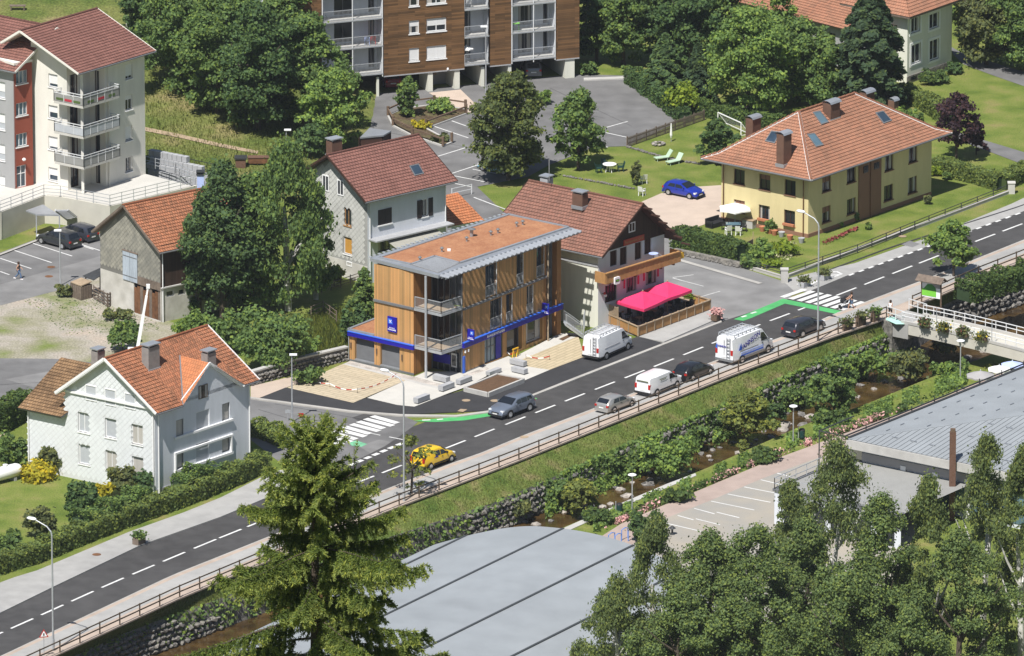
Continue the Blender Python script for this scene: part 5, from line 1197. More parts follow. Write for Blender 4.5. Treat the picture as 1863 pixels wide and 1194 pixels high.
 # square signs with the folded-X emblem
 def sign(F,px,py,w_,h,d,label):
  u,z = F.loc(px,py); t = thing('bank_sign',label,'sign',F.pt(u,z,d)); m = MB(); F.box(m,u - w_ / 2,u + w_ / 2,z - h / 2,z + h / 2,d,d + .12); m.build('sign_box','bank_blue',t)
  m = MB(); s_ = w_ * .27; cx,cz = u + w_ * .17,z + h * .2; m.face([F.pt(cx - s_,cz - s_ * .9,d + .124),F.pt(cx + s_ * .7,cz - s_ * .9,d + .124),F.pt(cx + s_,cz - s_ * .4,d + .124),F.pt(cx + s_,cz + s_ * .9,d + .124),F.pt(cx - s_ * .6,cz + s_ * .9,d + .124)]); e_ = m.build('emblem','bank_blue_light',t)
  m = MB()
  for sx in (-1,1): m.face([F.pt(cx - sx * s_ * .55,cz - s_ * .45,d + .13),F.pt(cx - sx * s_ * .3,cz - s_ * .5,d + .13),F.pt(cx + sx * s_ * .55,cz + s_ * .4,d + .13),F.pt(cx + sx * s_ * .3,cz + s_ * .45,d + .13)][::sx])
  m.build('emblem_cross','sign_white',t)
  lettering('BANQUE',h * .11,F.pt(u,z - h * .24,d + .124),F.U if F.U.x > 0 else -F.U,F.N,'sign_white',t); lettering('POPULAIRE',h * .13,F.pt(u,z - h * .36,d + .124),F.U if F.U.x > 0 else -F.U,F.N,'sign_white',t,bold=.004)
  if d > .3: m = MB(); m.bar(F.pt(u,z,d),F.pt(u,z,0),.08); m.build('sign_bracket','trim_grey',t)
 sign(FS,715,590,.96,1.3,.03,'square blue bank sign on the sunlit larch side wall')
 FSx = Face(FF.pt(.9,0,0),FF.pt(.9,0,0) - FS.U * 1.); 
 for px,py,lb in ((857,609.5,'projecting blue bank sign near the corner balconies'),(993,562,'projecting blue bank sign at the far end of the fascia')):
  u,z = FF.loc(px - 6,py); c = FF.pt(u,z,0); Fp = Face(c,c - FS.U * 2); Fp.N = -FF.U; u2,z2_ = Fp.loc(px,py); sign(Fp,px,py,.72,.95,-.06,lb)
bank()
# forecourt pieces
def block(px,py,du,dw,h,label,rot=0,z=.118):
 p = P(px,py,z); U = hdir(px,py,-.38); W = hdir(px,py,.235,0,1); t = thing('concrete_bench',label,'bench',p,group=None)
 m = MB(); m.box(p + V((0,0,h / 2 + .05)),(du,dw,h - .1),U,V((-U.y,U.x,0))) if not rot else m.box(p + V((0,0,h / 2 + .05)),(du,dw,h - .1),W,V((-W.y,W.x,0)))
 b = m.build('block','concrete_grey',t); m = MB(); X = W if rot else U; m.box(p + V((0,0,.03)),(du - .12,dw - .12,.06),X,V((-X.y,X.x,0))); m.build('foot','trim_grey',t)
block(803,694,1.45,.55,.5,'grey concrete bench block beside the bank corner column',1); block(844,697,1.6,.5,.45,'grey concrete bench block touching the planter corner'); block(812,709,1.6,.5,.5,'grey concrete bench block on the pale slab left of the planter'); block(767,731,1.6,.5,.5,'grey concrete bench block nearest the street crossing')
block(898,681,1.6,.45,.4,'grey concrete bench block along the far side of the planter'); block(945,679,1.4,.5,.48,'front grey concrete bench block at the right end of the planter',1); block(943,665,1.5,.5,.48,'rear grey concrete bench block before the paved bay',1)
t = thing('planter_bed','low concrete planter of bare brown soil in front of the bank','planter',P(895,698))
pb = [P(845,705,.45),P(888,715,.45),P(953,689,.45),P(905,680,.45)]; cen = sum(pb,V()) / 4
for i in range(4): MB().bar(pb[i] - V((0,0,.2)),pb[(i + 1) % 4] - V((0,0,.2)),.2,.45).build('kerb','concrete',t)
m = MB(); m.face([p - V((0,0,.06)) for p in pb]); m.build('soil','soil_planter',t)
# ================================================================== long block clad in brown boards
def wood_block():
 O = P(480,196.8); Q = P(1054,141.6); F = Face(O,Q)
 B = thing('wooden_block','long apartment block clad in brown horizontal boards with open garages below','building',P(870,160))
 col = lambda x: F.loc(x,100)[0]
 z0 = F.loc(698,138.5)[1]; zf = [F.loc(697,132)[1] + 2.62 * k for k in range(5)]; zt = F.loc(697,-75)[1]
 secs = [(540,585.6),(697,845),(890,930),(1011,1054)]
 wins = [F.op(x0,x1,y,y + 24) for x0,x1,y0 in ((744,762.5,0),(776,812,0)) for y in ((88.5,38.5,-11.5) if x0 == 744 else (85,35,-15))]
 for a,b in secs:
  ops = [o for o in wins if col(a) < o[0] < col(b)]; w_ = wall(F,B,z0,zt,'plank_brown',ops,col(a),col(b),name='board_cladding',depth=.2)
  m = MB(); F.box(m,col(a),col(b),z0 - .12,z0,-1.6,-.0); m.build('soffit','concrete_grey',B)
  for u,s_ in ((col(a),1),(col(b),-1)):
   q = MB(); q.face([F.pt(u,z0,0),F.pt(u,zt,0),F.pt(u,zt,-1.7),F.pt(u,z0,-1.7)],[(0,z0),(0,zt),(1.7,zt),(1.7,z0)]); q.build('side_cladding','stucco_white',B)
 for i,o in enumerate(wins): window(F,B,o,'glass_dark','trim_white',blind=(.9,.45,.35,.92,.55,.4)[i],sill='trim_white',mull=0 if i < 3 else 1,rec=.1,fw=.09)
 FB = Face(F.pt(0,0,-1.7),F.pt(F.L,0,-1.7))
 for a,b in ((585.6,697),(845,890),(930,1011)):
  u0,u1 = col(a),col(b); L_ = u1 - u0; ops = []
  for k in range(4):
   ops += [(u0 + L_ * t,u0 + L_ * (t + w_),zf[k] + .1,zf[k] + 2.1) for t,w_ in (((.30,.3),(.86,.1)) if L_ > 3 else ((.1,.4),))]
  wall(FB,B,z0,zt,'stucco_white',ops,u0,u1,name='loggia_wall')
  for o in ops: window(FB,B,o,'glass_dark','trim_grey',mull=1 if o[1] - o[0] > 1 else 0,name='balcony_door')
  for k in range(4):
   m = MB(); F.box(m,u0 + .02,u1 - .02,zf[k] - .16,zf[k],-1.69,.05); s_ = m.build('balcony_slab','concrete',B)
   m = MB(); F.box(m,u0 + .02,u1 - .02,zf[k] - .14,zf[k] - .02,.05,.12); m.build('slab_edge','galvanised',s_)
   railing_obj(s_,[F.pt(u0 + .04,zf[k],.0),F.pt(u1 - .04,zf[k],.0)],.95,.12,'galvanised',bar=.06,bal=.025)
  n = 2 if L_ > 3 else 1
  for i in range(n + 1): m = MB(); u = lerp(u0 + .05,u1 - .08,i / n) if L_ > 3 else (u1 - .06); m.bar(F.pt(u,z0,.06),F.pt(u,zt,.06),.09); m.build('balcony_post','steel_white',B)
 # undercroft: pillars, back wall, entrance
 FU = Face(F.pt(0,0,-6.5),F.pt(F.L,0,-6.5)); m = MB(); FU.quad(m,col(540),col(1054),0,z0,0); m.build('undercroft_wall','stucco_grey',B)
 m = MB(); F.box(m,col(540),col(1054),z0 - .1,z0 - .02,-6.5,-1.6); m.build('undercroft_ceiling','concrete_grey',B)
 for a,b,d in ((779,788,-2.5),(827.5,837,-2.5),(876,882,-5.5),(1029,1046,-6.4),(686,690,-.3),(925,931,-5.0)): m = MB(); F.box(m,col(a),col(b),0,z0 - .1,d,-.1); m.build('pillar','stucco_pale',B)
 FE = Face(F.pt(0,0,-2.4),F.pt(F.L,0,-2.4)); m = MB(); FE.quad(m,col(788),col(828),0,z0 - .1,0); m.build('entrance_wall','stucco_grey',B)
 m = MB(); FE.box(m,col(799),col(810),.9,1.9,.0,.03); m.build('notice_panel','wood_pale',B)
 m = MB(); m.lathe(F.pt(col(814),z0 + .12,.12),[(0,-.12),(.1,-.08),(.1,.08),(0,.12)],8); m.build('wall_lamp','lamp_glass',B)
 shell(B,[F.pt(F.L,0),F.pt(F.L,0,-11),F.pt(col(540),0,-11),F.pt(col(540),0)],z0,zt,'plank_brown'); m = MB(); m.face([F.pt(col(540),zt),F.pt(F.L,zt),F.pt(F.L,zt,-11),F.pt(col(540),zt,-11)]); m.build('roof','zinc',B)
 # white gable at its left end
 Wd = thing('white_annex','white rendered wing at the left end of the wooden block','building',F.pt(col(510),0,-2))
 F2 = Face(F.pt(col(478),0,-1.5),F.pt(col(541),0,-1.5)); wall(F2,Wd,0,zt - 2,'stucco_white',[F2.op(500,515,-28,-8)]); window(F2,Wd,F2.op(500,515,-28,-8),sill='trim_white')
 shell(Wd,[F2.O,F2.O - F2.N * 9],0,zt - 2,'stucco_white'); m = MB(); slab(m,[F2.pt(-.5,zt - 2,.5),F2.pt(F2.L + .2,zt - 2,.5),F2.pt(F2.L + .2,zt - .2,-9),F2.pt(-.5,zt - .2,-9)]); m.build('roof','tile_brown',Wd)
 # balcony clutter
 def bal(px,k,d=-.45): u = col(px); return F.pt(u,zf[k],d)
 for px,k,mm,lb in ((671,1,'parasol_blue','pale blue plastic chair on the second balcony floor'),(682,1,'light_red','pink plastic chair on the second balcony floor'),(856,2,'plastic_white','white round-backed chair on the upper middle balcony')):
  plastic_chair(bal(px,k),pi,mm,lb)
 p = bal(941,1); t = thing('balcony_table','light green square table on the right-hand balcony','table',p); m = MB(); m.box(p + V((0,0,.72)),(.75,.6,.05)); m.build('table_top','sign_green',t)
 for a in (-.3,.3):
  for b in (-.22,.22): m = MB(); m.bar(p + V((a,b,0)),p + V((a,b,.7)),.05); m.build('leg','sign_green',t)
 parasol(bal(853,0,-.7),.7,1.6,'parasol_white','small white parasol on the lower middle balcony',8)
def plastic_chair(p,rz,mt,label,group=None):
 t = thing('garden_chair',label,'chair',p,rz,group); m = MB(); m.box((0,0,.42),(.5,.5,.05)); m.build('seat',mt,t,world=False)
 m = MB(); m.hexa([V((-.25,.22,.42)),V((.25,.22,.42)),V((.25,.27,.42)),V((-.25,.27,.42)),V((-.22,.36,.9)),V((.22,.36,.9)),V((.22,.4,.9)),V((-.22,.4,.9))]); m.build('backrest',mt,t,world=False)
 for a in (-.22,.22):
  for b in (-.22,.22): m = MB(); m.bar(V((a,b,0)),V((a * .95,b * .95,.42)),.06); m.build('leg',mt,t,world=False)
  m = MB(); m.bar(V((a,-.24,.64)),V((a,.26,.66)),.06,.04); m.bar(V((a,-.22,.42)),V((a,-.22,.64)),.05); m.build('armrest',mt,t,world=False)
 return t
def parasol(p,r,h,mt,label,n=8,pole='galvanised',base=True,lean=0,cat='parasol',name='parasol',valance=.12):
 t = thing(name,label,cat,p); m = MB(); m.tube([(0,0,0),(0,0,h)],.03,6); m.build('pole',pole,t,world=False)
 m = MB(); top = V((0,0,h)); rim = [V((r * cos(2 * pi * i / n + pi / n),r * sin(2 * pi * i / n + pi / n),h - r * .33)) for i in range(n)]
 for i in range(n):
  a,b = rim[i],rim[(i + 1) % n]; mid = (a + b) / 2 * .97; mid.z = (a.z + b.z) / 2 + .03
  m.face([top,a,mid]); m.face([top,mid,b]); m.face([a,a + V((0,0,-valance)),mid + V((0,0,-valance)),mid]); m.face([mid,mid + V((0,0,-valance)),b + V((0,0,-valance)),b])
 m.build('canopy',mt,t,world=False)
 m = MB()
 for a in rim: m.bar(top + V((0,0,-.12)),a + V((0,0,-.03)),.025)
 m.build('ribs',pole,t,world=False)
 if base: m = MB(); m.lathe((0,0,0),[(.28,0),(.28,.08),(.06,.14)],12); m.build('foot','concrete_grey',t,world=False)
 m = MB(); m.lathe((0,0,h),[(.05,-.02),(.06,.06),(0,.12)],8); m.build('finial',pole,t,world=False)
 return t
wood_block()
# ================================================================== house at the top right
def top_right_house():
 O = P(1650,153); U = hdir(1650,153,-.36); W = hdir(1650,153,.21,0,-1); R = O + U * len_to(O,U,1731); Lm = O + W * 6.5
 B = thing('manor_house','pale green house with orange roof and white window surrounds at the top right','house',O)
 FL,FR = Face(O,Lm),Face(O,R); zt = FR.loc(1655,36)[1]
 ops = [FR.op(1657,1674,34,62),FR.op(1690.5,1708,27,55),FR.op(1658,1675,83,118),FR.op(1691,1708,75,112)]
 zt = max(zt,ops[0][3] + .35)
 wall(FR,B,0,zt,'stucco_pale',ops); [window(FR,B,o,'glass_dark','trim_white',sill='trim_white',fw=.1) for o in ops]
 for o in ops:
  m = MB(); e = .22
  for q in ((o[0] - e,o[0],o[2] - e,o[3] + e),(o[1],o[1] + e,o[2] - e,o[3] + e),(o[0],o[1],o[3],o[3] + e),(o[0],o[1],o[2] - e,o[2] - .1)): FR.box(m,*q,.0,.05)
  m.build('window_surround','trim_white',B)
 ol = [(1.2,2.2,.9,2.6),(1.2,2.2,3.9,5.4)]; wall(FL,B,0,zt,'stucco_pale',ol); [window(FL,B,o,'glass_dark','trim_white',sill='trim_white') for o in ol]
 m = MB(); FR.box(m,-.05,FR.L,0,.7,.002,.08); m.build('stone_base','wall_stone',B); m = MB(); FR.box(m,.5,1.4,.2,.55,.08,.1); m.build('cellar_window','glass_dark',B)
 shell(B,[R,R + W * 6.5,Lm],0,zt,'stucco_pale')
 def rp(u,w_,z): return O + U * u + W * w_ + V((0,0,z))
 ze = zrow(rp(-.8,-.8,0),32); LU = FR.L; zr = ze + 3.4; E_ = [(-.8,-.8),(LU + .8,-.8),(LU + .8,7.3),(-.8,7.3)]; RG = [(LU / 2,LU / 2),(LU / 2,LU / 2),(LU / 2,LU / 2 + .3),(LU / 2,LU / 2 + .3)]
 m = MB()
 for i in range(4): j = (i + 1) % 4; courses(m,rp(*E_[i],ze),rp(*E_[j],ze),rp(*RG[j],zr),rp(*RG[i],zr))
 ro = m.build('roof','tile_terracotta',B); pts = [rp(*e,ze - .03) for e in E_]; m = MB(); m.face([p + V((0,0,-.15)) for p in pts]); [m.face([pts[i] + V((0,0,-.15)),pts[(i + 1) % 4] + V((0,0,-.15)),pts[(i + 1) % 4],pts[i]]) for i in range(4)]; m.build('soffit','wood_old',ro)
 # lower wing whose eave runs behind the conifer
 za = 4.2; a,b = P(1370,11,za),P(1612,73,za); d = (b - a).normalized(); n = V((-d.y,d.x,0)); n = n if n.y > 0 else -n
 m = MB(); courses(m,a - d * 6,b,b + n * 5 + V((0,0,2.6)),a - d * 6 + n * 5 + V((0,0,2.6))); wr = m.build('wing_roof','tile_terracotta',B); m = MB(); slab(m,[a - d * 6,b,b + n * 5 + V((0,0,2.6)),a - d * 6 + n * 5 + V((0,0,2.6))]); m.build('soffit','wood_old',wr)
 Fw = Face(V((a.x,a.y,0)) + n * .7 - d * 5,V((b.x,b.y,0)) + n * .7); wo = [(u,u + 1.,1.9,3.3) for u in (8,11,14,17)]; wall(Fw,B,0,za - .1,'stucco_grey',wo,name='wing_wall'); [window(Fw,B,o,'glass_dark','wood_old') for o in wo]
top_right_house()
# ================================================================== pool hall with shallow vaulted roof
def pool_hall():
 z0 = 1.2; C = P(858,958.5,z0); A_ = -hdir(858,958,-.48,z0); Vd = hdir(858,958,.2,z0); w_ = len_to(C,Vd,1340); L_ = 46
 B = thing('pool_hall','low hall with shallow curved pale metal roof and dark seams','hall',V((C.x,C.y,ZL)))
 n = 48; rise = 1.5
 def zz(s): return z0 + rise * (1 - (2 * s / w_ - 1) ** 2)
 def q(s,l): p = C + Vd * s + A_ * l; p.z = zz(s); return p
 l0 = lambda s: 5.5 * max(0,1 - s / 6.5) ** 2.2 + .012 * max(0,s - 8) ** 2
 m = MB()
 for i in range(n):
  a,b = w_ * i / n,w_ * (i + 1) / n; m.face([q(a,l0(a)),q(b,l0(b)),q(b,L_),q(a,L_)][::-1])
 for s in (0,w_): m.face([q(s,l0(s)),q(s,L_),q(s,L_) - V((0,0,.35)),q(s,l0(s)) - V((0,0,.35))])
 for i in range(n): a,b = w_ * i / n,w_ * (i + 1) / n; m.face([q(a,l0(a)),q(b,l0(b)),q(b,l0(b)) - V((0,0,.35)),q(a,l0(a)) - V((0,0,.35))]); m.face([q(a,l0(a)) - V((0,0,.35)),q(b,l0(b)) - V((0,0,.35)),q(b,L_) - V((0,0,.35)),q(a,L_) - V((0,0,.35))])
 ro = m.build('roof','roof_metal',B)
 for x in (886,1025,1161,1270): s = len_to(C,Vd,x); MB().bar(q(s,l0(s)) + V((0,0,.03)),q(s,L_) + V((0,0,.03)),.20,.08).build('roof_seam','roof_seam',ro)
 g = MB(); g.tube([q(0,5.5) - Vd * .1 - V((0,0,.15)),q(0,L_) - Vd * .1 - V((0,0,.15))],.1,6); g.build('gutter','trim_grey',ro)
 e = .6; pts = [C + Vd * e + A_ * 6,C + Vd * 6 + A_ * e,C + Vd * 14 + A_ * (e + .6),C + Vd * (w_ - e) + A_ * (e + l0(w_)),C + Vd * (w_ - e) + A_ * (L_ - e),C + Vd * e + A_ * (L_ - e),C + Vd * e + A_ * 6]
 shell(B,[V((p.x,p.y,ZL)) for p in pts],ZL,z0 - .1,'stucco_pale','wall')
 F0 = Face(V((pts[0].x,pts[0].y,ZL)),V((pts[5].x,pts[5].y,ZL)))
 for i in range(12): m = MB(); F0.box(m,1 + i * 3.6,3.6 + i * 3.6,ZL + .8,z0 - .6,.01,.06); m.build('window','glass_blue',B)
pool_hall()
def sports_hall():
 ze = 2.4; C = P(1543,799,ze); U = hdir(1543,799,-.405,ze); Vd = hdir(1543,799,.207,ze); LU,LV = 42.,34.; k = .135
 B = thing('sports_hall','large hall with grey ribbed metal hipped roof and white fascia','hall',V((C.x,C.y,ZL)))
 def q(u,v): p = C + U * u + Vd * v; p.z = ze + k * min(u,v,LV - v,LU - u); return p
 h = LV / 2; a,b,c,d = q(0,0),q(LU,0),q(LU,LV),q(0,LV); r0,r1 = q(h,h),q(LU - h,h)
 m = MB(); m.face([a,b,r1,r0][::-1]); m.face([d,a,r0][::-1]); m.face([b,c,r1][::-1]); m.face([c,d,r0,r1][::-1]); ro = m.build('roof','roof_metal',B)
 for i in range(70):                                             # ribs on the near slope run up from the front eave
  v = LV * (i + .5) / 70; t = min(v,LV - v)
  MB().bar(q(0,v) + V((0,0,.03)),q(t,v) + V((0,0,.03)),.09,.035).build('roof_rib','roof_metal',ro)
 for j in range(5):
  for i in range(18):
   u = 3 + i * 2.0; v = 1.6 + j * 2.6
   if v < min(u,LU - u) - .5: m = MB(); m.bar(q(u,v) + V((0,0,.06)),q(u + .55,v) + V((0,0,.06)),.07,.05); m.build('snow_guard','zinc',ro)
 for j in range(3):
  for i in range(16):
   v = 3 + i * 1.8; u = 1.8 + j * 2.8
   if u < min(v,LV - v) - .4: m = MB(); m.bar(q(u,v) + V((0,0,.07)),q(u,v + .6) + V((0,0,.07)),.07,.05); m.build('snow_guard','zinc',ro)
 MB().bar(a,r0,.14,.08).build('hip_cap','roof_metal',ro)
 # gutter walkway along the stream side
 g = MB(); g.bar(a - Vd * .45 + V((0,0,.12)),b - Vd * .45 + V((0,0,.12)),.09,.09); g.build('gutter_rail','steel_dark',B); g = MB(); g.bar(a - Vd * .12,b - Vd * .12,.2,.18); g.build('gutter','steel_dark',B)
 for i in range(13): p = lerp(a,b,i / 13.); m = MB(); m.bar(p - Vd * .5 + V((0,0,-.1)),p - Vd * .5 + V((0,0,.35)),.08); m.build('gutter_bracket','steel_dark',B)
 Ff = Face(V((a.x,a.y,ZL)),V((d.x,d.y,ZL))); m = MB(); Ff.box(m,-.1,Ff.L,ze - .75,ze - .04,-.1,.12); m.build('fascia','concrete',B)
 Fl = Face(V((a.x,a.y,ZL)),V((b.x,b.y,ZL))); m = MB(); Fl.box(m,-.1,Fl.L,ze - .6,ze - .04,-.1,.1); m.build('fascia','concrete',B)
 Fw = Face(Ff.pt(.8,ZL,-.9),Ff.pt(Ff.L - .8,ZL,-.9)); m = MB(); Fw.quad(m,0,Fw.L,ZL,ze - .1,0); m.build('wall','stucco_white',B)
 for i in range(10): m = MB(); u = 1.2 + i * 3.1; Fw.box(m,u,u + 2.6,ZL + .4,ze - 2.0,.01,.05); w_ = m.build('window','glass_sky',B); m = MB(); Fw.box(m,u + 2.6,u + 3.1,ZL,ze - 1.6,.02,.16); m.build('pier','trim_white',B)
 m = MB(); Fw.box(m,0,Fw.L,ze - 1.9,ze - 1.2,.0,.10); m.build('band','parasol_grey',B)
 m = MB(); Fl2 = Face(Fl.pt(.8,ZL,-.6),Fl.pt(Fl.L,ZL,-.6)); Fl2.quad(m,0,Fl2.L,ZL,ze - .1); m.build('side_wall','stucco_pale',B)
 p = P(1733,845,ze - .2); t = thing('flue','tall brown square flue standing before the ribbed roof','chimney',V((p.x,p.y,ZL))); zt = zrow(p,786); m = MB(); m.box((p.x,p.y,(ZL + zt) / 2),(.5,.5,zt - ZL)); m.build('flue_shaft','chimney_brick',t); m = MB(); m.box((p.x,p.y,zt + .14),(.4,.4,.26)); m.build('flue_cap','wood_post',t)
 # flat-roofed annex with a railed deck
 zd = .4; C2 = P(1409,891,zd); U2 = hdir(1409,891,-.43,zd); V2 = hdir(1409,891,.2,zd); L2 = len_to(C2,U2,1545); B2 = thing('flat_annex','white flat-roofed annex with railed terrace roof beside the lower car park','building',V((C2.x,C2.y,ZL)))
 c4 = [C2,C2 + U2 * L2,C2 + U2 * L2 + V2 * 12,C2 + V2 * 12]; sheet('deck',[p + V((0,0,.0)) for p in c4],'membrane',parent=B2)
 Fx,Fy = Face(V((C2.x,C2.y,ZL)),V((c4[3].x,c4[3].y,ZL))),Face(V((C2.x,C2.y,ZL)),V((c4[1].x,c4[1].y,ZL)))
 for F_ in (Fx,Fy): m = MB(); F_.quad(m,0,F_.L,ZL,zd + .02); m.build('wall','stucco_white',B2); m = MB(); F_.box(m,-.06,F_.L,zd - .12,zd + .1,-.15,.1); m.build('coping','trim_grey',B2)
 for i in range(5): m = MB(); Fx.box(m,1 + i * 2.2,2.6 + i * 2.2,ZL + .2,ZL + 2.2,.01,.06); m.build('window','glass_dark',B2)
 for F_ in (Fx,Fy):
  for zz in (.5,1.0): m = MB(); m.bar(F_.pt(0,zd + zz),F_.pt(F_.L,zd + zz),.05); m.build('rail','galvanised',B2)
  for i in range(8): m = MB(); u = F_.L * i / 7; m.bar(F_.pt(u,zd),F_.pt(u,zd + 1.02),.06); m.build('rail_post','galvanised',B2)
 p = P(1490,852,zd); m = MB(); m.bar(p,p + V((0,0,3.2)),.1); m.bar(p + V((0,0,3.15)),p + U2 * 5 + V((0,0,3.15)),.08); m.bar(p + V((0,0,3.15)),p + V2 * 3 + V((0,0,3.15)),.08); m.build('pergola_frame','steel_dark',B2)
sports_hall()
# ================================================================== vehicles
CARS = {
 'hatch': dict(L=4.05,W=1.70,wb=2.50,r=.30,zs=.20,zb=.88,over=.80,top=[(0,.50),(.04,.72),(.10,.92),(.52,1.30),(.75,1.36),(1.7,1.40),(2.15,1.35),(2.98,.96),(3.55,.82),(3.88,.66),(4.02,.46),(4.05,.36)],rear=(2,3),ws=(6,7),side=[[(.72,.93),(1.55,.93),(1.55,1.27),(.95,1.26)],[(1.63,.93),(2.72,.93),(2.2,1.24),(1.63,1.27)]]),
 'suv': dict(L=4.6,W=1.82,wb=2.67,r=.36,zs=.28,zb=1.0,over=.95,top=[(0,.62),(.04,.9),(.10,1.08),(.34,1.46),(.6,1.54),(1.9,1.58),(2.5,1.52),(3.35,1.08),(4.1,.95),(4.45,.78),(4.58,.55),(4.6,.42)],rear=(2,3),ws=(6,7),side=[[(.5,1.06),(1.25,1.05),(1.25,1.42),(.62,1.42)],[(1.31,1.05),(2.05,1.05),(2.05,1.44),(1.31,1.43)],[(2.11,1.05),(3.0,1.05),(2.5,1.40),(2.11,1.43)]]),
 'van': dict(L=5.5,W=2.02,wb=3.5,r=.34,zs=.28,zb=1.22,over=1.05,top=[(0,.5),(.02,.9),(.04,1.4),(.06,2.2),(.2,2.28),(3.5,2.32),(3.95,2.22),(4.72,1.30),(5.2,1.06),(5.42,.8),(5.5,.5),(5.5,.4)],rear=None,ws=(6,7),side=[[(3.62,1.28),(4.55,1.28),(4.02,1.95),(3.62,1.98)]]),
 'midvan': dict(L=4.8,W=1.90,wb=3.0,r=.32,zs=.25,zb=1.05,over=.85,top=[(0,.45),(.02,.8),(.05,1.2),(.10,1.68),(.25,1.78),(2.7,1.80),(3.1,1.74),(3.85,1.14),(4.45,.95),(4.7,.75),(4.8,.5),(4.8,.38)],rear=None,ws=(6,7),side=[[(2.75,1.1),(3.72,1.1),(3.2,1.55),(2.75,1.6)]]),
 'ludo': dict(L=4.2,W=1.83,wb=2.70,r=.31,zs=.24,zb=1.0,over=.72,top=[(0,.45),(.03,.75),(.06,1.08),(.16,1.56),(.35,1.66),(1.9,1.68),(2.35,1.62),(3.05,1.08),(3.75,.92),(4.08,.72),(4.2,.48),(4.2,.36)],rear=(2,3),ws=(6,7),side=[[(1.35,1.06),(1.98,1.06),(1.98,1.48),(1.35,1.48)],[(2.05,1.06),(2.88,1.06),(2.42,1.42),(2.05,1.46)]]),
 'mpv': dict(L=4.5,W=1.82,wb=2.75,r=.32,zs=.24,zb=.98,over=.9,top=[(0,.5),(.03,.78),(.08,1.02),(.36,1.50),(.6,1.57),(1.9,1.60),(2.4,1.54),(3.3,1.02),(3.95,.88),(4.35,.70),(4.5,.48),(4.5,.38)],rear=(2,3),ws=(6,7),side=[[(.5,1.03),(1.2,1.03),(1.2,1.44),(.68,1.43)],[(1.26,1.03),(2.0,1.03),(2.0,1.46),(1.26,1.45)],[(2.06,1.03),(3.0,1.03),(2.45,1.40),(2.06,1.45)]]),
}
def make_car(kind,label,cat,paint,back_px,front_px,z,cam_left=False,name='parked_car',bumper=None,yscale=1.0,heading=None,loc=None):
 """back_px / front_px: where the two wheels on the viewer's side touch the ground"""
 C_ = CARS[kind]; L,W,wb,r,zs,zb = (C_[k] for k in ('L','W','wb','r','zs','zb'))
 if loc is None:
  a,b = P(*back_px,z),P(*front_px,z); d = (b - a); k = d.length / wb; d.normalize(); k = min(1.12,max(.88,k))
  left = V((-d.y,d.x,0)); s = -1 if cam_left else 1            # viewer sees the left or the right flank
  mid = (a + b) / 2 + left * s * (W / 2 - .12) * k
 else: mid,d,k = loc,heading.normalized(),1.
 t = thing(name,label,cat,mid,atan2(d.y,d.x)); t.scale = (k,k,k * .97)
 xr = C_['over']                                                     # rear axle from the tail
 ox = -(xr + wb / 2)
 top = C_['top']; NS = len(top)
 def hw(x):                                                           # half width in plan
  e = min(x,L - x); return W / 2 * (1 - .16 * (1 - smooth(0,.9,e)) ) if e < .9 else W / 2
 def ztop(x):
  for i in range(NS - 1):
   if x <= top[i + 1][0]: (a_,b_),(c,d_) = top[i],top[i + 1]; return lerp(b_,d_,(x - a_) / max(1e-6,c - a_))
  return top[-1][1]
 tum = .10 if kind in ('van','midvan') else .30
 def sidey(x,zz): w_ = hw(x); return w_ if zz <= zb else w_ - tum * (zz - zb)
 xs = sorted({round(q,3) for q,_ in top} | {.2,.9,1.3,2.3,2.6,3.2,L - .6,L - .25}); xs = [x for x in xs if x <= L]
 m = MB(); rings = []
 for x in xs:
  w_ = hw(x); zt = ztop(x); s_ = min(zb,zt - .10); wt = sidey(x,zt) - .02
  zs_ = min(zs,zt - .2); ring = [(w_ * .86,zs_),(w_ * .99,zs_ + .14),(w_ * 1.0,lerp(zs_,s_,.55)),(w_ * .985,s_),(wt,max(s_ + .02,zt - .07)),(wt - .13,zt),(0,zt + .025)]
  rings.append([(x + ox,y,zz) for y,zz in ring] + [(x + ox,-y,zz) for y,zz in ring[-2::-1]])
 n = len(rings[0])
 for R_ in rings: m.v += R_
 for i in range(len(rings) - 1):
  for j in range(n - 1): a_ = i * n + j; m.f.append((a_,a_ + n,a_ + n + 1,a_ + 1)); m.uv.append([(0,0)] * 4)
  m.f.append((i * n + n - 1,i * n + 2 * n - 1,i * n + n,i * n)); m.uv.append([(0,0)] * 4)
 m.f.append(tuple(range(n))); m.uv.append([(0,0)] * n); m.f.append(tuple((len(rings) - 1) * n + j for j in range(n))[::-1]); m.uv.append([(0,0)] * n)
 body = m.build('body','paint_' + paint,t,smooth=True,world=False)
 me = body.data
 try: me.set_sharp_from_angle(angle=radians(35))
 except Exception: pass
 def panel(nm,pts,mt,par=None): q = MB(); q.face(pts); return q.build(nm,mt,par or t,world=False)
 def across(i,j,inset,lift,nm,mt,f0=.06,f1=.92):
  (x0,z0),(x1,z1) = top[i],top[j]; nrm = V((-(z1 - z0),0,x1 - x0)).normalized()
  if i > 3: nrm = V((z0 - z1,0,x1 - x0)).normalized()
  pts = []
  for f,sgn in ((f0,1),(f0,-1),(f1,-1),(f1,1)):
   x,zz = lerp(x0,x1,f),lerp(z0,z1,f); pts.append(V((x + ox,sgn * (sidey(x,zz) - inset),zz + .02)) + nrm * lift)
  return panel(nm,pts,mt)
 across(*C_['ws'],.10,.02,'windscreen','car_glass')
 if C_['rear']: across(*C_['rear'],.14,.02,'rear_window','car_glass')
 for w_ in C_['side']:
  for sgn in (1,-1): panel('side_window',[V((x + ox,sgn * (sidey(x,zz) + .006),zz)) for x,zz in w_][::sgn],'car_glass')
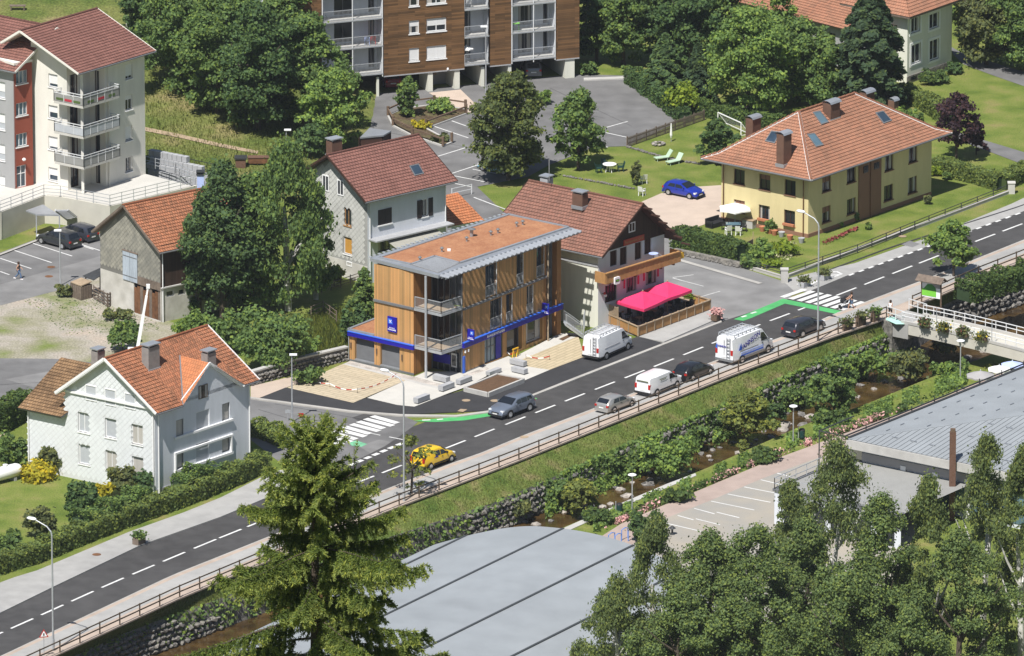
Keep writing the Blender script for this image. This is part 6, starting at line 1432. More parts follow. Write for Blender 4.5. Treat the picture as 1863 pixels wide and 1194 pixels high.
 # wheels
 for ax in (xr,xr + wb):
  for sgn in (1,-1):
   y = hw(ax) * sgn; q = MB(); nn = 16
   q.face([V((ax + ox + r * 1.2 * cos(2 * pi * i / nn),y + sgn * .006,max(zs * .7,r + r * 1.2 * sin(2 * pi * i / nn)))) for i in range(nn)][::-sgn]); q.build('wheel_arch','tyre',t,world=False)
   q = MB(); q.tube([V((ax + ox,y - sgn * .2,r)),V((ax + ox,y + sgn * .02,r))],r,16); wo = q.build('wheel','tyre',t,world=False)
   q = MB(); q.tube([V((ax + ox,y,r)),V((ax + ox,y + sgn * .035,r))],r * .64,14); rim = q.build('rim','rim',wo,world=False)
 # lamps, plates, mirrors, bumpers
 zl = lerp(zs,zb,.62)
 for sgn in (1,-1):
  yR = hw(.12) * .86 * sgn
  zt_ = zl + .1; q = MB(); q.box((ox + .10,yR,zt_ + (.1 if kind in ('van','midvan','ludo') else 0)),(.22,.20,.42 if kind in ('van','midvan','ludo') else .17)); q.build('tail_light','light_red',t,world=False)
  xf = L - .28; q = MB(); q.box((ox + xf,hw(xf) * .80 * sgn,ztop(xf) - .10),(.34,.30,.14)); q.build('headlight','light_clear',t,world=False)
  xm = C_['side'][-1][1][0] - .12; q = MB(); q.box((ox + xm,sgn * (sidey(xm,zb + .1) + .10),zb + .12),(.10,.18,.15)); q.build('mirror',bumper or 'paint_' + paint,t,world=False)
  q = MB(); x0 = C_['side'][-1][0][0]; q.box((ox + x0 + .16,sgn * (hw(x0) + .012),zb - .10),(.20,.03,.035)); q.build('door_handle','tyre',t,world=False)
  if bumper: q = MB(); q.box((ox + L * .5,sgn * (W / 2 + .004),zs + .18),(wb - 2.4 * r,.03,.13)); q.build('side_strip',bumper,t,world=False)
 q = MB(); q.box((ox - .012,0,zs + .36),(.02,.50,.11)); q.build('number_plate','plate',t,world=False); q = MB(); q.box((ox + L + .012,0,zs + .22),(.02,.50,.11)); q.build('number_plate','plate',t,world=False)
 q = MB(); q.box((ox + .03,0,zs + .10),(.14,W * .86,.2)); q.build('rear_bumper',bumper or 'paint_' + paint,t,world=False); q = MB(); q.box((ox + L - .04,0,zs + .06),(.16,W * .82,.16)); q.build('front_bumper',bumper or 'tyre',t,world=False)
 q = MB(); q.box((ox + L - .02,0,zs + .30),(.08,W * .42,.12)); q.build('grille','tyre',t,world=False)
 t['ox'] = ox; return t,C_,hw,sidey,ox
B_ = 'plastic_black'
make_car('suv','silver-blue SUV driving over the green lane before the bank','car','silver_blue',(962,748),(926.7,761),.045,cam_left=True,name='suv',bumper=None)
make_car('hatch','small silver hatchback parked on the pavement behind the white van','car','silver',(1116,751.5),(1147.4,739.5),.126,name='hatchback')
v2,*_ = make_car('midvan','plain white medium van with faded green lettering parked on the pavement','van','white',(1193.4,720.5),(1229.6,705.5),.126,name='delivery_van',bumper=B_)
make_car('hatch','black hatchback parked between the two white vans on the pavement','car','black',(1258.6,693.5),(1290,681),.126,name='hatchback')
make_car('suv','charcoal crossover parked furthest along the pavement beside the lamp post','car','charcoal',(1458.6,614.8),(1491,602.5),.126,name='crossover')
y1,yC,yh,ys,yo = make_car('ludo','bright yellow post van driving past the thin roadside tree','van','yellow',(782.4,855),(819.4,841),.03,name='post_van',bumper=B_)
make_car('hatch','blue hatchback parked on the pink gravel drive','car','blue',(1216.8,354.5),(1255.2,362.3),.03,name='hatchback')
make_car('mpv','dark navy minivan parked in the bay by the terrace wall','car','navy',(114.3,453.6),(76.6,443.4),.03,cam_left=True,name='minivan')
make_car('mpv','slate-blue estate car parked behind the navy minivan','car','slate',(148.2,441),(113,431),.03,cam_left=True,name='estate_car')
make_car('hatch','pale blue small car parked in the shade under the large round tree','car','skyblue',(917,319),(879,311),.04,cam_left=True,name='small_car')
nb = P(870,100) ; fwdn = (P(870,90) - P(870,130)); fwdn = V((-.1,1,0)).normalized()
make_car('hatch','dark red car inside the open garage on the left','car','red',None,None,0,loc=P(712,158) + V((0,1.2,0)),heading=fwdn,name='garaged_car')
make_car('hatch','grey car inside the open garage on the right','car','grey',None,None,0,loc=P(967,136) + V((0,.8,0)),heading=fwdn,name='garaged_car')
def van_extras(t,C_,hw,sidey,ox,letters):
 zr = 2.33; 
 for y in (-.78,0,.78): m = MB(); m.bar(V((ox + .3,y,zr + .16)),V((ox + 3.6,y,zr + .16)),.05); m.build('rack_rail','galvanised',t,world=False)
 for i in range(7): m = MB(); x = ox + .35 + i * .53; m.bar(V((x,-.8,zr + .12)),V((x,.8,zr + .12)),.05); [m.bar(V((x,s * .78,zr - .08)),V((x,s * .78,zr + .14)),.05) for s in (-1,1)]; m.build('rack_bar','galvanised',t,world=False)
 for y in (-.28,-.58): m = MB(); m.bar(V((ox - .05,y,.55)),V((ox - .03,y,2.4)),.05); m.build('ladder_rail','galvanised',t,world=False)
 for i in range(6): m = MB(); m.bar(V((ox - .05,-.28,.7 + i * .3)),V((ox - .05,-.58,.7 + i * .3)),.045); m.build('ladder_rung','galvanised',t,world=False)
 m = MB(); m.box((ox - .0,0,1.25),(.012,.025,1.6)); m.build('door_gap','tyre',t,world=False)
 for s in (-1,1):
  m = MB(); m.box((ox + 2.0,s * 1.0,1.1),(2.4,.035,.03)); m.build('side_groove','parasol_grey',t,world=False)
 if letters:
  for s in (-1,):
   X,N = V((1,0,0)),V((0,-1,0)); Zt = V((0,0,1))
   me = text_mesh('VANNSON',.56,'lettering',.01); ang = radians(17); M = Matrix(((cos(ang),-sin(ang),0,ox + 2.15),(0,0,-1,-1.0),(sin(ang),cos(ang),0,1.62),(0,0,0,1))); me.transform(M); me.materials.clear(); me.materials.append(MATS['bank_blue']); obj('lettering',me,t,False)
   m = MB(); pts = [(.55,1.15),(1.0,1.2),(.95,1.75),(.8,1.6)]; m.face([V((ox + x,-1.012,z)) for x,z in pts]); m.build('blue_swoosh','bank_blue_light',t,world=False)
   for k,(z0,z1,mm) in enumerate(((.62,.74,'bank_blue_light'),(.74,.95,'parasol_blue'))): m = MB(); m.box((ox + 2.4,-1.012,(z0 + z1) / 2),(3.0,.02,z1 - z0)); m.build('blue_band',mm,t,world=False)
  me = text_mesh('VANNSON',.2,'lettering',.006); me.transform(Matrix(((0,0,-1,ox - .02),(-1,0,0,.25),(0,1,0,1.5),(0,0,0,1)))); me.materials.clear(); me.materials.append(MATS['bank_blue']); obj('lettering',me,t,False)
  m = MB(); m.face([V((ox - .025,.82,1.35)),V((ox - .025,.62,1.2)),V((ox - .025,.66,1.75))]); m.build('blue_swoosh','bank_blue_light',t,world=False)
d1 = make_car('van','large plain white van with roof rack parked at the paved bay','van','white',(1101.5,654.5),(1140.5,637),.10,name='tradesman_van',bumper=B_); van_extras(*d1,False)
d2 = make_car('van','white tradesman van with blue lettering and ladder rack on the pavement','van','white',(1348,661),(1395,642.5),.126,name='tradesman_van',bumper='paint_grey'); van_extras(*d2,True)
for z,w_ in ((1.42,1.1),(1.30,.8)):
 for nm,c,sz in (('faded_lettering',V((-.55,-.955,z)),(w_,.012,.06)),): m = MB(); m.box(c,sz); m.build(nm,'leaf_olive',v2,world=False)
m = MB(); m.box((v2['ox'] - .012,0,1.42),(.012,1.2,.09)); m.build('faded_lettering','leaf_olive',v2,world=False)
m = MB(); m.face([V((yo + 1.05,-.925,.95)),V((yo + 1.75,-.925,.95)),V((yo + 1.45,-.925,1.12))]); m.build('blue_emblem','bank_blue',y1,world=False)
for o in list(bpy.data.objects):
 if 'ox' in o.keys(): del o['ox']
# ================================================================== people
def person(p,rz,J,label,top,legs,skirt=None,name='person',arms_bare=True,legs_bare=False):
 t = thing(name,label,'person',p,rz)
 def skin(nm,pts,edges,rad,mt):
  me = bpy.data.meshes.new(nm); me.from_pydata(pts,edges,[]); o = obj(nm,me,t,False); me.materials.append(MATS[mt])
  md = o.modifiers.new('skin','SKIN'); md.use_smooth_shade = True; o.modifiers.new('sub','SUBSURF').levels = 1
  for v,r in zip(me.skin_vertices[0].data,rad): v.radius = r if isinstance(r,tuple) else (r,r)
  me.skin_vertices[0].data[0].use_root = True; return o
 # pelvis, waist, chest, neck, head, crown, shoulders, elbows, wrists, hips, knees, ankles, toes
 n = ['pel','wai','che','nec','hea','cro','sl','el','wl','hl','sr','er','wr','hr','pl','kl','al','tl','pr','kr','ar','tr']
 pts = [J[k] for k in n]; e = [(0,1),(1,2),(2,3),(3,4),(4,5),(2,6),(6,7),(7,8),(8,9),(2,10),(10,11),(11,12),(12,13),(0,14),(14,15),(15,16),(16,17),(0,18),(18,19),(19,20),(20,21)]
 R = [(.13,.10),(.12,.09),(.14,.10),.05,.095,.08,.055,.042,.035,.03,.055,.042,.035,.03,.08,.058,.04,.03,.08,.058,.04,.03]
 skin('body',pts,e,R,'skin')
 tp = [J[k] for k in ('wai','che','sl','sr','pel')]; skin('top',tp,[(0,1),(1,2),(1,3),(0,4)],[(.14,.11),(.16,.12),.075,.075,(.15,.12)],top)
 lg = [J[k] for k in (('pel','pl','kl','al','pr','kr','ar') if not legs_bare else ('pel','pl','kl','kl','pr','kr','kr'))]
 if legs_bare: lg[2] = lerp(V(lg[1]),V(lg[2]),.75); lg[3] = lerp(V(lg[1]),V(J['kl']),.85); lg[5] = lerp(V(lg[4]),V(lg[5]),.75); lg[6] = lerp(V(lg[4]),V(J['kr']),.85)
 skin('trousers',[tuple(q) for q in lg],[(0,1),(1,2),(2,3),(0,4),(4,5),(5,6)],[(.15,.12),.095,.075,.06,.095,.075,.06],legs)
 h = V(J['hea']); m = MB(); m.lathe(h + V((0,.02,.0)),[(.0,-.16),(.07,-.13),(.105,-.02),(.11,.06),(.08,.13),(0,.155)],10); m.build('hair','hair',t,world=False)
 for k in ('tl','tr'): q = V(J[k]); m = MB(); m.box(q + V((0,.06,-.0)),(.09,.24,.07)); m.build('shoe','cloth_white',t,world=False)
 return t
def walk(stride=.28,arm=.25,reach=None,H=1.55):
 k = H / 1.7; J = dict(pel=(0,0,.92),wai=(0,0,1.08),che=(0,-.01,1.30),nec=(0,-.01,1.44),hea=(0,-.02,1.56),cro=(0,-.02,1.64),sl=(-.17,0,1.38),sr=(.17,0,1.38),el=(-.21,arm * .5,1.12),er=(.21,-arm * .5,1.12),wl=(-.2,arm * .6 - .1,.90),wr=(.2,-arm - .08,.93),hl=(-.2,arm * .6 - .13,.82),hr=(.2,-arm - .12,.86),
    pl=(-.09,0,.86),pr=(.09,0,.86),kl=(-.1,-stride * .75,.50),kr=(.1,stride * .2,.48),al=(-.1,-stride,.09),ar=(.1,stride * 1.25,.14),tl=(-.1,-stride - .12,.04),tr=(.1,stride * 1.15,.05))
 if reach: J.update(el=(-.2,-.2,1.14),er=(.2,-.2,1.14),wl=(-.16,-.45,1.02),wr=(.16,-.45,1.02),hl=(-.15,-.52,1.02),hr=(.15,-.52,1.02))
 return {a: tuple(c * k for c in v) for a,v in J.items()}
person(P(34,508,.03),radians(75),walk(.3,.25),'person with long brown hair walking across the left car park in jeans','cloth_black','cloth_denim')
person(P(1549,563,.05),radians(-80),walk(.26,.2,True),'person pushing a stroller over the striped crossing in dark clothes','cloth_black','cloth_denim',legs_bare=True)
person(P(1620,578,.14),radians(-30),walk(.15,.15),'person in white top and black shorts at the bridge entrance','cloth_white','cloth_black',legs_bare=True)
def stroller():
 p = P(1536,561,.05); t = thing('stroller','black stroller pushed along the crossing','stroller',p,radians(-80))
 m = MB(); m.lathe((0,0,.62),[(.05,-.2),(.22,-.12),(.26,.05),(.2,.28),(.06,.34)],10,1.5); m.build('seat','cloth_black',t,world=False)
 m = MB(); m.lathe((0,.16,.86),[(.27,-.02),(.24,.14),(.12,.24),(0,.27)],10,.9); m.build('hood','cloth_black',t,world=False)
 for x in (-.24,.24):
  m = MB(); m.bar(V((x,.35,.12)),V((x,-.1,.6)),.03); m.bar(V((x,-.35,.12)),V((x,.1,.62)),.03); m.bar(V((x,-.1,.6)),V((x,.55,1.0)),.03); m.build('frame_side','galvanised',t,world=False)
  for y in (-.35,.35): q = MB(); q.tube([V((x - .03,y,.13)),V((x + .03,y,.13))],.13,12); q.build('wheel','tyre',t,world=False)
 m = MB(); m.bar(V((-.24,.55,1.0)),V((.24,.55,1.0)),.035); m.build('handle','tyre',t,world=False)
stroller()
# ================================================================== street furniture
def mast_lamp(px,py,ytop,label,arm=1.75):
 p = P(px,py,.12); zt = zrow(p,ytop); W = hdir(px,py,.22,0,-1); t = thing('street_lamp',label,'street lamp',p)
 h = zt - .12; m = MB(); m.tube([p,p + V((0,0,.9))],.11,8); m.build('pole_base','galvanised',t)
 pts = [p + V((0,0,.9)),p + V((0,0,h - .3)),p + V((0,0,h)) + W * .08,p + V((0,0,h + .35)) + W * .45,p + V((0,0,h + .6)) + W * (arm - .5),p + V((0,0,h + .68)) + W * (arm - .2)]
 m = MB(); m.tube(pts,[.085,.06,.055,.05,.045,.045],8); m.build('pole','galvanised',t)
 q = pts[-1] + W * .35; m = MB(); n = 10; Y = V((-W.y,W.x,0))
 rings = [(.0,.0),(.16,-.02),(.2,.06),(.14,.15),(0,.17)]; i0 = 0
 for r,z in rings:
  for j in range(n): a = 2 * pi * j / n; m.v.append(tuple(q + W * cos(a) * r * 2.4 + Y * sin(a) * r * 1.1 + V((0,0,z))))
 for k in range(4):
  for j in range(n): a,b = k * n + j,k * n + (j + 1) % n; m.f.append((a,b,b + n,a + n)); m.uv.append([(0,0)] * 4)
 m.build('lamp_head','lamp_glass',t,smooth=True)
mast_lamp(97,1184,968,'tall curved street lamp nearest the bottom left corner'); mast_lamp(735,912,697,'tall curved street lamp beside the yellow van'); mast_lamp(1488,620,407,'tall curved street lamp near the striped crossing')
def post_lamp(px,py,ytop,label,z=.03,arm=.45):
 p = P(px,py,z) if z is not None else G(px,py); h = zrow(p,ytop) - p.z; t = thing('post_lamp',label,'street lamp',p); m = MB(); m.tube([p,p + V((0,0,h))],[.07,.045],8); m.build('pole','galvanised',t)
 m = MB(); m.box(p + V((arm * .5,0,h + .03)),(.62,.3,.11)); m.build('lamp_head','lamp_glass',t)
post_lamp(531.5,768,646,'straight lamp post with flat white head before the paved forecourt',.03,.25); post_lamp(110,520,420,'straight lamp post at the edge of the gravel yard',.03,-.35); post_lamp(884,172,49,'straight lamp post standing before the wooden block',.04,-.35); post_lamp(521,268,237,'short lamp post on the meadow below the trees',None,.25)
def globe_lamp(px,py,ytop,label):
 p = P(px,py,ZL); h = zrow(p,ytop) - p.z; t = thing('path_lamp',label,'street lamp',p); m = MB(); m.tube([p,p + V((0,0,h - .1))],.05,8); m.build('pole','galvanised',t)
 m = MB(); m.lathe(p + V((0,0,h - .12)),[(.05,0),(.1,.1),(.28,.16),(.36,.2),(.34,.24),(.18,.3),(0,.32)],14); m.build('lamp_head','lamp_glass',t,smooth=True)
globe_lamp(1150,932,866,'mushroom lamp by the round bush at the low path end'); globe_lamp(1443,808,741,'mushroom lamp halfway along the stream path'); globe_lamp(1747,691,622,'mushroom lamp standing before the footbridge')
# wooden post-and-rail fence above the stream
def rail_fence(label,xs,name='rail_fence',z=.12,h=1.02,line=FENCE,mt='wood_rail'):
 t = thing(name,label,'fence',P(xs[0],polyx(line,xs[0]),z)); pp = [P(x,polyx(line,x),z) for x in xs]
 post = MB(); post.box((0,0,h / 2),(.11,.11,h)); pm = post.mesh('post',mt)
 for p in pp: o = obj('post',pm,t,False); o.location = p - t.location
 for a,b in zip(pp,pp[1:]):
  for zz in (.45,.92): m = MB(); m.bar(a + V((0,0,h * zz)),b + V((0,0,h * zz)),.06,.09); m.build('rail',mt,t)
rail_fence('long brown post and rail fence between pavement and grassy stream bank',[-36 + 36.3 * i for i in range(45)] + [1588,1613])
rail_fence('short brown post and rail fence beyond the footbridge',[1660,1700,1745,1780,1815,1849,1885,1920])
def wire_fence(label,pts,h,gap,mt,name='garden_fence',rails=(.25,.6,.95),z=.05,post=.08):
 pp = [P(x,y,z) for x,y in pts]; t = thing(name,label,'fence',pp[0]); pm = MB().box((0,0,h / 2),(post,post,h)).mesh('post',mt)
 for a,b in zip(pp,pp[1:]):
  n = max(1,int(round((b - a).length / gap)))
  for i in range(n + 1):
   if i == n and b != pp[-1]: continue
   o = obj('post',pm,t,False); o.location = lerp(a,b,i / n) - t.location
  for zz in rails: m = MB(); m.bar(a + V((0,0,h * zz)),b + V((0,0,h * zz)),.05,.05); m.build('rail',mt,t)
 return t
wire_fence('dark low garden fence along the pavement of the yellow house',[(1433,503),(1560,460),(1690,407),(1836,350)],.75,2.3,'steel_dark'); wire_fence('dark low garden fence from the wall end to the stone gatepost',[(1345,482),(1420,504)],.7,2.0,'steel_dark')
for a,b,lb in (((1433,505),(1836,352),'low concrete kerb wall under the long garden fence'),((1345,484),(1422,507),'low concrete kerb wall under the short garden fence')):
 p,q = P(*a),P(*b); t = thing('kerb_wall',lb,'wall',p); MB().bar(p + V((0,0,.12)),q + V((0,0,.12)),.25,.28).build('kerb','concrete',t); MB().bar(p + V((0,0,.27)),q + V((0,0,.27)),.3,.04).build('coping','kerb',t)
for (x,y,h,mt,lb) in ((1427,514,1.15,'concrete','pale stone gatepost at the corner of the yellow house garden'),(1840,352,.95,'concrete_white','white stone gatepost at the far end of the garden fence')):
 p = P(x,y); t = thing('gatepost',lb,'gatepost',p); m = MB(); m.box(p + V((0,0,h / 2)),(.6,.55,h)); m.build('pillar',mt,t); m = MB(); m.box(p + V((0,0,h + .05)),(.7,.65,.1)); m.build('cap',mt,t)
# stone walls built stone by stone
def rock_mesh(seed,name,mt,flat=.75):
 r = random.Random(seed); bm = bmesh.new(); bmesh.ops.create_icosphere(bm,subdivisions=1,radius=.5)
 for v in bm.verts: v.co = v.co * (1 + r.uniform(-.22,.18)); v.co.z *= flat
 me = bpy.data.meshes.new(name); bm.to_mesh(me); bm.free(); me.materials.append(MATS[mt]); return me
STN = [rock_mesh(i,'stone','wall_stone' if i % 3 else 'rock',.85) for i in range(6)]
RCK = [rock_mesh(20 + i,'boulder','rock_pale' if i % 2 else 'rock',.6) for i in range(6)]
def stone_wall(label,path,h,size,name='stone_wall',lean=.12,cap=None,zb=None,limit=300,back=None,seed=1):
 """path: world points along the wall foot; stones heaped in rough courses"""
 r = random.Random(seed); t = thing(name,label,'wall',path[0]); cnt = 0
 for a,b in zip(path,path[1:]):
  d = (b - a).normalized(); nrm = V((d.y,-d.x,0)); nrm = nrm if nrm.y < 0 else -nrm; n = max(1,int((b - a).length / size)); rows = max(1,int(h / (size * .72)))
  for k in range(rows):
   for i in range(n):
    if cnt >= limit: break
    s = size * r.uniform(.85,1.3); p = lerp(a,b,(i + .5 + (.5 if k % 2 else 0) + r.uniform(-.15,.15)) / n) + V((0,0,size * .72 * (k + .4))) - nrm * (lean * k * size * .6) + nrm * r.uniform(-.03,.07)
    o = obj('stone',STN[r.randrange(6)],t,False); o.location = p - t.location; o.rotation_euler = (r.uniform(-.3,.3),r.uniform(-.3,.3),r.uniform(0,6.28)); o.scale = (s * 1.15,s * 1.0,s * .86); cnt += 1
  if cap: m = MB(); m.bar(a + V((0,0,h + .06)) - nrm * .2,b + V((0,0,h + .06)) - nrm * .2,.5,.14); m.build('coping',cap,t)
  if back: m = MB(); m.bar(a + V((0,0,h / 2)) - nrm * .3,b + V((0,0,h / 2)) - nrm * .3,.45,h); m.build('core',back,t)
 return t
def foot(x): q = ipol(TW_,P(x,polyx(WALLTOP,x),ZW).x); return V((q.x + .1,q.y - .42,ZB))
stone_wall('rough stone stream wall at the bottom left corner',[foot(x) for x in (90,160,240,320,400)],2.5,.62,limit=150,seed=2)
stone_wall('rough stone stream wall above the pool hall roof',[foot(x) for x in (850,920,1000,1060,1120)],2.5,.62,limit=170,seed=3)
stone_wall('rough stone stream wall in the middle behind the bushes',[foot(x) for x in (1125,1200,1280,1360,1440)],2.5,.68,limit=190,seed=4)
stone_wall('rough stone stream wall beside the footbridge',[foot(x) for x in (1445,1500,1560,1600,1640)],2.5,.68,limit=160,seed=5)
stone_wall('dark stone stream wall beyond the footbridge',[foot(x) for x in (1690,1740,1800,1863)],2.5,.62,limit=150,seed=6)
stone_wall('grey rubble garden wall beside the paved forecourt',[P(455,703,0),P(540,678,0),P(634,656,0)],1.1,.42,cap='concrete',back='wall_stone',lean=.02,seed=7)
stone_wall('low stone wall below the clipped hedge by the restaurant street',[P(1224,462,0),P(1300,478,0),P(1345,488,0)],.42,.34,lean=.02,back='wall_stone',seed=8)
stone_wall('line of edging stones across the lawn behind the restaurant',[P(1024,321,0),P(1090,333,0),P(1155,345,0)],.2,.3,seed=9); stone_wall('line of edging stones beside the sun loungers',[P(1140,268,0),P(1215,290,0),P(1275,300,0)],.25,.32,seed=10)
# boulders in the stream
r_ = random.Random(4); BZ = ZB + .02
BLD = [(1182,873,.5),(1238,852,.4),(1275,826,.5),(1290,830,.4),(1297,819,.45),(1347,825,.8),(1293,838,.4),(1400,775,1.0),(1404,797,.7),(1423,776,1.2),(1425,783,.9),(1434,772,.7),(1460,774,.7),(1475,759,.9),(1502,759,.8),(1502,748,.6),(1458,755,.7),(1430,753,.5),(1560,723,.5),(1610,694,.6),(1566,701,.5),(1120,888,.5),(1115,884,.4),(1130,891,.7),(1141,903,.9),(1160,864,.7),(1178,882,.8),(1180,860,.5),(1070,922,.8),(1095,922,.6),(1058,941,.5),(975,955,.7),(1003,948,.4),(1024,932,.5),(955,950,.5),(1110,917,.5),(1065,925,.5),(1085,896,.4),(1375,800,.35),(1365,808,.4),(1320,845,.4),(1255,858,.35),(1310,815,.35),(1335,805,.4),(1390,785,.45),(1535,735,.5),(1590,708,.5),(1640,690,.6),(1655,680,.5),(1760,650,.7),(1790,640,.6),(1150,878,.4),(1200,870,.35),(1220,862,.4)]
for x,y,s in BLD:
 o = obj('boulder',RCK[r_.randrange(6)]); o.location = P(x,y,BZ) ; o.rotation_euler = (r_.uniform(-.2,.2),r_.uniform(-.2,.2),r_.uniform(0,6.3)); o.scale = (s * 1.5,s * 1.2,s * 1.2); tag(o,'grey boulder lying in the shallow brown stream','boulder','boulders in the stream bed')
# footbridge
def footbridge():
 a,b = P(1640,588,.1),P(1905,652,.1); d = (b - a).normalized(); n = V((-d.y,d.x,0)); n = n if n.y > 0 else -n; w_ = 3.0; L_ = (b - a).length
 t = thing('footbridge','concrete footbridge with white tube railings over the stream','bridge',a); U = d
 m = MB(); N = 14; arch = lambda s: .12 * (1 - (2 * s - 1) ** 2)
 for i in range(N):
  s0,s1 = i / N,(i + 1) / N; p,q = lerp(a,b,s0) + V((0,0,arch(s0))),lerp(a,b,s1) + V((0,0,arch(s1))); dn = V((0,0,-.9))
  m.face([p,q,q + n * w_,p + n * w_]); m.face([p + dn,q + dn,q,p]); m.face([p + n * w_,q + n * w_,q + n * w_ + dn,p + n * w_ + dn]); m.face([p + dn + n * w_,q + dn + n * w_,q + dn,p + dn])
 m.build('deck','concrete_wall',t)
 for side in (0.06,w_ - .06):
  m = MB(); 
  for i in range(N): s0,s1 = i / N,(i + 1) / N; p,q = lerp(a,b,s0) + V((0,0,arch(s0))) + n * side,lerp(a,b,s1) + V((0,0,arch(s1))) + n * side; m.bar(p + V((0,0,.12)),q + V((0,0,.12)),.2,.24)
  m.build('parapet_kerb','concrete',t)
  for zz in (.62,.95):
   m = MB(); m.tube([lerp(a,b,i / N) + V((0,0,arch(i / N) + zz)) + n * side for i in range(N + 1)],.04,6); m.build('handrail','steel_white',t)
  for i in range(N + 1): m = MB(); p = lerp(a,b,i / N) + V((0,0,arch(i / N))) + n * side; m.bar(p,p + V((0,0,.97)),.06); m.build('rail_post','steel_white',t)
 for s in (.02,):
  p = lerp(a,b,s); m = MB(); m.box(V((p.x,p.y,-1.95)) + n * w_ / 2 - d * 1.7,(1.2,w_ + .6,4.0),d,n); m.build('abutment','wall_stone',t)
 # gate loop at the entrance
 e0,e1 = P(1613,578,.12),P(1645,588,.12)
 for p,q in ((e0,e1),(e0 + n * w_,e1 + n * w_)):
  for zz in (.5,1.0): m = MB(); m.bar(p + V((0,0,zz)),q + V((0,0,zz)),.06); m.build('approach_rail','steel_white',t)
  for k in (0,.5,1): m = MB(); c = lerp(p,q,k); m.bar(c,c + V((0,0,1.02)),.07); m.build('approach_post','steel_white',t)
 for k in (.24,.62): p = lerp(a,b,k) + n * .05; m = MB(); m.tube([p,p + V((0,0,2.1))],.04,6); m.build('pole','galvanised',t)
 p = lerp(a,b,.93) - n * .1; m = MB(); m.box(p + V((0,0,.95)),(1.2,.06,1.0),d,n); m.build('notice_board','wood_pale',t); m = MB(); m.bar(p + V((.0,0,-.5)),p + V((0,0,1.5)),.07); m.build('notice_post','galvanised',t)
 return a,b,d,n
BA,BB,BD,BN = footbridge()
psheet('bridge_approach',[(1606,575),(1640,562),(1690,575),(1652,591),(1612,583)],'pavement_light',.115,side=1.3)
# information board with a little roof
def info_board():
 p = P(1694,562,.1); X = hdir(1694,562,.18); Y = V((-X.y,X.x,0)); Y = Y if Y.y > 0 else -Y; N = -Y
 t = thing('information_board','roofed information board with green map picture beside the footbridge','information board',p); w_,h = 1.9,2.5
 for s in (-1,1): m = MB(); m.bar(p + X * s * w_ * .5,p + X * s * w_ * .5 + V((0,0,h)),.13); m.build('post','wood_post',t)
 m = MB(); m.box(p + V((0,0,1.65)) ,(w_,.07,1.3),X,Y); m.build('panel','sign_white',t)
 m = MB(); m.box(p + V((0,0,1.42)) - X * .2 + N * .045,(w_ * .74,.02,.62),X,Y); m.build('green_field','sign_green',t); m = MB()
 pts = [(-.75,1.7),(-.35,2.15),(.1,2.2),(.45,1.95),(.5,1.65),(-.3,1.62)]; m.face([p + X * a + V((0,0,b)) + N * .06 for a,b in pts]); m.build('green_hill','sign_green_dark',t)
 m = MB(); m.box(p + V((0,0,2.08)) + X * .55 + N * .05,(.7,.02,.35),X,Y); m.build('grey_picture','parasol_grey',t)
 for s in (-1,1): m = MB(); a = p + V((0,0,h + .42)); slab(m,[a - X * w_ * .68,a + X * w_ * .68,a + X * w_ * .68 + Y * s * .6 - V((0,0,.45)),a - X * w_ * .68 + Y * s * .6 - V((0,0,.45))],0,.06); m.build('roof_slope','wood_old' if s < 0 else 'wood_post',t)
 m = MB(); m.box(p + V((0,0,.1)),(w_ + .2,.5,.2),X,Y); m.build('footing','wood_post',t)
info_board()
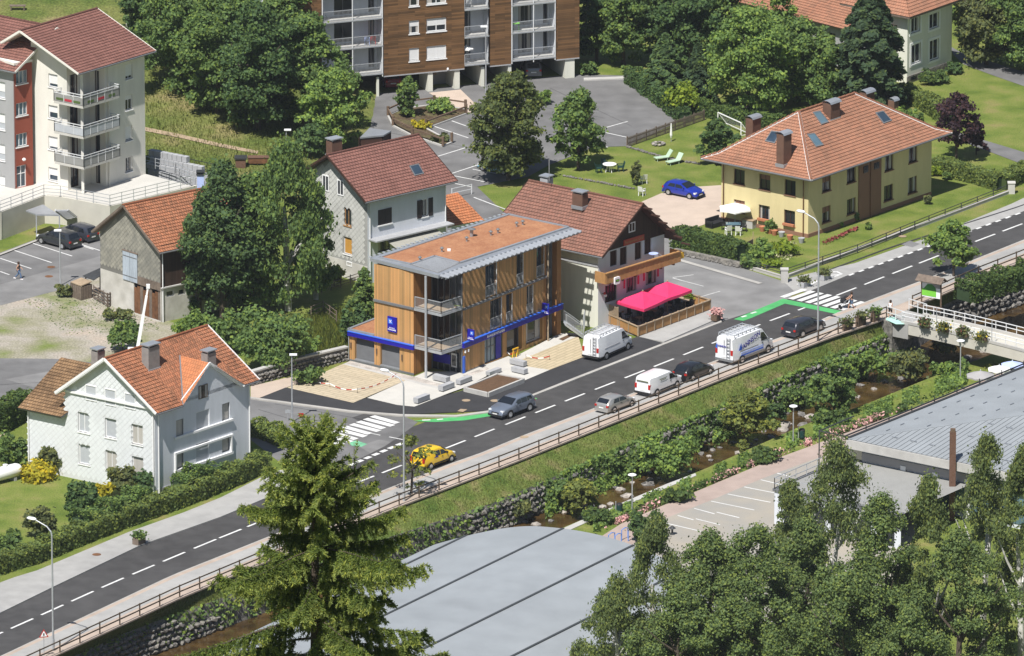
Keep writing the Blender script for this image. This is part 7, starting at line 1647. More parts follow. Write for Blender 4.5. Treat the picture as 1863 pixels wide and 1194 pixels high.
# ------------------------------------------------------------------ restaurant terrace
def terrace():
 z = .14; A,B_,C_ = P(1094,583,z),P(1161,612,z),P(1292,563,z); D_ = P(1232,545,z)
 t = thing('terrace_fence','timber fence panels around the restaurant terrace','fence',B_); h = .85
 for a,b,n in ((A,B_,4),(B_,C_,9),(C_,D_,3)):
  F = Face(a,b)
  for i in range(n):
   u0,u1 = F.L * i / n,F.L * (i + 1) / n; m = MB(); F.box(m,u0 - .05,u0 + .05,z,z + h + .08,-.07,.07); m.build('post','wood_pale',t)
   k = 7
   for j in range(k): m = MB(); a_,b_ = lerp(u0 + .06,u1 - .06,j / k),lerp(u0 + .06,u1 - .06,(j + 1) / k); F.box(m,a_ + .006,b_ - .006,z + .03,z + h - .05,-.02 + .004 * (j % 2),.02); m.build('board','wood_gold',t)
   m = MB(); F.box(m,u0,u1,z + h - .05,z + h + .02,-.08,.08); m.build('top_rail','wood_pale',t)
 m = MB(); m.bar(D_,D_ + V((0,0,.9)),.1); m.build('post','wood_pale',t)
 F = Face(A,lerp(A,B_,.45)); s_ = thing('terrace_screen','slatted wooden screen at the van end of the terrace','screen',A)
 for i in range(10): m = MB(); F.box(m,0,F.L,z + .9 + i * .085,z + .96 + i * .085,-.02,.02); m.build('slat','wood_pale',s_)
 for u in (0,F.L): m = MB(); F.box(m,u - .05,u + .05,z,z + 1.8,-.05,.05); m.build('post','wood_pale',s_)
 dk = sheet('terrace_deck',[P(1094,583,.1),P(1161,611.5,.1),P(1291,562.5,.1),P(1206,540,.1),P(1100,560,.1)],'wood_old',side=.08)
 # the two joined square parasols
 W = hdir(1170,560,-.31); X = hdir(1170,560,.3)
 def big(px4,apex,lb):
  zc = 2.25; c = [P(x,y,zc) for x,y in px4]; ap = sum(c,V()) / 4 + V((0,0,.75)); f = V((ap.x,ap.y,.1)); t = thing('parasol',lb,'parasol',f,group=None)
  m = MB()
  for i in range(4):
   a,b = c[i],c[(i + 1) % 4]; md = (a + b) / 2 + V((0,0,-.03)); q = lerp(md,ap,.5) + V((0,0,-.05)); m.face([ap,a,q]); m.face([ap,q,b]); m.face([a,md,q]); m.face([md,b,q]); dn = V((0,0,-.24)); m.face([a,a + dn,md + dn,md]); m.face([md,md + dn,b + dn,b])
  m.build('canopy','parasol_pink',t); m = MB(); m.tube([f,ap],.045,8); m.build('pole','wood_pale',t)
  for a in c: m = MB(); m.bar(ap - V((0,0,.25)),a - V((0,0,.05)),.04); m.build('rib','wood_pale',t)
  m = MB(); m.lathe(ap,[(.06,0),(.07,.08),(0,.16)],8); m.build('finial','wood_pale',t); m = MB(); m.box(f + V((0,0,.05)),(.9,.9,.1)); m.build('foot','concrete_grey',t)
 big([(1121,548),(1172,563),(1215.5,543),(1169,529)],None,'large square pink parasol nearer the white van'); big([(1169.5,528.7),(1216,542.7),(1259,527.5),(1212,513)],None,'large square pink parasol further from the white van')
 def cafe_table(px,py,lb,grp): 
  p = P(px,py,.1); t = thing('cafe_table',lb,'table',p,group=grp); m = MB(); m.lathe(p,[(.2,0),(.03,.03),(.03,.68),(.36,.7),(.36,.74),(0,.75)],14); m.build('table_top','wood_pale',t); return p
 def cafe_chair(p,rz,lb,grp):
  t = thing('cafe_chair',lb,'chair',p,rz,grp); m = MB(); m.box((0,0,.43),(.44,.44,.05)); m.build('seat','plastic_black',t,world=False); m = MB(); m.box((0,.21,.68),(.44,.05,.45)); m.build('backrest','plastic_black',t,world=False)
  for a in (-.19,.19):
   for b in (-.19,.19): m = MB(); m.bar(V((a,b,0)),V((a,b,.42)),.04); m.build('leg','steel_dark',t,world=False)
 for i,(x,y,lb) in enumerate(((1128,582,'round cafe table by the slatted screen'),(1163,592,'round cafe table at the near corner of the terrace fence'),(1188,580,'round cafe table under the first pink parasol'),(1215,570,'round cafe table between the two pink parasols'),(1238,557,'round cafe table just outside the second pink parasol'),(1247,561,'round cafe table at the far end of the terrace'),(1150,575,'round cafe table in the shade near the restaurant wall'))):
  p = cafe_table(x,y,lb,None)
  for k,a in enumerate((.4,2.5,4.6)): cafe_chair(p + V((.62 * cos(a + i),.62 * sin(a + i),0)),a + i - pi / 2,'black cafe chair at the ' + lb,'cafe chairs on the restaurant terrace')
terrace()
def planter(px,py,z,w_,d,h,mt,lb,U=None,name='planter'):
 p = P(px,py,z); U = U or hdir(px,py,-.4); t = thing(name,lb,'planter',p); m = MB(); Y = V((-U.y,U.x,0))
 m.box(p + V((0,0,h / 2)),(w_,d,h),U,Y); m.build('tub',mt,t); m = MB(); m.box(p + V((0,0,h - .01)),(w_ - .14,d - .14,.05),U,Y); m.build('soil','soil_dark',t); return t,p
# crane boom behind the white house
def crane():
 p = P(250,655); t = thing('crane','white telescopic crane boom rising behind the white house','crane',p); b0 = p + V((0,0,.9)); b1 = V((0,0,0)); tip = P(270,523,0); zt = zrow(p + V((.9,0,0)),523); tip = p + V((.95,.3,zt))
 m = MB(); m.box(p + V((0,0,.5)),(1.6,1.2,.9)); m.build('base','plastic_white',t)
 for s0,s1,w_ in ((0,.55,.28),(.5,.85,.21),(.8,1.,.15)): m = MB(); m.bar(lerp(b0,tip,s0),lerp(b0,tip,s1),w_); m.build('boom_section','plastic_white',t)
 m = MB(); m.box(tip,(.3,.25,.35)); m.build('boom_head','plastic_white',t); m = MB(); m.bar(p + V((.7,0,.8)),p + V((1.5,.2,1.5)),.3,.2); m.build('ram','plastic_white',t)
crane()
def gas_tank():
 p = P(10,876); U = hdir(10,876,-.25); t = thing('gas_tank','white cylindrical gas tank lying at the left edge','tank',p); c = p + V((0,0,.75)); m = MB(); pts = [c + U * s for s in (-2.0,-1.85,-1.6,1.1,1.4,1.55,1.62)]; m.tube(pts,[.1,.4,.55,.55,.45,.25,.05],16); m.build('vessel','plastic_white',t,smooth=True)
 for s in (-1.1,.7): m = MB(); m.box(p + U * s + V((0,0,.14)),(.25,.9,.28),U,V((-U.y,U.x,0))); m.build('saddle','concrete_grey',t)
 m = MB(); m.lathe(c + V((0,0,.52)),[(.2,0),(.2,.16),(0,.2)],10); m.build('valve_cover','plastic_white',t)
gas_tank()
# lean-to shack and pallets by the barn
def shack():
 p = P(148,532); t = thing('shack','low weathered shack with pinkish roof beside the barn','shed',p); c = [P(128,513,1.35),P(147,520,1.35),P(167,512,1.5),P(148,505,1.5)]; m = MB(); slab(m,c,0,.08); m.build('roof','wood_pale',t)
 for i in range(4):
  a,b = c[i],c[(i + 1) % 4]; F = Face(V((a.x,a.y,0)),V((b.x,b.y,0))); n = max(3,int(F.L / .3))
  for j in range(n): m = MB(); F.box(m,F.L * j / n + .02,F.L * (j + 1) / n - .03,.0,1.22,-.06,-.02); m.build('plank','wood_old',t)
 t = thing('scrap_roof','dark sheet roof leaning on the barn beside the shack','shed',P(170,505)); m = MB(); slab(m,[P(150,502,1.6),P(170,510,1.5),P(185,500,1.9),P(183,487,1.9)],0,.05); m.build('sheet_metal','steel_dark',t); m = MB(); [m.bar(V((q.x,q.y,0)),q,.1) for q in (P(156,504,1.5),P(182,498,1.8))]; m.build('props','wood_old',t)
 t = thing('pallet_pen','pen of grey wooden pallets against the barn wall','fence',P(192,560))
 for a,b in (((170,545),(196,560)),((196,560),(211,555))):
  F = Face(P(*a),P(*b))
  for z in (.2,.5,.8,1.1): m = MB(); F.box(m,0,F.L,z,z + .12,-.02,.02); m.build('board','wood_old',t)
  for k in range(4): m = MB(); u = F.L * k / 3; F.box(m,u - .05,u + .05,0,1.3,-.06,-.02); m.build('upright','wood_old',t)
shack()
t = thing('brown_shed','small dark shed with grey flat roof under the trees by the car park','shed',P(690,262)); c = [P(655,250,2.0),P(698,246,2.0),P(712,238,2.1),P(672,233,2.1)]; m = MB(); slab(m,c,0,.14); m.build('roof','zinc',t)
for i in range(4): a,b = c[i],c[(i + 1) % 4]; F = Face(V((a.x,a.y,0)),V((b.x,b.y,0))); m = MB(); F.box(m,.1,F.L - .1,0,1.88,-.16,-.1); m.build('wall_panel','shutter_brown',t)
for i,(x,y) in enumerate(((438,305),(470,300))):
 p = G(x,y); t = thing('beehive_hut',('small brown hut with curved dark roof below the meadow','long low red-brown box beside the small hut')[i],'hut',p); m = MB(); m.box(p + V((0,0,.45)),((.9,.9,.9) if i == 0 else (1.8,.7,.5))); m.build('box','chimney_brick' if i == 0 else 'rust',t); m = MB(); m.box(p + V((0,0,.95 if i == 0 else .74)),((1.1,1.1,.12) if i == 0 else (1.9,.8,.06))); m.build('lid','steel_dark' if i == 0 else 'chimney_brick',t)
# planting island posts and rails by the car park
def island():
 pl = [(706,210),(735,197),(790,190),(847,198),(848,206),(775,233),(822,258),(806,265),(750,246),(715,228)]; sheet('planting_island',[P(x,y,.12) for x,y in pl],'soil_dark',side=.1)
 pp = [P(x,y,.16) for x,y in pl]; t = thing('island_rails','stout wooden posts and rails around the planting island','fence',pp[0])
 for p in pp: m = MB(); m.tube([p,p + V((0,0,.85))],.13,8); m.build('post','wood_post',t)
 for i in (0,1,2,4,7,8,9): a,b = pp[i],pp[(i + 1) % len(pp)]; m = MB(); m.bar(a + V((0,0,.62)),b + V((0,0,.62)),.12,.12); m.build('rail','wood_post',t)
 for i in range(len(pp)): m = MB(); a,b = pp[i],pp[(i + 1) % len(pp)]; m.bar(a - V((0,0,.06)),b - V((0,0,.06)),.18,.16); m.build('kerb','concrete',bpy.data.objects['planting_island'])
island()
# picket fence
def picket():
 a,b = P(1142,268),P(1281,219); F = Face(a,b); t = thing('picket_fence','weathered picket fence between the car park and the garden lawn','fence',a); n = 62; pm = MB(); pm.box((0,0,.45),(.10,.03,.9)); me = pm.mesh('picket','wood_old')
 for i in range(n): o = obj('picket',me,t,False); p = F.pt(F.L * i / (n - 1),0,.04); o.location = V((p.x,p.y,.05)) - V((t.location.x,t.location.y,0)); o.rotation_euler = (0,0,atan2(F.U.y,F.U.x))
 for z in (.3,.72): m = MB(); F.box(m,0,F.L,z,z + .09,-.03,.02); m.build('rail','wood_old',t)
 for i in range(9): m = MB(); u = F.L * i / 8; F.box(m,u - .06,u + .06,0,1.0,-.1,-.03); m.build('post','wood_old',t)
picket()
# garden of the long lawn
def lounger(px,py,rz,lb):
 t = thing('sun_lounger',lb,'sun lounger',P(px,py),rz); m = MB(); m.box((0,0,.30),(.62,1.25,.06)); m.build('seat','plastic_green',t,world=False); m = MB(); m.hexa([V((-.31,.6,.28)),V((.31,.6,.28)),V((.31,.62,.34)),V((-.31,.62,.34)),V((-.31,1.05,.86)),V((.31,1.05,.86)),V((.31,1.0,.9)),V((-.31,1.0,.9))]); m.build('backrest','plastic_green',t,world=False)
 for a in (-.26,.26):
  for b in (-.5,.5): m = MB(); m.bar(V((a,b,0)),V((a,b,.3)),.05); m.build('leg','plastic_green',t,world=False)
lounger(1203,292,radians(-65),'pale green sun lounger on the left on the lawn'); lounger(1224,299,radians(-50),'pale green sun lounger on the right on the lawn')
p = P(1109,313); t = thing('garden_table','round white garden table on the lawn beside the tree','table',p); m = MB(); m.lathe(p,[(.06,0),(.06,.68),(.62,.7),(.62,.75),(0,.76)],18); m.build('table_top','plastic_white',t); [MB().bar(p + V((.4 * cos(a),.4 * sin(a),0)),p + V((.2 * cos(a),.2 * sin(a),.7)),.05).build('leg','plastic_white',t) for a in (.5,2.1,3.6,5.2)]
for a,lb in ((.2,'dark garden chair right of the round white table'),(2.0,'dark garden chair behind the round white table'),(3.4,'dark garden chair left of the round white table')): plastic_chair(p + V((1.0 * cos(a),1.0 * sin(a),0)),a - pi / 2,'plastic_dark_green',lb)
plastic_chair(P(1168,356),radians(150),'plastic_white','white plastic chair alone on the lawn near the drive'); plastic_chair(P(1171,334),radians(200),'plastic_white','white plastic chair behind the small lawn tree')
p = P(1221,258); t = thing('folded_parasol','folded white parasol standing by the picket fence','parasol',p); m = MB(); m.tube([p,p + V((0,0,.4))],.03,6); m.build('pole','galvanised',t); m = MB(); m.tube([p + V((0,0,.35)),p + V((0,0,.6)),p + V((0,0,1.7))],[.05,.12,.05],8); m.build('canopy','parasol_white',t)
p = P(1198,264); t = thing('fire_pit','ring of pale stones on the lawn by the folded parasol','fire pit',p)
for i in range(9): o = obj('stone',RCK[i % 6],t,False); o.location = (.5 * cos(i * .7),.5 * sin(i * .7),.15); o.scale = (.4,.35,.4)
def goal():
 a,b = P(1306,228),P(1348,247); t = thing('football_goal','small white football goal on the lawn beside the hedge','goal',a); h = 1.2; F = Face(a,b); bk = -F.N * .9
 for p in (a,b): MB().bar(p,p + V((0,0,h)),.08).build('post','plastic_white',t); MB().bar(p + V((0,0,h)),p + bk + V((0,0,.05)),.06).build('stay','plastic_white',t); MB().bar(p,p + bk,.06).build('ground_bar','plastic_white',t)
 MB().bar(a + V((0,0,h)),b + V((0,0,h)),.08).build('crossbar','plastic_white',t); MB().bar(a + bk + V((0,0,.04)),b + bk + V((0,0,.04)),.06).build('ground_bar','plastic_white',t)
 m = MB()
 for i in range(1,10): s = i / 10; m.bar(lerp(a,b,s) + V((0,0,h)),lerp(a,b,s) + bk,.012)
 for i in range(1,6): s = i / 6; m.bar(lerp(a + V((0,0,h)),a + bk,s),lerp(b + V((0,0,h)),b + bk,s),.012)
 m.build('net','parasol_grey',t)['kind'] = 'stuff'
goal()
# yellow house garden
parasol(P(1337,412),1.55,2.15,'parasol_white','white parasol over the garden table at the yellow house',6)
p = P(1334,421); t = thing('garden_table','glass garden table under the white parasol','table',p); m = MB(); m.box(p + V((0,0,.7)),(1.3,.8,.05)); m.build('table_top','glass_sky',t); [MB().bar(p + V((a,b,0)),p + V((a,b,.7)),.05).build('leg','trim_grey',t) for a in (-.55,.55) for b in (-.32,.32)]
for i,(x,y,rz,mt,lb) in enumerate(((1325,427,.3,'plastic_white','white garden chair left of the glass table'),(1344,428,-.3,'plastic_white','white garden chair right of the glass table'),(1318,418,1.5,'plastic_black','black garden chair at the left end of the glass table'),(1353,421,-1.5,'plastic_black','black garden chair at the right end of the glass table'))): plastic_chair(P(x,y),rz + pi,mt,lb)
def sofa(px,py,w_,lb,U):
 p = P(px,py); t = thing('garden_sofa',lb,'sofa',p); Y = V((-U.y,U.x,0)); MB().box(p + V((0,0,.22)),(w_,.8,.4),U,Y).build('seat','plastic_black',t); MB().box(p + Y * .36 + V((0,0,.5)),(w_,.14,.6),U,Y).build('backrest','plastic_black',t)
 for s in (-1,1): MB().box(p + U * s * (w_ / 2 - .07) + V((0,0,.36)),(.14,.8,.5),U,Y).build('armrest','plastic_black',t)
sofa(1301,412,1.7,'black rattan garden sofa at the edge of the drive',hdir(1301,412,-.3))
p = P(1363,414); t = thing('storage_bench','pale wooden storage box against the yellow wall','box',p); X = hdir(1363,414,.2); Yb = V((-X.y,X.x,0)); MB().box(p + V((0,0,.35)),(1.1,.6,.7),X,Yb).build('box','concrete',t); MB().box(p + V((0,0,.72)),(1.2,.68,.06),X,Yb).build('lid','wood_pale',t)
t = thing('bean_fence','dark netted frame in the vegetable patch','fence',P(1345,462)); F = Face(P(1347,464),P(1370,452)); m = MB(); F.box(m,0,F.L,.1,.85,-.02,.02); m.build('net','wood_old',t); [MB().bar(F.pt(u,0),F.pt(u,1.5),.06).build('post','wood_pale',t) for u in (0,F.L)]
POTS = [(1401,425,'potted shrub left of the middle ground-floor window'),(1409,428,'potted plant below the middle ground-floor window'),(1422,431,'grey pot between the two ground-floor windows'),(1437,437,'dark plant pot below the right ground-floor window'),(1458,442,'large grey pot near the downpipe of the yellow house'),(1387,421,'small white pot by the yellow wall')]
for x,y,lb in POTS: p = P(x,y); t = thing('flower_pot',lb,'plant pot',p); m = MB(); m.lathe(p,[(.2,0),(.3,.45),(.26,.45),(0,.4)],12); m.build('pot','concrete_grey' if 'grey' in lb else 'terracotta',t)
# signs
def tri_sign():
 p = P(80,1196,.12); zt = zrow(p,1152); t = thing('warning_sign','triangular warning sign on a thin post beside the left lamp','sign',p); m = MB(); m.tube([p,p + V((0,0,zt - .1))],.035,6); m.build('post','galvanised',t); X = V((.9,.2,0)).normalized(); N = V((X.y,-X.x,0)); c = p + V((0,0,zt - .2)) + N * .05
 MB_ = MB(); MB_.face([c - X * .38 + V((0,0,-.25)),c + X * .38 + V((0,0,-.25)),c + V((0,0,.42))]); MB_.build('red_triangle','light_red',t); q = MB(); q.face([c - X * .26 + V((0,0,-.18)) + N * .01,c + X * .26 + V((0,0,-.18)) + N * .01,c + V((0,0,.29)) + N * .01]); q.build('white_field','sign_white',t); b = MB(); b.box(c + V((0,0,-.02)) + N * .015,(.1,.01,.2),X,N); b.build('symbol','shutter_black',t)
tri_sign()
for x,y,yt,mt,w_,lb in ((548,768,752,'light_red',.4,'small red sign on a short post by the crossing'),(524,765,746,'galvanised',.45,'grey sign seen from behind near the crossing')):
 p = P(x,y,.03); zt = zrow(p,yt); t = thing('road_sign',lb,'sign',p); MB().tube([p,p + V((0,0,zt))],.03,6).build('post','galvanised',t); MB().box(p + V((0,-.05,zt - .15)),(w_,.03,.28)).build('plate',mt,t)
# bins by the path
for x,y,lb in ((1127,936,'dark green litter bin at the end of the stream kerb'),(1459,800,'dark green litter bin beside the pink flower bed')):
 p = P(x,y,ZL); t = thing('litter_bin',lb,'litter bin',p); m = MB(); m.lathe(p + V((0,0,.2)),[(.22,0),(.26,.6),(.24,.62),(0,.6)],12); m.build('bin','plastic_dark_green',t); MB().bar(p + V((-.3,0,0)),p + V((-.3,0,1.1)),.06).build('post','galvanised',t); m = MB(); m.lathe(p + V((0,0,.84)),[(.27,0),(.2,.1),(0,.14)],12); m.build('lid','plastic_black',t)
for i in range(5):
 p = P(1107 + i * 12,992 - i * 4.5 + (6 if i % 2 else 0),ZL + .03); t = thing('bicycle_stand',('first','second','third','fourth','fifth')[i] + ' blue bicycle stand counted from the curved roof','bicycle stand',p,group='blue bicycle stands by the pool hall'); m = MB(); m.tube([p,p + V((0,0,.85)),p + V((.25,.3,.95)),p + V((.5,.6,.85)),p + V((.5,.6,0))],.045,6); m.build('hoop','plastic_blue',t)
p = P(1223,973,ZL); t = thing('planter_cone','small grey metal stand on the lower car park','stand',p); m = MB(); m.lathe(p,[(.3,0),(.08,.1),(.08,.45),(.3,.55),(.05,.75)],10); m.build('stand_body','steel_dark',t)
# parasols behind the sports hall roof
def ray_at(px,py,z): return P(px,py,z)
for x,y,r,mt,lb in ((1784,681,1.25,'parasol_grey','grey parasol behind the edge of the ribbed roof'),(1818,671,1.0,'parasol_white','pale blue and white parasol nearest the grey one'),(1842,663,1.0,'parasol_blue','blue parasol furthest right behind the ribbed roof')):
 p = P(x,y,-.3); parasol(V((p.x,p.y,ZL)),r,2.5,mt,lb,8)
# metal stair and rail between bank and restaurant
def side_stair():
 a,b = P(1060,611,.12),P(1028,588,1.3); t = thing('metal_stair','galvanised stair with bar railing between bank and restaurant','stairs',a); d = (b - a); dn = V((d.x,d.y,0)).normalized(); n = V((-dn.y,dn.x,0))
 for i in range(8): MB().box(lerp(a,b,(i + .5) / 8),(.32,1.1,.05),dn,n).build('tread','galvanised',t)
 for s in (-.55,.55):
  MB().bar(a + n * s,b + n * s,.05,.2).build('stringer','galvanised',t); railing_obj(t,[a + n * s,b + n * s],.95,.14,'galvanised',bar=.05,bal=.02)
 railing_obj(t,[P(1061,611,.12),P(1064,596,.12)],1.5,.14,'galvanised',name='gate',bar=.06,bal=.025)
side_stair()
p = P(938,650,.12); t = thing('trestle','yellow site trestle with barrier tape at the bank window','trestle',p); U = hdir(938,650,-.4)
for s in (-.3,.3): MB().bar(p + U * s - V((.1,.2,0)),p + U * s + V((0,0,.75)),.06).build('leg','sign_yellow',t); MB().bar(p + U * s + V((.1,.2,0)),p + U * s + V((0,0,.75)),.06).build('leg','sign_yellow',t)
MB().bar(p - U * .4 + V((0,0,.75)),p + U * .4 + V((0,0,.75)),.1).build('beam','sign_yellow',t)
def tape(pts,lb):
 pp = [P(x,y,.45) for x,y in pts]; t = thing('barrier_tape',lb,'tape',V((pp[0].x,pp[0].y,.11)))
 for a,b in zip(pp,pp[1:]):
  n = max(2,int((b - a).length / .5))
  for i in range(n): q,r = lerp(a,b,i / n),lerp(a,b,(i + 1) / n); sag = lambda s: V((0,0,-.25 * (1 - (2 * s - 1) ** 2))); MB().bar(q + sag(i / n),r + sag((i + 1) / n),.02,.08).build('band','light_red' if i % 2 else 'sign_white',t)
 for a in pp: MB().bar(V((a.x,a.y,.11)),a + V((0,0,.1)),.03).build('stake','rust',t)
tape([(545,680),(600,698),(650,708)],'red and white barrier tape across the paved forecourt'); tape([(650,708),(720,682)],'red and white barrier tape beside the pale concrete slab'); tape([(918,638),(938,642)],'red and white barrier tape tied to the yellow trestle'); tape([(957,646),(1000,648)],'red and white barrier tape across the paved bay')
t = thing('barrier_rail','low white tube barrier at the corner of the car park','barrier',P(825,358)); F = Face(P(822,362),P(858,354)); [MB().bar(F.pt(u,0),F.pt(u,.95),.07).build('post','steel_white',t) for u in (0,F.L)]; [MB().bar(F.pt(0,z),F.pt(F.L,z),.05).build('rail','steel_white',t) for z in (.5,.92)]
wire_fence('old wire fence across the wild garden behind the bank',[(566,580),(588,570),(612,588)],1.1,1.6,'wood_old'); wire_fence('weathered garden fence below the house with dark shutters',[(585,533),(620,524),(655,512)],.9,1.2,'wood_old',rails=(.3,.55,.85)); wire_fence('thin wire fence at the foot of the meadow',[(268,302),(330,314),(400,330)],1.5,1.7,'steel_dark',rails=(.5,.95),z=1.5,post=.05)
p = G(32,18); t = thing('meadow_bench','grey wooden bench on the slope at the top left','bench',p); MB().box(p + V((0,0,.42)),(1.5,.45,.08)).build('seat','wood_old',t); [MB().box(p + V((a,0,.2)),(.1,.4,.4)).build('leg','wood_old',t) for a in (-.6,.6)]
p = G(14,47); t = thing('log_trough','pale wooden trough lying on the slope at the top left','trough',p); MB().box(p + V((0,0,.35)),(1.9,.6,.6)).build('trough','wood_pale',t); MB().box(p + V((0,0,.655)),(1.6,.35,.02)).build('water','glass_dark',t)
# ================================================================== vegetation
def quads(name,C,X,Y,mt):
 """leaf-sized faces: centres C, half axes X and Y"""
 n = len(C); v = np.empty((n,4,3)); v[:,0] = C - X - Y; v[:,1] = C + X - Y * .6; v[:,2] = C + X * .5 + Y; v[:,3] = C - X * .8 + Y * .8
 me = bpy.data.meshes.new(name); me.vertices.add(4 * n); me.vertices.foreach_set('co',v.ravel()); me.loops.add(4 * n); me.loops.foreach_set('vertex_index',np.arange(4 * n)); me.polygons.add(n)
 me.polygons.foreach_set('loop_start',np.arange(0,4 * n,4)); me.polygons.foreach_set('loop_total',np.full(n,4)); me.update(calc_edges=True); me.materials.append(MATS[mt]); return me
def unit(a): return a / np.maximum(1e-9,np.linalg.norm(a,axis=1,keepdims=True))
def axes(N,s,asp=1.):
 n = len(N); A = unit(np.cross(N,RNG.normal(size=(n,3)))); B = np.cross(N,A); s = s.reshape(-1,1); return A * s,B * s * asp
def blob_leaves(blobs,n,size,out=.8,droop=0.):
 """leaves over the outer shells of many small ellipsoids"""
 w_ = np.array([b[1][0] * b[1][2] for b in blobs]); w_ /= w_.sum(); idx = RNG.choice(len(blobs),n,p=w_); c = np.array([b[0] for b in blobs])[idx]; r = np.array([b[1] for b in blobs])[idx]
 d = unit(RNG.normal(size=(n,3))); d[:,2] = np.where(d[:,2] < -.35,-d[:,2] * .6,d[:,2]); k = np.clip(RNG.normal(.76,.28,(n,1)),.1,1.6); C = c + d * r * k
 N = unit(d * out + RNG.normal(size=(n,3)) * .6 + np.array([0,-.1,.3])); X,Y = axes(N,RNG.uniform(.6,1.3,n) * size)
 if droop: Y = Y * (1 - droop) + np.array([0,0,-1]) * np.linalg.norm(Y,axis=1,keepdims=True) * droop * 1.6
 return C,X,Y
def plant(px,py,ytop,wpx,mt,label,shape='round',z=None,name='tree',cat='tree',dens=1.,size=.115,trunk=None,bark='bark',low=.06,seed=None,group=None):
 p = G(px,py) if z is None else P(px,py,z); sc_ = scale_at(p); R = wpx / 2 / sc_; h = max(.5,zrow(p,ytop) - p.z); r = random.Random(seed if seed is not None else int(px * 7 + py))
 t = thing(name,label,cat,p,group=group); area = wpx * max(8,abs(h * sc_ * .96)); n = int(min(30000,max(200,area * .62 * dens)))
 if shape in ('round','oval','weep','sparse'):
  bl = []; K = int((26 + min(70,R * h * 1.6)) * (.75 if mt in ('grove','birch') else 1)); z0 = h * low; g1,g2 = r.uniform(0,6.3),r.uniform(0,6.3)
  for i in range(K):
   tz = r.random() ** .85; a = r.uniform(0,6.283); prof = {'weep': min(1,(1 - tz) * 1.7) ** .75 * min(1,.45 + tz * 2.2),'oval': min(1,(1 - tz) * 1.9) ** .7 * min(1,.4 + tz * 2)}.get(shape,max(.12,1 - abs(2 * tz - .86) ** 2.6) ** .6)
   prof *= 1 + .16 * sin(a * 2 + g1) + .12 * sin(a * 3 + tz * 6 + g2); q = r.uniform(.25,.95) ** .55; s = r.uniform(.14,.27) * (.8 if shape == 'sparse' or mt in ('grove','birch') else 1)
   bl.append(((cos(a) * q * R * prof * .88,sin(a) * q * R * prof * .88,z0 + tz * (h * .93 - z0)),(R * s,R * s,R * s * {'weep': 1.6,'oval': 1.25}.get(shape,.85))))
  if shape in ('round','oval') and mt != 'grove': bl += [((0,0,z0 + (h - z0) * f),(R * .5,R * .5,(h - z0) * .22)) for f in (.3,.55)]
  C,X,Y = blob_leaves(bl,n if shape != 'sparse' else int(n * .3),size,droop=.5 if shape == 'weep' else 0)
 elif shape == 'bush':
  bl = [((r.uniform(-.7,.7) * R,r.uniform(-.6,.6) * R,h * r.uniform(.22,.8)),(R * r.uniform(.16,.34),R * r.uniform(.16,.34),h * r.uniform(.14,.26))) for i in range(22)] + [((0,0,h * .38),(R * .72,R * .65,h * .36))]
  C,X,Y = blob_leaves(bl,n,size)
 elif shape == 'dome':
  C,X,Y = blob_leaves([((0,0,h * .25),(R,R * .9,h * .72))],n,size,1.6)
 else:                                                     # conifer: whorls of drooping sprays
  a = RNG.uniform(0,2 * pi,n); tz = RNG.uniform(.04,1,n) ** 1.25; lay = np.floor((1 - tz) * 13); tz = 1 - (lay + RNG.uniform(0,.75,n)) / 13; rr = R * (tz ** .75 if shape == 'cone' else np.minimum(1,tz * 2.2) ** .8) * (.82 + .25 * np.sin(a * 5 + lay * 2)) * RNG.uniform(.35,1.0,n) ** .5
  z_ = h * (1 - tz) * .97 + .04 * h - rr * .18; C = np.stack([rr * np.cos(a),rr * np.sin(a),np.maximum(.1,z_)],1); N = unit(np.stack([np.cos(a) * .5,np.sin(a) * .5,np.full(n,.75)],1) + RNG.normal(size=(n,3)) * .35); X,Y = axes(N,RNG.uniform(.6,1.3,n) * size,1.5)
 o = obj('crown' if cat == 'tree' else 'foliage',quads('leaves',C,X,Y,'leaf_' + mt),t,False)
 m = MB(); tr = trunk if trunk is not None else max(.03,min(.32,h * .022)); th = h * (.62 if cat == 'tree' else .35) if shape not in ('cone','column') else h * .95
 m.tube([(0,0,-.1),(r.uniform(-.02,.02) * h,r.uniform(-.02,.02) * h,th * .5),(r.uniform(-.03,.03) * h,0,th)],[tr,tr * .75,tr * .35],7)
 if cat == 'tree' and shape not in ('cone','column'):
  for i in range(6): a = i * 1.05 + r.random(); z0 = th * r.uniform(.35,.8); m.tube([(0,0,z0),(cos(a) * R * .35,sin(a) * R * .35,z0 + h * .12),(cos(a) * R * .62,sin(a) * R * .62,z0 + h * .24)],[tr * .45,tr * .3,tr * .12],5)
 m.build('trunk' if cat == 'tree' else 'stem',bark,t,world=False); return t
T = plant
# behind the cream block
T(262,120,-60,110,'dark','dark tree directly behind the red roof of the cream block'); T(330,165,-35,170,'mid','broad tree at the left of the wood above the meadow',dens=.9); T(395,205,-30,160,'mid','tall tree above the middle of the meadow'); T(470,235,-5,170,'dark','dense dark tree leaning over the meadow edge'); T(430,130,-60,160,'bright','light green tree at the back of the wood'); T(555,222,22,165,'mid','tall tree touching the left balconies of the wooden block'); T(608,268,120,125,'bright','rounded light green tree beside the brown shed'); T(520,150,-60,130,'mid','tree hiding the white wing of the wooden block')
T(565,285,225,70,'dark','low dark shrub under the rounded tree','bush',name='shrub',cat='shrub'); T(232,50,-70,60,'birch','slim pale tree on the top left slope','sparse',bark='bark_birch')
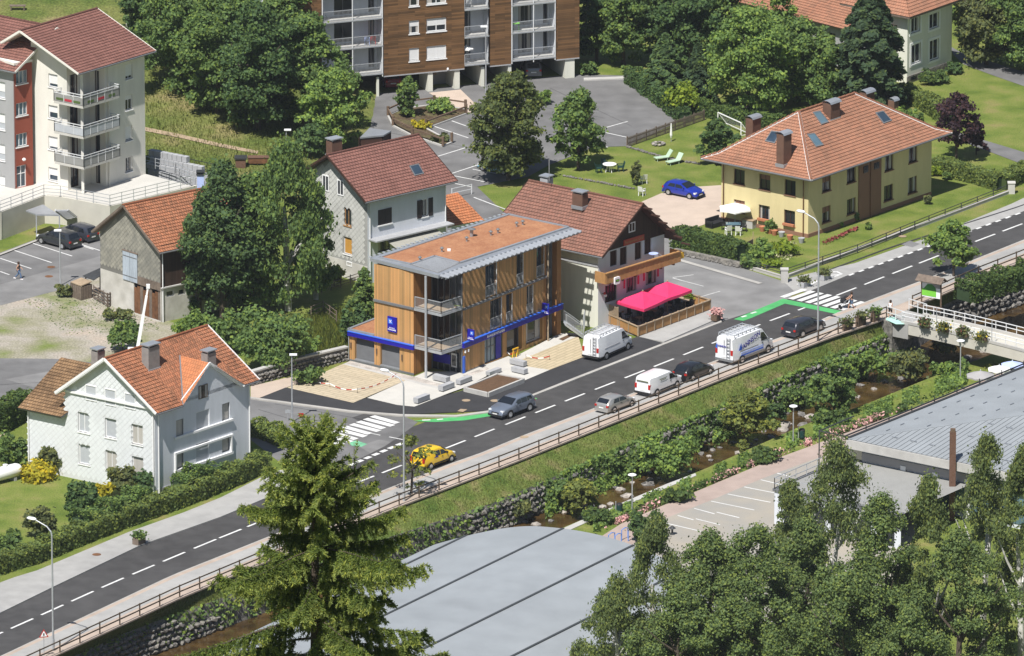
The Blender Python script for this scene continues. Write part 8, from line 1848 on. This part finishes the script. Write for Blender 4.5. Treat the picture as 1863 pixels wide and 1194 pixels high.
# between barn and bank
T(405,578,288,165,'conifer','tall dense conifer in front of the barn roof','oval',dens=1.2); T(362,575,350,80,'conifer','smaller conifer against the barn flank','oval',dens=1.2); T(458,565,300,130,'mid','dark tree squeezed between conifer and birch'); T(525,565,262,200,'mid','large drooping birch left of the house with dark shutters','weep',bark='bark_birch',dens=1.15); T(575,545,330,90,'mid','smaller birch touching the slate gable','weep',bark='bark_birch')
for a in ((492,675,566,165,'mid','large bush over the rubble garden wall'),(420,640,560,90,'mid','bush left of the large wall bush'),(350,618,566,90,'bright','bright bush beside the barn flank'),(224,640,578,66,'mid','round bush behind the crane boom'),(608,520,482,46,'yellowgreen','yellow green bush at the slate gable foot'),(650,625,545,60,'dark','dark shrub touching the low bank wing'),(560,700,668,60,'mid','low plant hanging over the garden wall'),(540,640,610,90,'bright','rank growth in the wild garden'),(120,540,516,40,'olive','dry weeds beside the shack'),(215,580,560,60,'olive','weeds at the barn wall foot')): T(*a,'bush',name='bush',cat='bush')
T(664,606,486,58,'mid','slim tree standing against the larch wall','oval')
# car park
T(925,328,124,158,'pear','large round fruit tree shading the pale blue car',dens=1.25); T(1052,308,160,108,'mid','upright leafy tree right of the round fruit tree','oval',low=.1); T(742,214,138,56,'mid','young tree on the planting island','oval',low=.08)
for a in ((800,208,182,60,'bright','leafy shrub in the middle of the planting island'),(765,235,220,46,'gold','yellow flowering plant on the planting island'),(800,258,244,40,'olive','low plant at the tip of the planting island'),(1072,136,112,40,'mid','small bush at the corner of the wooden block'),(1142,136,118,30,'bright','small bush at the upper kerb'),(1240,207,148,80,'lime','bright lime bush beside the car park'),(985,190,165,40,'bright','bush behind the round fruit tree')): T(*a,'bush',name='bush',cat='bush')
# upper wood
for a in ((1085,112,-50,100,'dark','dark tree beside the end of the wooden block'),(1135,118,-60,120,'mid','tree second from the wooden block'),(1195,112,-70,130,'dark','shaded tree at the back of the upper wood'),(1255,135,-60,130,'dark','dark tree left of the big light one'),(1310,115,-70,140,'mid','tall tree behind the big light one'),(1360,210,8,185,'bright','big light green tree above the football goal'),(1450,185,32,140,'mid','tree before the orange wing roof'),(1500,195,60,110,'mid','smaller tree left of the tall fir'),(1410,120,-20,120,'bright','tree at the corner of the orange wing roof')): T(*a)
T(1210,168,62,105,'conifer','dark green fir at the edge of the car park','cone',dens=1.5,size=.15); T(1270,190,80,80,'firdark','grey-green fir behind the lime bush','cone',dens=1.4,size=.15); T(1582,200,-30,122,'firdark','tall dark fir beside the manor house','column',dens=1.6,size=.15)
for a in ((1795,118,-60,150,'olive','dense tree beyond the upper drive'),(1860,128,-50,140,'mid','dense tree at the top right corner'),(1755,70,-70,80,'mid','tree right of the manor house')): T(*a)
T(1740,292,166,96,'purple','purple-leaved tree right of the yellow house',dens=.5,low=.25); T(1776,282,218,42,'purple','small purple-leaved tree beside the branch drive',low=.1); T(1305,300,216,74,'dark','dark round tree beside the football goal',low=.05); T(1158,338,290,22,'olive','tiny round tree on the lawn',low=.1,size=.12)
T(1735,505,398,96,'bright','light leafy street tree above the information board',low=.2,dens=.95); T(748,900,786,96,'yellowgreen','thin sparse street tree in front of the yellow van','sparse',dens=.55,size=.085,low=.12)
for a in ((1700,152,128,60,'hedge','shrubs at the manor house wall'),(1735,135,112,40,'dark','dark shrub at the manor house corner'),(1650,230,196,46,'bright','bright bush behind the yellow house roof'),(1672,250,205,40,'mid','bush between the yellow house and the purple tree'),(1702,320,302,26,'lime','lime green plant at the yellow house corner'),(1723,328,312,16,'mid','small plant under the garden hedge'),(1688,372,352,16,'olive','rose bush at the far corner of the yellow house'),(1580,418,406,12,'mid','small garden plant on the lawn strip'),(1525,412,400,24,'bright','bright plant at the shaded wall'),(1553,402,388,22,'mid','plant beside the brown stair panel'),(1380,470,435,60,'bright','tall vegetables in the vegetable patch'),(1425,462,440,70,'lime','leafy vegetable rows in the vegetable patch'),(1365,488,462,46,'mid','green bush at the corner of the vegetable patch'),(1400,484,470,50,'lime','salad rows at the edge of the vegetable patch'),(1403,424,398,26,'mid','climbing plant at the yellow house wall')): T(*a,'bush',name='garden_plant',cat='plant',size=.12,dens=1.3)
# white house garden
T(68,873,840,58,'gold','clipped yellow dome bush on the lawn','dome',name='clipped_bush',cat='bush',size=.12,dens=1.8)
for a in ((25,850,790,62,'mid','leafy bush behind the gas tank'),(92,862,812,52,'olive','wispy shrub at the annex wall'),(157,868,838,34,'bright','small rounded shrub under the left window'),(150,937,878,68,'dark','dark rounded shrub on the lawn edge'),(192,905,876,40,'gold','yellow flowering shrub at the gable'),(222,902,848,60,'olive','open branching shrub under the middle window'),(258,900,852,46,'dark','shrub at the near corner of the white house'),(76,975,916,72,'olive','sparse shrub by the left garden hedge'),(15,1010,965,60,'mid','bush at the left end of the roadside hedge'),(310,880,850,22,'mid','small bush at the street side of the white house'),(400,850,836,50,'olive','lavender strip along the white house')): T(*a,'bush',name='shrub',cat='shrub',size=.13,dens=1.2)
# stream side
SZ = -3.3
for a in ((1358,806,716,108,'yellowgreen','yellow green tree in the middle of the stream'),(1058,932,872,86,'yellowgreen','low yellow green tree near the pool hall'),(1517,768,648,104,'mid','leafy tree on the bend of the stream'),(1351,828,800,24,'yellowgreen','sapling beside the stream riffle')): T(*a,z=SZ,low=.12)
for a in ((1215,868,792,120,'bright','wide bush leaning over the stream'),(1095,872,815,90,'mid','bush under the middle of the grassy bank'),(1150,860,812,60,'mid','bush left of the wide leaning bush'),(1000,918,868,90,'mid','bush below the stone wall near the pool hall'),(1265,815,772,60,'mid','bush right of the wide leaning bush'),(1300,790,750,50,'dark','dark bush against the stream wall'),(1440,740,700,60,'mid','bush at the wall behind the leafy tree'),(1410,770,730,50,'dark','shaded bush behind the yellow green tree'),(1590,690,632,70,'bright','bright climber at the footbridge abutment'),(1650,700,638,80,'olive','bush beside the shadow of the footbridge'),(1712,695,658,50,'bright','bright bush left of the mushroom lamp'),(1742,690,650,46,'mid','rounded bush behind the mushroom lamp'),(1545,690,640,50,'bright','climber on the wall near the footbridge'),(1720,645,615,60,'olive','bush under the footbridge on the far side'),(940,945,905,60,'olive','dry bush at the wall end above the pool hall'),(1810,690,660,60,'yellowgreen','garden plants at the blue parasols')): T(*a,'bush',z=SZ,name='stream_bush',cat='bush')
T(1176,985,930,66,'dark','round dark bush at the end of the low path','bush',z=ZL,name='round_bush',cat='bush',dens=1.4)
for x,y,w_,q in ((1510,772,75,'first'),(1395,840,70,'second'),(1235,912,60,'third'),(1085,950,70,'last')): T(x,y,y - 24,w_,'hedge',q + ' low dark shrub along the pink path counted from the footbridge','bush',z=ZL,name='bank_shrub',cat='shrub',group='low shrubs along the stream path')
# birches in front
for a in ((1195,1275,935,190,'birch','birch nearest the curved roof'),(1125,1290,1040,170,'birch','low birch at the curved roof edge'),(1285,1280,958,210,'grove','leafy tree second from the curved roof'),(1375,1290,945,220,'grove','leafy tree before the lower car park'),(1465,1260,940,200,'grove','leafy tree below the flat annex'),(1520,1200,790,210,'birch','tall birch before the flat annex'),(1435,1190,860,150,'birch','slender birch left of the tall one'),(1600,1290,890,220,'grove','birch below the white fascia'),(1685,1285,850,170,'birch','birch left of the brown flue'),(1790,1240,772,190,'birch','tall birch right of the brown flue'),(1858,1260,795,170,'birch','birch at the right edge'),(1750,1300,950,230,'grove','leafy tree in the bottom right corner'),(1235,1310,1070,220,'grove','light green tree at the bottom middle'),(1540,1310,1040,240,'grove','leafy tree at the bottom right middle'),(1340,1320,1085,220,'grove','light crowned tree low at the bottom'),(1650,1330,1100,170,'grove','low leafy tree right of the bottom middle')): T(*a,'weep' if a[4] == 'birch' else 'oval',z=ZL,low=.12,dens=.8,size=.078,bark='bark_birch' if a[4] == 'birch' else 'bark')
# hedges ---------------------------------------------------------
def hedge(label,pts,h,w_,mt,z=0.,rough=.1,size=.09,dens=150,name='hedge'):
 pp = [P(x,y,z) for x,y in pts]; t = thing(name,label,'hedge',pp[0]); Cs,Ns = [],[]; core = MB()
 for a,b in zip(pp,pp[1:]):
  d = b - a; L_ = d.length; d.normalize(); n_ = V((-d.y,d.x,0)); n_ = n_ if n_.y < 0 else -n_; core.bar(a + V((0,0,h * .42)),b + V((0,0,h * .42)),w_ * .7,h * .8)
  k = int(L_ * dens * (2 * h + w_)); u = RNG.uniform(-.1,L_ + .1,k); f = RNG.uniform(0,2 * h + w_,k); s = np.where(f < h,-1,np.where(f > h + w_,1,0)); off_ = np.where(s == 0,f - h - w_ / 2,s * w_ / 2); zz = np.where(s == 0,h,np.where(s < 0,f,f - h - w_))
  wob = rough * (np.sin(u * 1.7 + pts[0][0]) + np.sin(u * 4.1)) * .5; off_ = off_ * (1 + wob * .6) + RNG.normal(size=k) * .05; zz = np.maximum(.03,zz * (1 + wob) + RNG.normal(size=k) * .06)
  A,D_,N_ = np.array(a),np.array(d),np.array(n_); C = A + np.outer(u,D_) - np.outer(off_,N_); C[:,2] += zz; Cs.append(C); Ns.append(np.where((s == 0)[:,None],np.array([0,0,1.]),-s[:,None] * N_[None,:]) + RNG.normal(size=(k,3)) * .5)
 C,N = np.concatenate(Cs),unit(np.concatenate(Ns)); X,Y = axes(N,RNG.uniform(.6,1.2,len(C)) * size); C = C - np.array(pp[0])
 obj('foliage',quads('leaves',C,X,Y,'leaf_' + mt),t,False); core.build('stems','leaf_firdark',t)
hedge('clipped hedge on the low wall by the restaurant street',[(1230,447),(1290,463),(1348,478)],1.75,1.5,'hedge'); hedge('clipped hedge bending round the lawn right of the yellow house',[(1700,312),(1770,330),(1822,345),(1866,322),(1900,305)],1.25,1.4,'hedge_light'); hedge('clipped hedge between the yellow house and the manor lawn',[(1640,178),(1690,200),(1722,222)],1.3,1.5,'hedge_light'); hedge('long hedge behind the football goal',[(1268,205),(1330,222),(1420,238)],1.3,1.3,'hedge')
hedge('long uneven hedge along the roadside of the white house',[(-40,1052),(60,1022),(150,985),(240,950),(330,918),(400,890),(478,855)],1.35,1.5,'hedge_light',rough=.22); hedge('dark leafy middle stretch of the roadside hedge',[(140,975),(200,955),(262,925)],1.7,1.5,'mid',rough=.3); hedge('tall leafy end of the roadside hedge at the junction',[(325,905),(390,880)],1.75,1.5,'mid',rough=.3)
hedge('tall clipped hedge at the far left of the white house',[(-60,800),(0,785),(48,756)],2.2,1.5,'hedge'); hedge('low hedge between the white house and the side street',[(460,790),(490,796),(522,812)],1.1,1.6,'hedge_light',rough=.2); hedge('ivy covered top of the far stream wall',[(1752,548),(1800,535),(1880,512)],1.5,2.2,'hedge',rough=.3); hedge('shaded shrubs along the kerb of the upper car park',[(1150,150),(1200,185),(1245,222)],1.1,1.4,'dark',rough=.4)
# uncounted growth -------------------------------------------------
def cover(name,label,fn,n,size,mt,tall=1.,kind='stuff',cat='plants'):
 C = np.array([fn() for _ in range(n)]); N = unit(RNG.normal(size=(n,3)) * .7 + np.array([0,-.3,.35])); X,Y = axes(N,RNG.uniform(.6,1.4,n) * size)
 if tall > 1: X = X * .35; Y = np.stack([RNG.normal(size=n) * .25,RNG.normal(size=n) * .25,np.ones(n)],1) * (RNG.uniform(.6,1.4,n) * size * tall)[:,None]; C[:,2] += Y[:,2]
 o = obj(name,quads(name,C,X,Y,mt)); tag(o,label,cat,kind=kind)
R_ = random.Random(9)
def on_bank():
 x = R_.uniform(-60,1860); t = R_.random() ** .8; a = P(x,polyx(FENCE,x),0); b = ipol(TW_,a.x); q = lerp(a,V((a.x,b.y,b.z)),.06 + .94 * t); return (q.x,q.y,q.z)
def on_wall(x0,x1):
 def f(): x = R_.uniform(x0,x1); q = foot(x); s = R_.random(); return (q.x + R_.uniform(-.2,.2),q.y + .1 - .25 * R_.random() + .3 * s,ZB + 2.5 * s + .1)
 return f
def near_bank(lo,hi,x0=1080,x1=1760):
 def f():
  x = R_.uniform(x0,x1)
  for _ in range(4):
   if noise.noise(V((x * .035,lo * 9,0))) > (.08 if lo > .6 else -.12): break
   x = R_.uniform(x0,x1)
  k = polyx(KERB,x) + 6; e = polyx([(1080,975),(1180,930),(1384,844),(1560,780),(1720,722),(1800,692)],x); q = P(x,lerp(k,e,R_.uniform(lo,hi)),ZL); return (q.x,q.y,ZL + .03 + R_.random() ** 2 * .35)
 return f
cover('bank_tufts','rough grass tufts on the bank below the fence',on_bank,16000,.055,'leaf_grass',1.5,cat='grass'); cover('wall_ivy','ivy and climbers hanging on the stream wall',on_wall(1020,1640),16000,.12,'leaf_bright'); cover('wall_weeds','weeds growing from the stream wall at the left',on_wall(120,1020),2600,.12,'leaf_bright')
def stream_edge():
 while 1:
  x = R_.uniform(990,1660); q = foot(x)
  if noise.noise(V((x * .03,3,0))) > -.2: return (q.x,q.y - abs(R_.gauss(0,.9)),ZB + .1 + R_.random() ** 2 * .9)
cover('stream_edge_plants','loose bright plants along the foot of the stream wall',stream_edge,14000,.10,'leaf_bright')
cover('bank_plants','green ground cover between stream and pink path',near_bank(.05,.8),9000,.09,'leaf_bright'); cover('flower_bed','pink and cream flowers along the pink path',near_bank(.74,1.0,1090,1640),2600,.09,'leaf_flower'); cover('flower_leaves','leaves of the flower bed along the pink path',near_bank(.7,1.0),4000,.11,'leaf_hedge')
def on_meadow(): q = G(R_.uniform(265,600),R_.uniform(90,318)); return (q.x,q.y,q.z)
cover('meadow_grass','long dry grass on the meadow slope',on_meadow,9000,.08,'leaf_grass',1.8,cat='grass')
def in_quad(pts,z=0.):
 a,b,c,d = pts
 def f(): u,v = R_.random(),R_.random(); x = lerp(lerp(a[0],b[0],u),lerp(d[0],c[0],u),v); y = lerp(lerp(a[1],b[1],u),lerp(d[1],c[1],u),v); q = P(x,y,z); return (q.x,q.y,q.z)
 return f
cover('wild_grass','long grass in the wild garden behind the bank',in_quad([(470,600),(640,560),(650,640),(520,670)]),5000,.10,'leaf_grass',2.4,cat='grass'); cover('yard_weeds','weeds scattered over the gravel yard',in_quad([(40,545),(230,545),(300,600),(120,610)]),1300,.07,'leaf_mid',1.0)
for nm,lb,q,mt,n in (('window_flowers','red flowers under the shaded wall of the yellow house',[(1495,440),(1560,412),(1562,416),(1497,445)],'leaf_red',130),('vegetable_leaves','leaves and blossoms in the vegetable patch',[(1370,445),(1450,440),(1440,470),(1385,488)],'leaf_cream',350)): cover(nm,lb,in_quad(q,.2),n,.09,mt)
# planters and flower boxes
for i,(px,py,z,w_,d,h,tub,fl,lb) in enumerate(((253,989,.125,.95,.6,.5,'wood_old','mid','wooden planter on the pavement by the roadside hedge'),(1463,521,.05,.95,.6,.45,'concrete_grey','olive','flower planter nearer the crossing on the white markings'),(1500,508,.05,1.,.6,.45,'concrete_grey','olive','flower planter further from the crossing on the white markings'),(1304,582,.12,.9,.6,.5,'wood_post','flower','flower planter at the tip of the terrace pavement'),(1252,556,.12,.6,.6,.6,'plastic_black','lime','potted bush at the far end of the terrace'),(1541,600,.13,.9,.35,.55,'wood_post','olive','flower box on the fence left of the footbridge'),(1566,592,.13,1.1,.35,.75,'wood_post','olive','leafy flower box in the middle of the fence end'),(1592,584,.13,.9,.35,.75,'wood_post','mid','flower box nearest the footbridge'))):
 t,p = planter(px,py,z,w_,d,h,tub,lb); n = 260; C = RNG.normal(size=(n,3)) * np.array([w_ * .28,w_ * .22,.16]) + np.array([0,0,h + .18]); X,Y = axes(unit(RNG.normal(size=(n,3)) + np.array([0,-.5,.8])),RNG.uniform(.05,.11,n)); obj('foliage',quads('leaves',C,X,Y,'leaf_' + fl),t,False)
for i,k in enumerate((.17,.30,.435,.565)):
 p = lerp(BA,BB,k) - BN * .18 + V((0,0,.38)); t = thing('bridge_flower_box',('first','second','third','fourth')[i] + ' flower box hanging on the footbridge counted from the road','flower box',p); MB().box(p,(.95,.3,.28),BD,BN).build('box','wood_post',t); MB().bar(p - V((0,0,.1)),p + BN * .2 - V((0,0,.1)),.05).build('hook','steel_dark',t)
 for mt,n in (('leaf_olive',240),('leaf_red' if i % 2 == 0 else 'leaf_yellow',32)): C = RNG.normal(size=(n,3)) * np.array([.3,.22,.2]) + np.array([0,-.02,.26]); X,Y = axes(unit(RNG.normal(size=(n,3))),RNG.uniform(.06,.12,n)); obj('foliage' if 'olive' in mt else 'blossom',quads('leaves',C,X,Y,mt),t,False)
# ------------------------------------------------------------------ the spruce in front of the viewer
def spruce():
 d = ray(572,792); top = CAMP + d * (250 / d.dot(FW)); zg = lerp(112,214,(-500 - top.y) / 332); H = top.z - zg; t = thing('spruce','tall spruce with drooping branches close to the viewer','tree',V((top.x,top.y,zg)))
 m = MB(); m.tube([(0,0,-.3),(0,0,H * .5),(0,0,H - 2),(.02,0,H - .1)],[.45,.28,.075,.015],8); m.build('trunk','bark',t,world=False)
 r = random.Random(12); CC,XX,YY,TT = [],[],[],[]; bm_ = MB()
 def needles(p0,d0,L_,dens=1.,tipf=.25):
  k = max(3,int(L_ / .028 * dens)); s = np.linspace(0,L_,k)[:,None]; C = np.array(p0) + s * np.array(d0); n3 = 4; C = np.repeat(C,n3,0); dd = unit(np.array(d0)[None,:] * .75 + RNG.normal(size=(len(C),3)) * .55); ln = RNG.uniform(.03,.055,len(C))[:,None]; C = C + dd * ln; X = unit(np.cross(dd,RNG.normal(size=(len(C),3)))) * .011; CC.append(C); XX.append(X); YY.append(dd * ln); TT.append(np.repeat(s[:,0] > L_ * (1 - tipf),n3))
 dep = .12; lev = 0
 while dep < 11:
  nb = 6 if dep < 2.0 else 4; base = r.uniform(0,6.28); fine = 1. if dep < 6.4 else .4
  for i in range(nb):
   a = base + 2 * pi * i / nb + r.uniform(-.3,.3); L_ = (.32 + .66 * dep ** .75) * r.uniform(.6,1.1) * (1.6 if dep > 1.9 and r.random() < .3 else 1.3 if dep < 2.2 else 1) * (1.3 if cos(a) > .25 and dep > 2.2 else 1); az = V((cos(a),sin(a),0)); side = V((-az.y,az.x,0)); rise = .7 if dep < .8 else max(.05,.5 - .10 * dep) + r.uniform(-.14,.14)
   n = max(5,int(L_ / .16)); pts = []
   for k in range(n + 1): s = k / n; pts.append(V((0,0,H - dep)) + az * L_ * s * .97 + V((0,0,L_ * (rise * s - .34 * s * s * min(1,dep / 2.) + .20 * s ** 4))))
   bm_.tube(pts,[.006 + .007 * L_ * (1 - k / n) for k in range(n + 1)],5,False)
   for k in range(n):
    p,q = pts[k],pts[k + 1]; dq = (q - p).normalized(); s = (k + .5) / n
    needles(p,dq,(q - p).length,fine,1. if k > n - 3 else 0.)
    if s < .12 and dep > 1: continue
    for sg in (-1,1):
     for j in range(3 if fine == 1 else 1):
      tl = (.14 + .44 * min(1,dep / 3)) * r.uniform(.5,1.35) * (1 - .6 * s) + .05; dn = .3 + 1.7 * min(1,dep / 2.5) * (1 - .5 * s); dd = (side * sg * r.uniform(.35,.9) + dq * .55 + V((0,0,-dn * r.uniform(.6,1.3)))).normalized(); o = lerp(p,q,r.random()); needles(o,dd,tl,fine,.42)
      if dep > 1.5 and r.random() < .55 * fine: needles(o + dd * tl * .5,(dd + side * sg * .6 + V((0,0,-.3))).normalized(),tl * .6,fine,.3)
  dep += .24 + .055 * min(dep,6); lev += 1
 for dx,dy,hh in ((0,0,.7),(.10,.04,.45),(-.16,.0,.5),(.95,.1,.75),(-.45,-.1,.45),(.4,.2,.4)):                       # upright leading shoots
  b = V((dx,dy,H - .25 - (abs(dx) * .75))); needles(b,(V((dx * .1,0,1))).normalized(),hh,.8,.6); bm_.tube([b - V((dx * .4,dy * .4,.25)),b,b + V((0,0,hh))],[.012,.01,.004],5,False)
 bm_.build('branches','bark',t,world=False); C,X,Y,tp = (np.concatenate(q) for q in (CC,XX,YY,TT))
 obj('needles',quads('needles',C[~tp],X[~tp],Y[~tp],'leaf_spruce'),t,False); obj('young_needles',quads('young_needles',C[tp],X[tp],Y[tp],'needle_tip'),t,False)
 print('spruce needles',len(C),'height',H)
spruce()
# ------------------------------------------------------------------ the air
hz = bpy.data.materials.new('air'); hz.use_nodes = True; MATS['air'] = hz; n_ = hz.node_tree.nodes; n_.remove(n_['Principled BSDF']); pv = n_.new('ShaderNodeVolumePrincipled'); pv.inputs['Color'].default_value = (.86,.91,1,1); pv.inputs['Density'].default_value = .00004; pv.inputs['Anisotropy'].default_value = .2; hz.node_tree.links.new(pv.outputs[0],n_['Material Output'].inputs['Volume'])
hb = MB().hexa([V((x,y,z)) for z in (-7,392) for x,y in ((-420,-1520),(420,-1520),(420,960),(-420,960))]).build('haze','air'); hb['kind'] = 'stuff'; tag(hb,'thin summer haze in the air over the valley','haze')
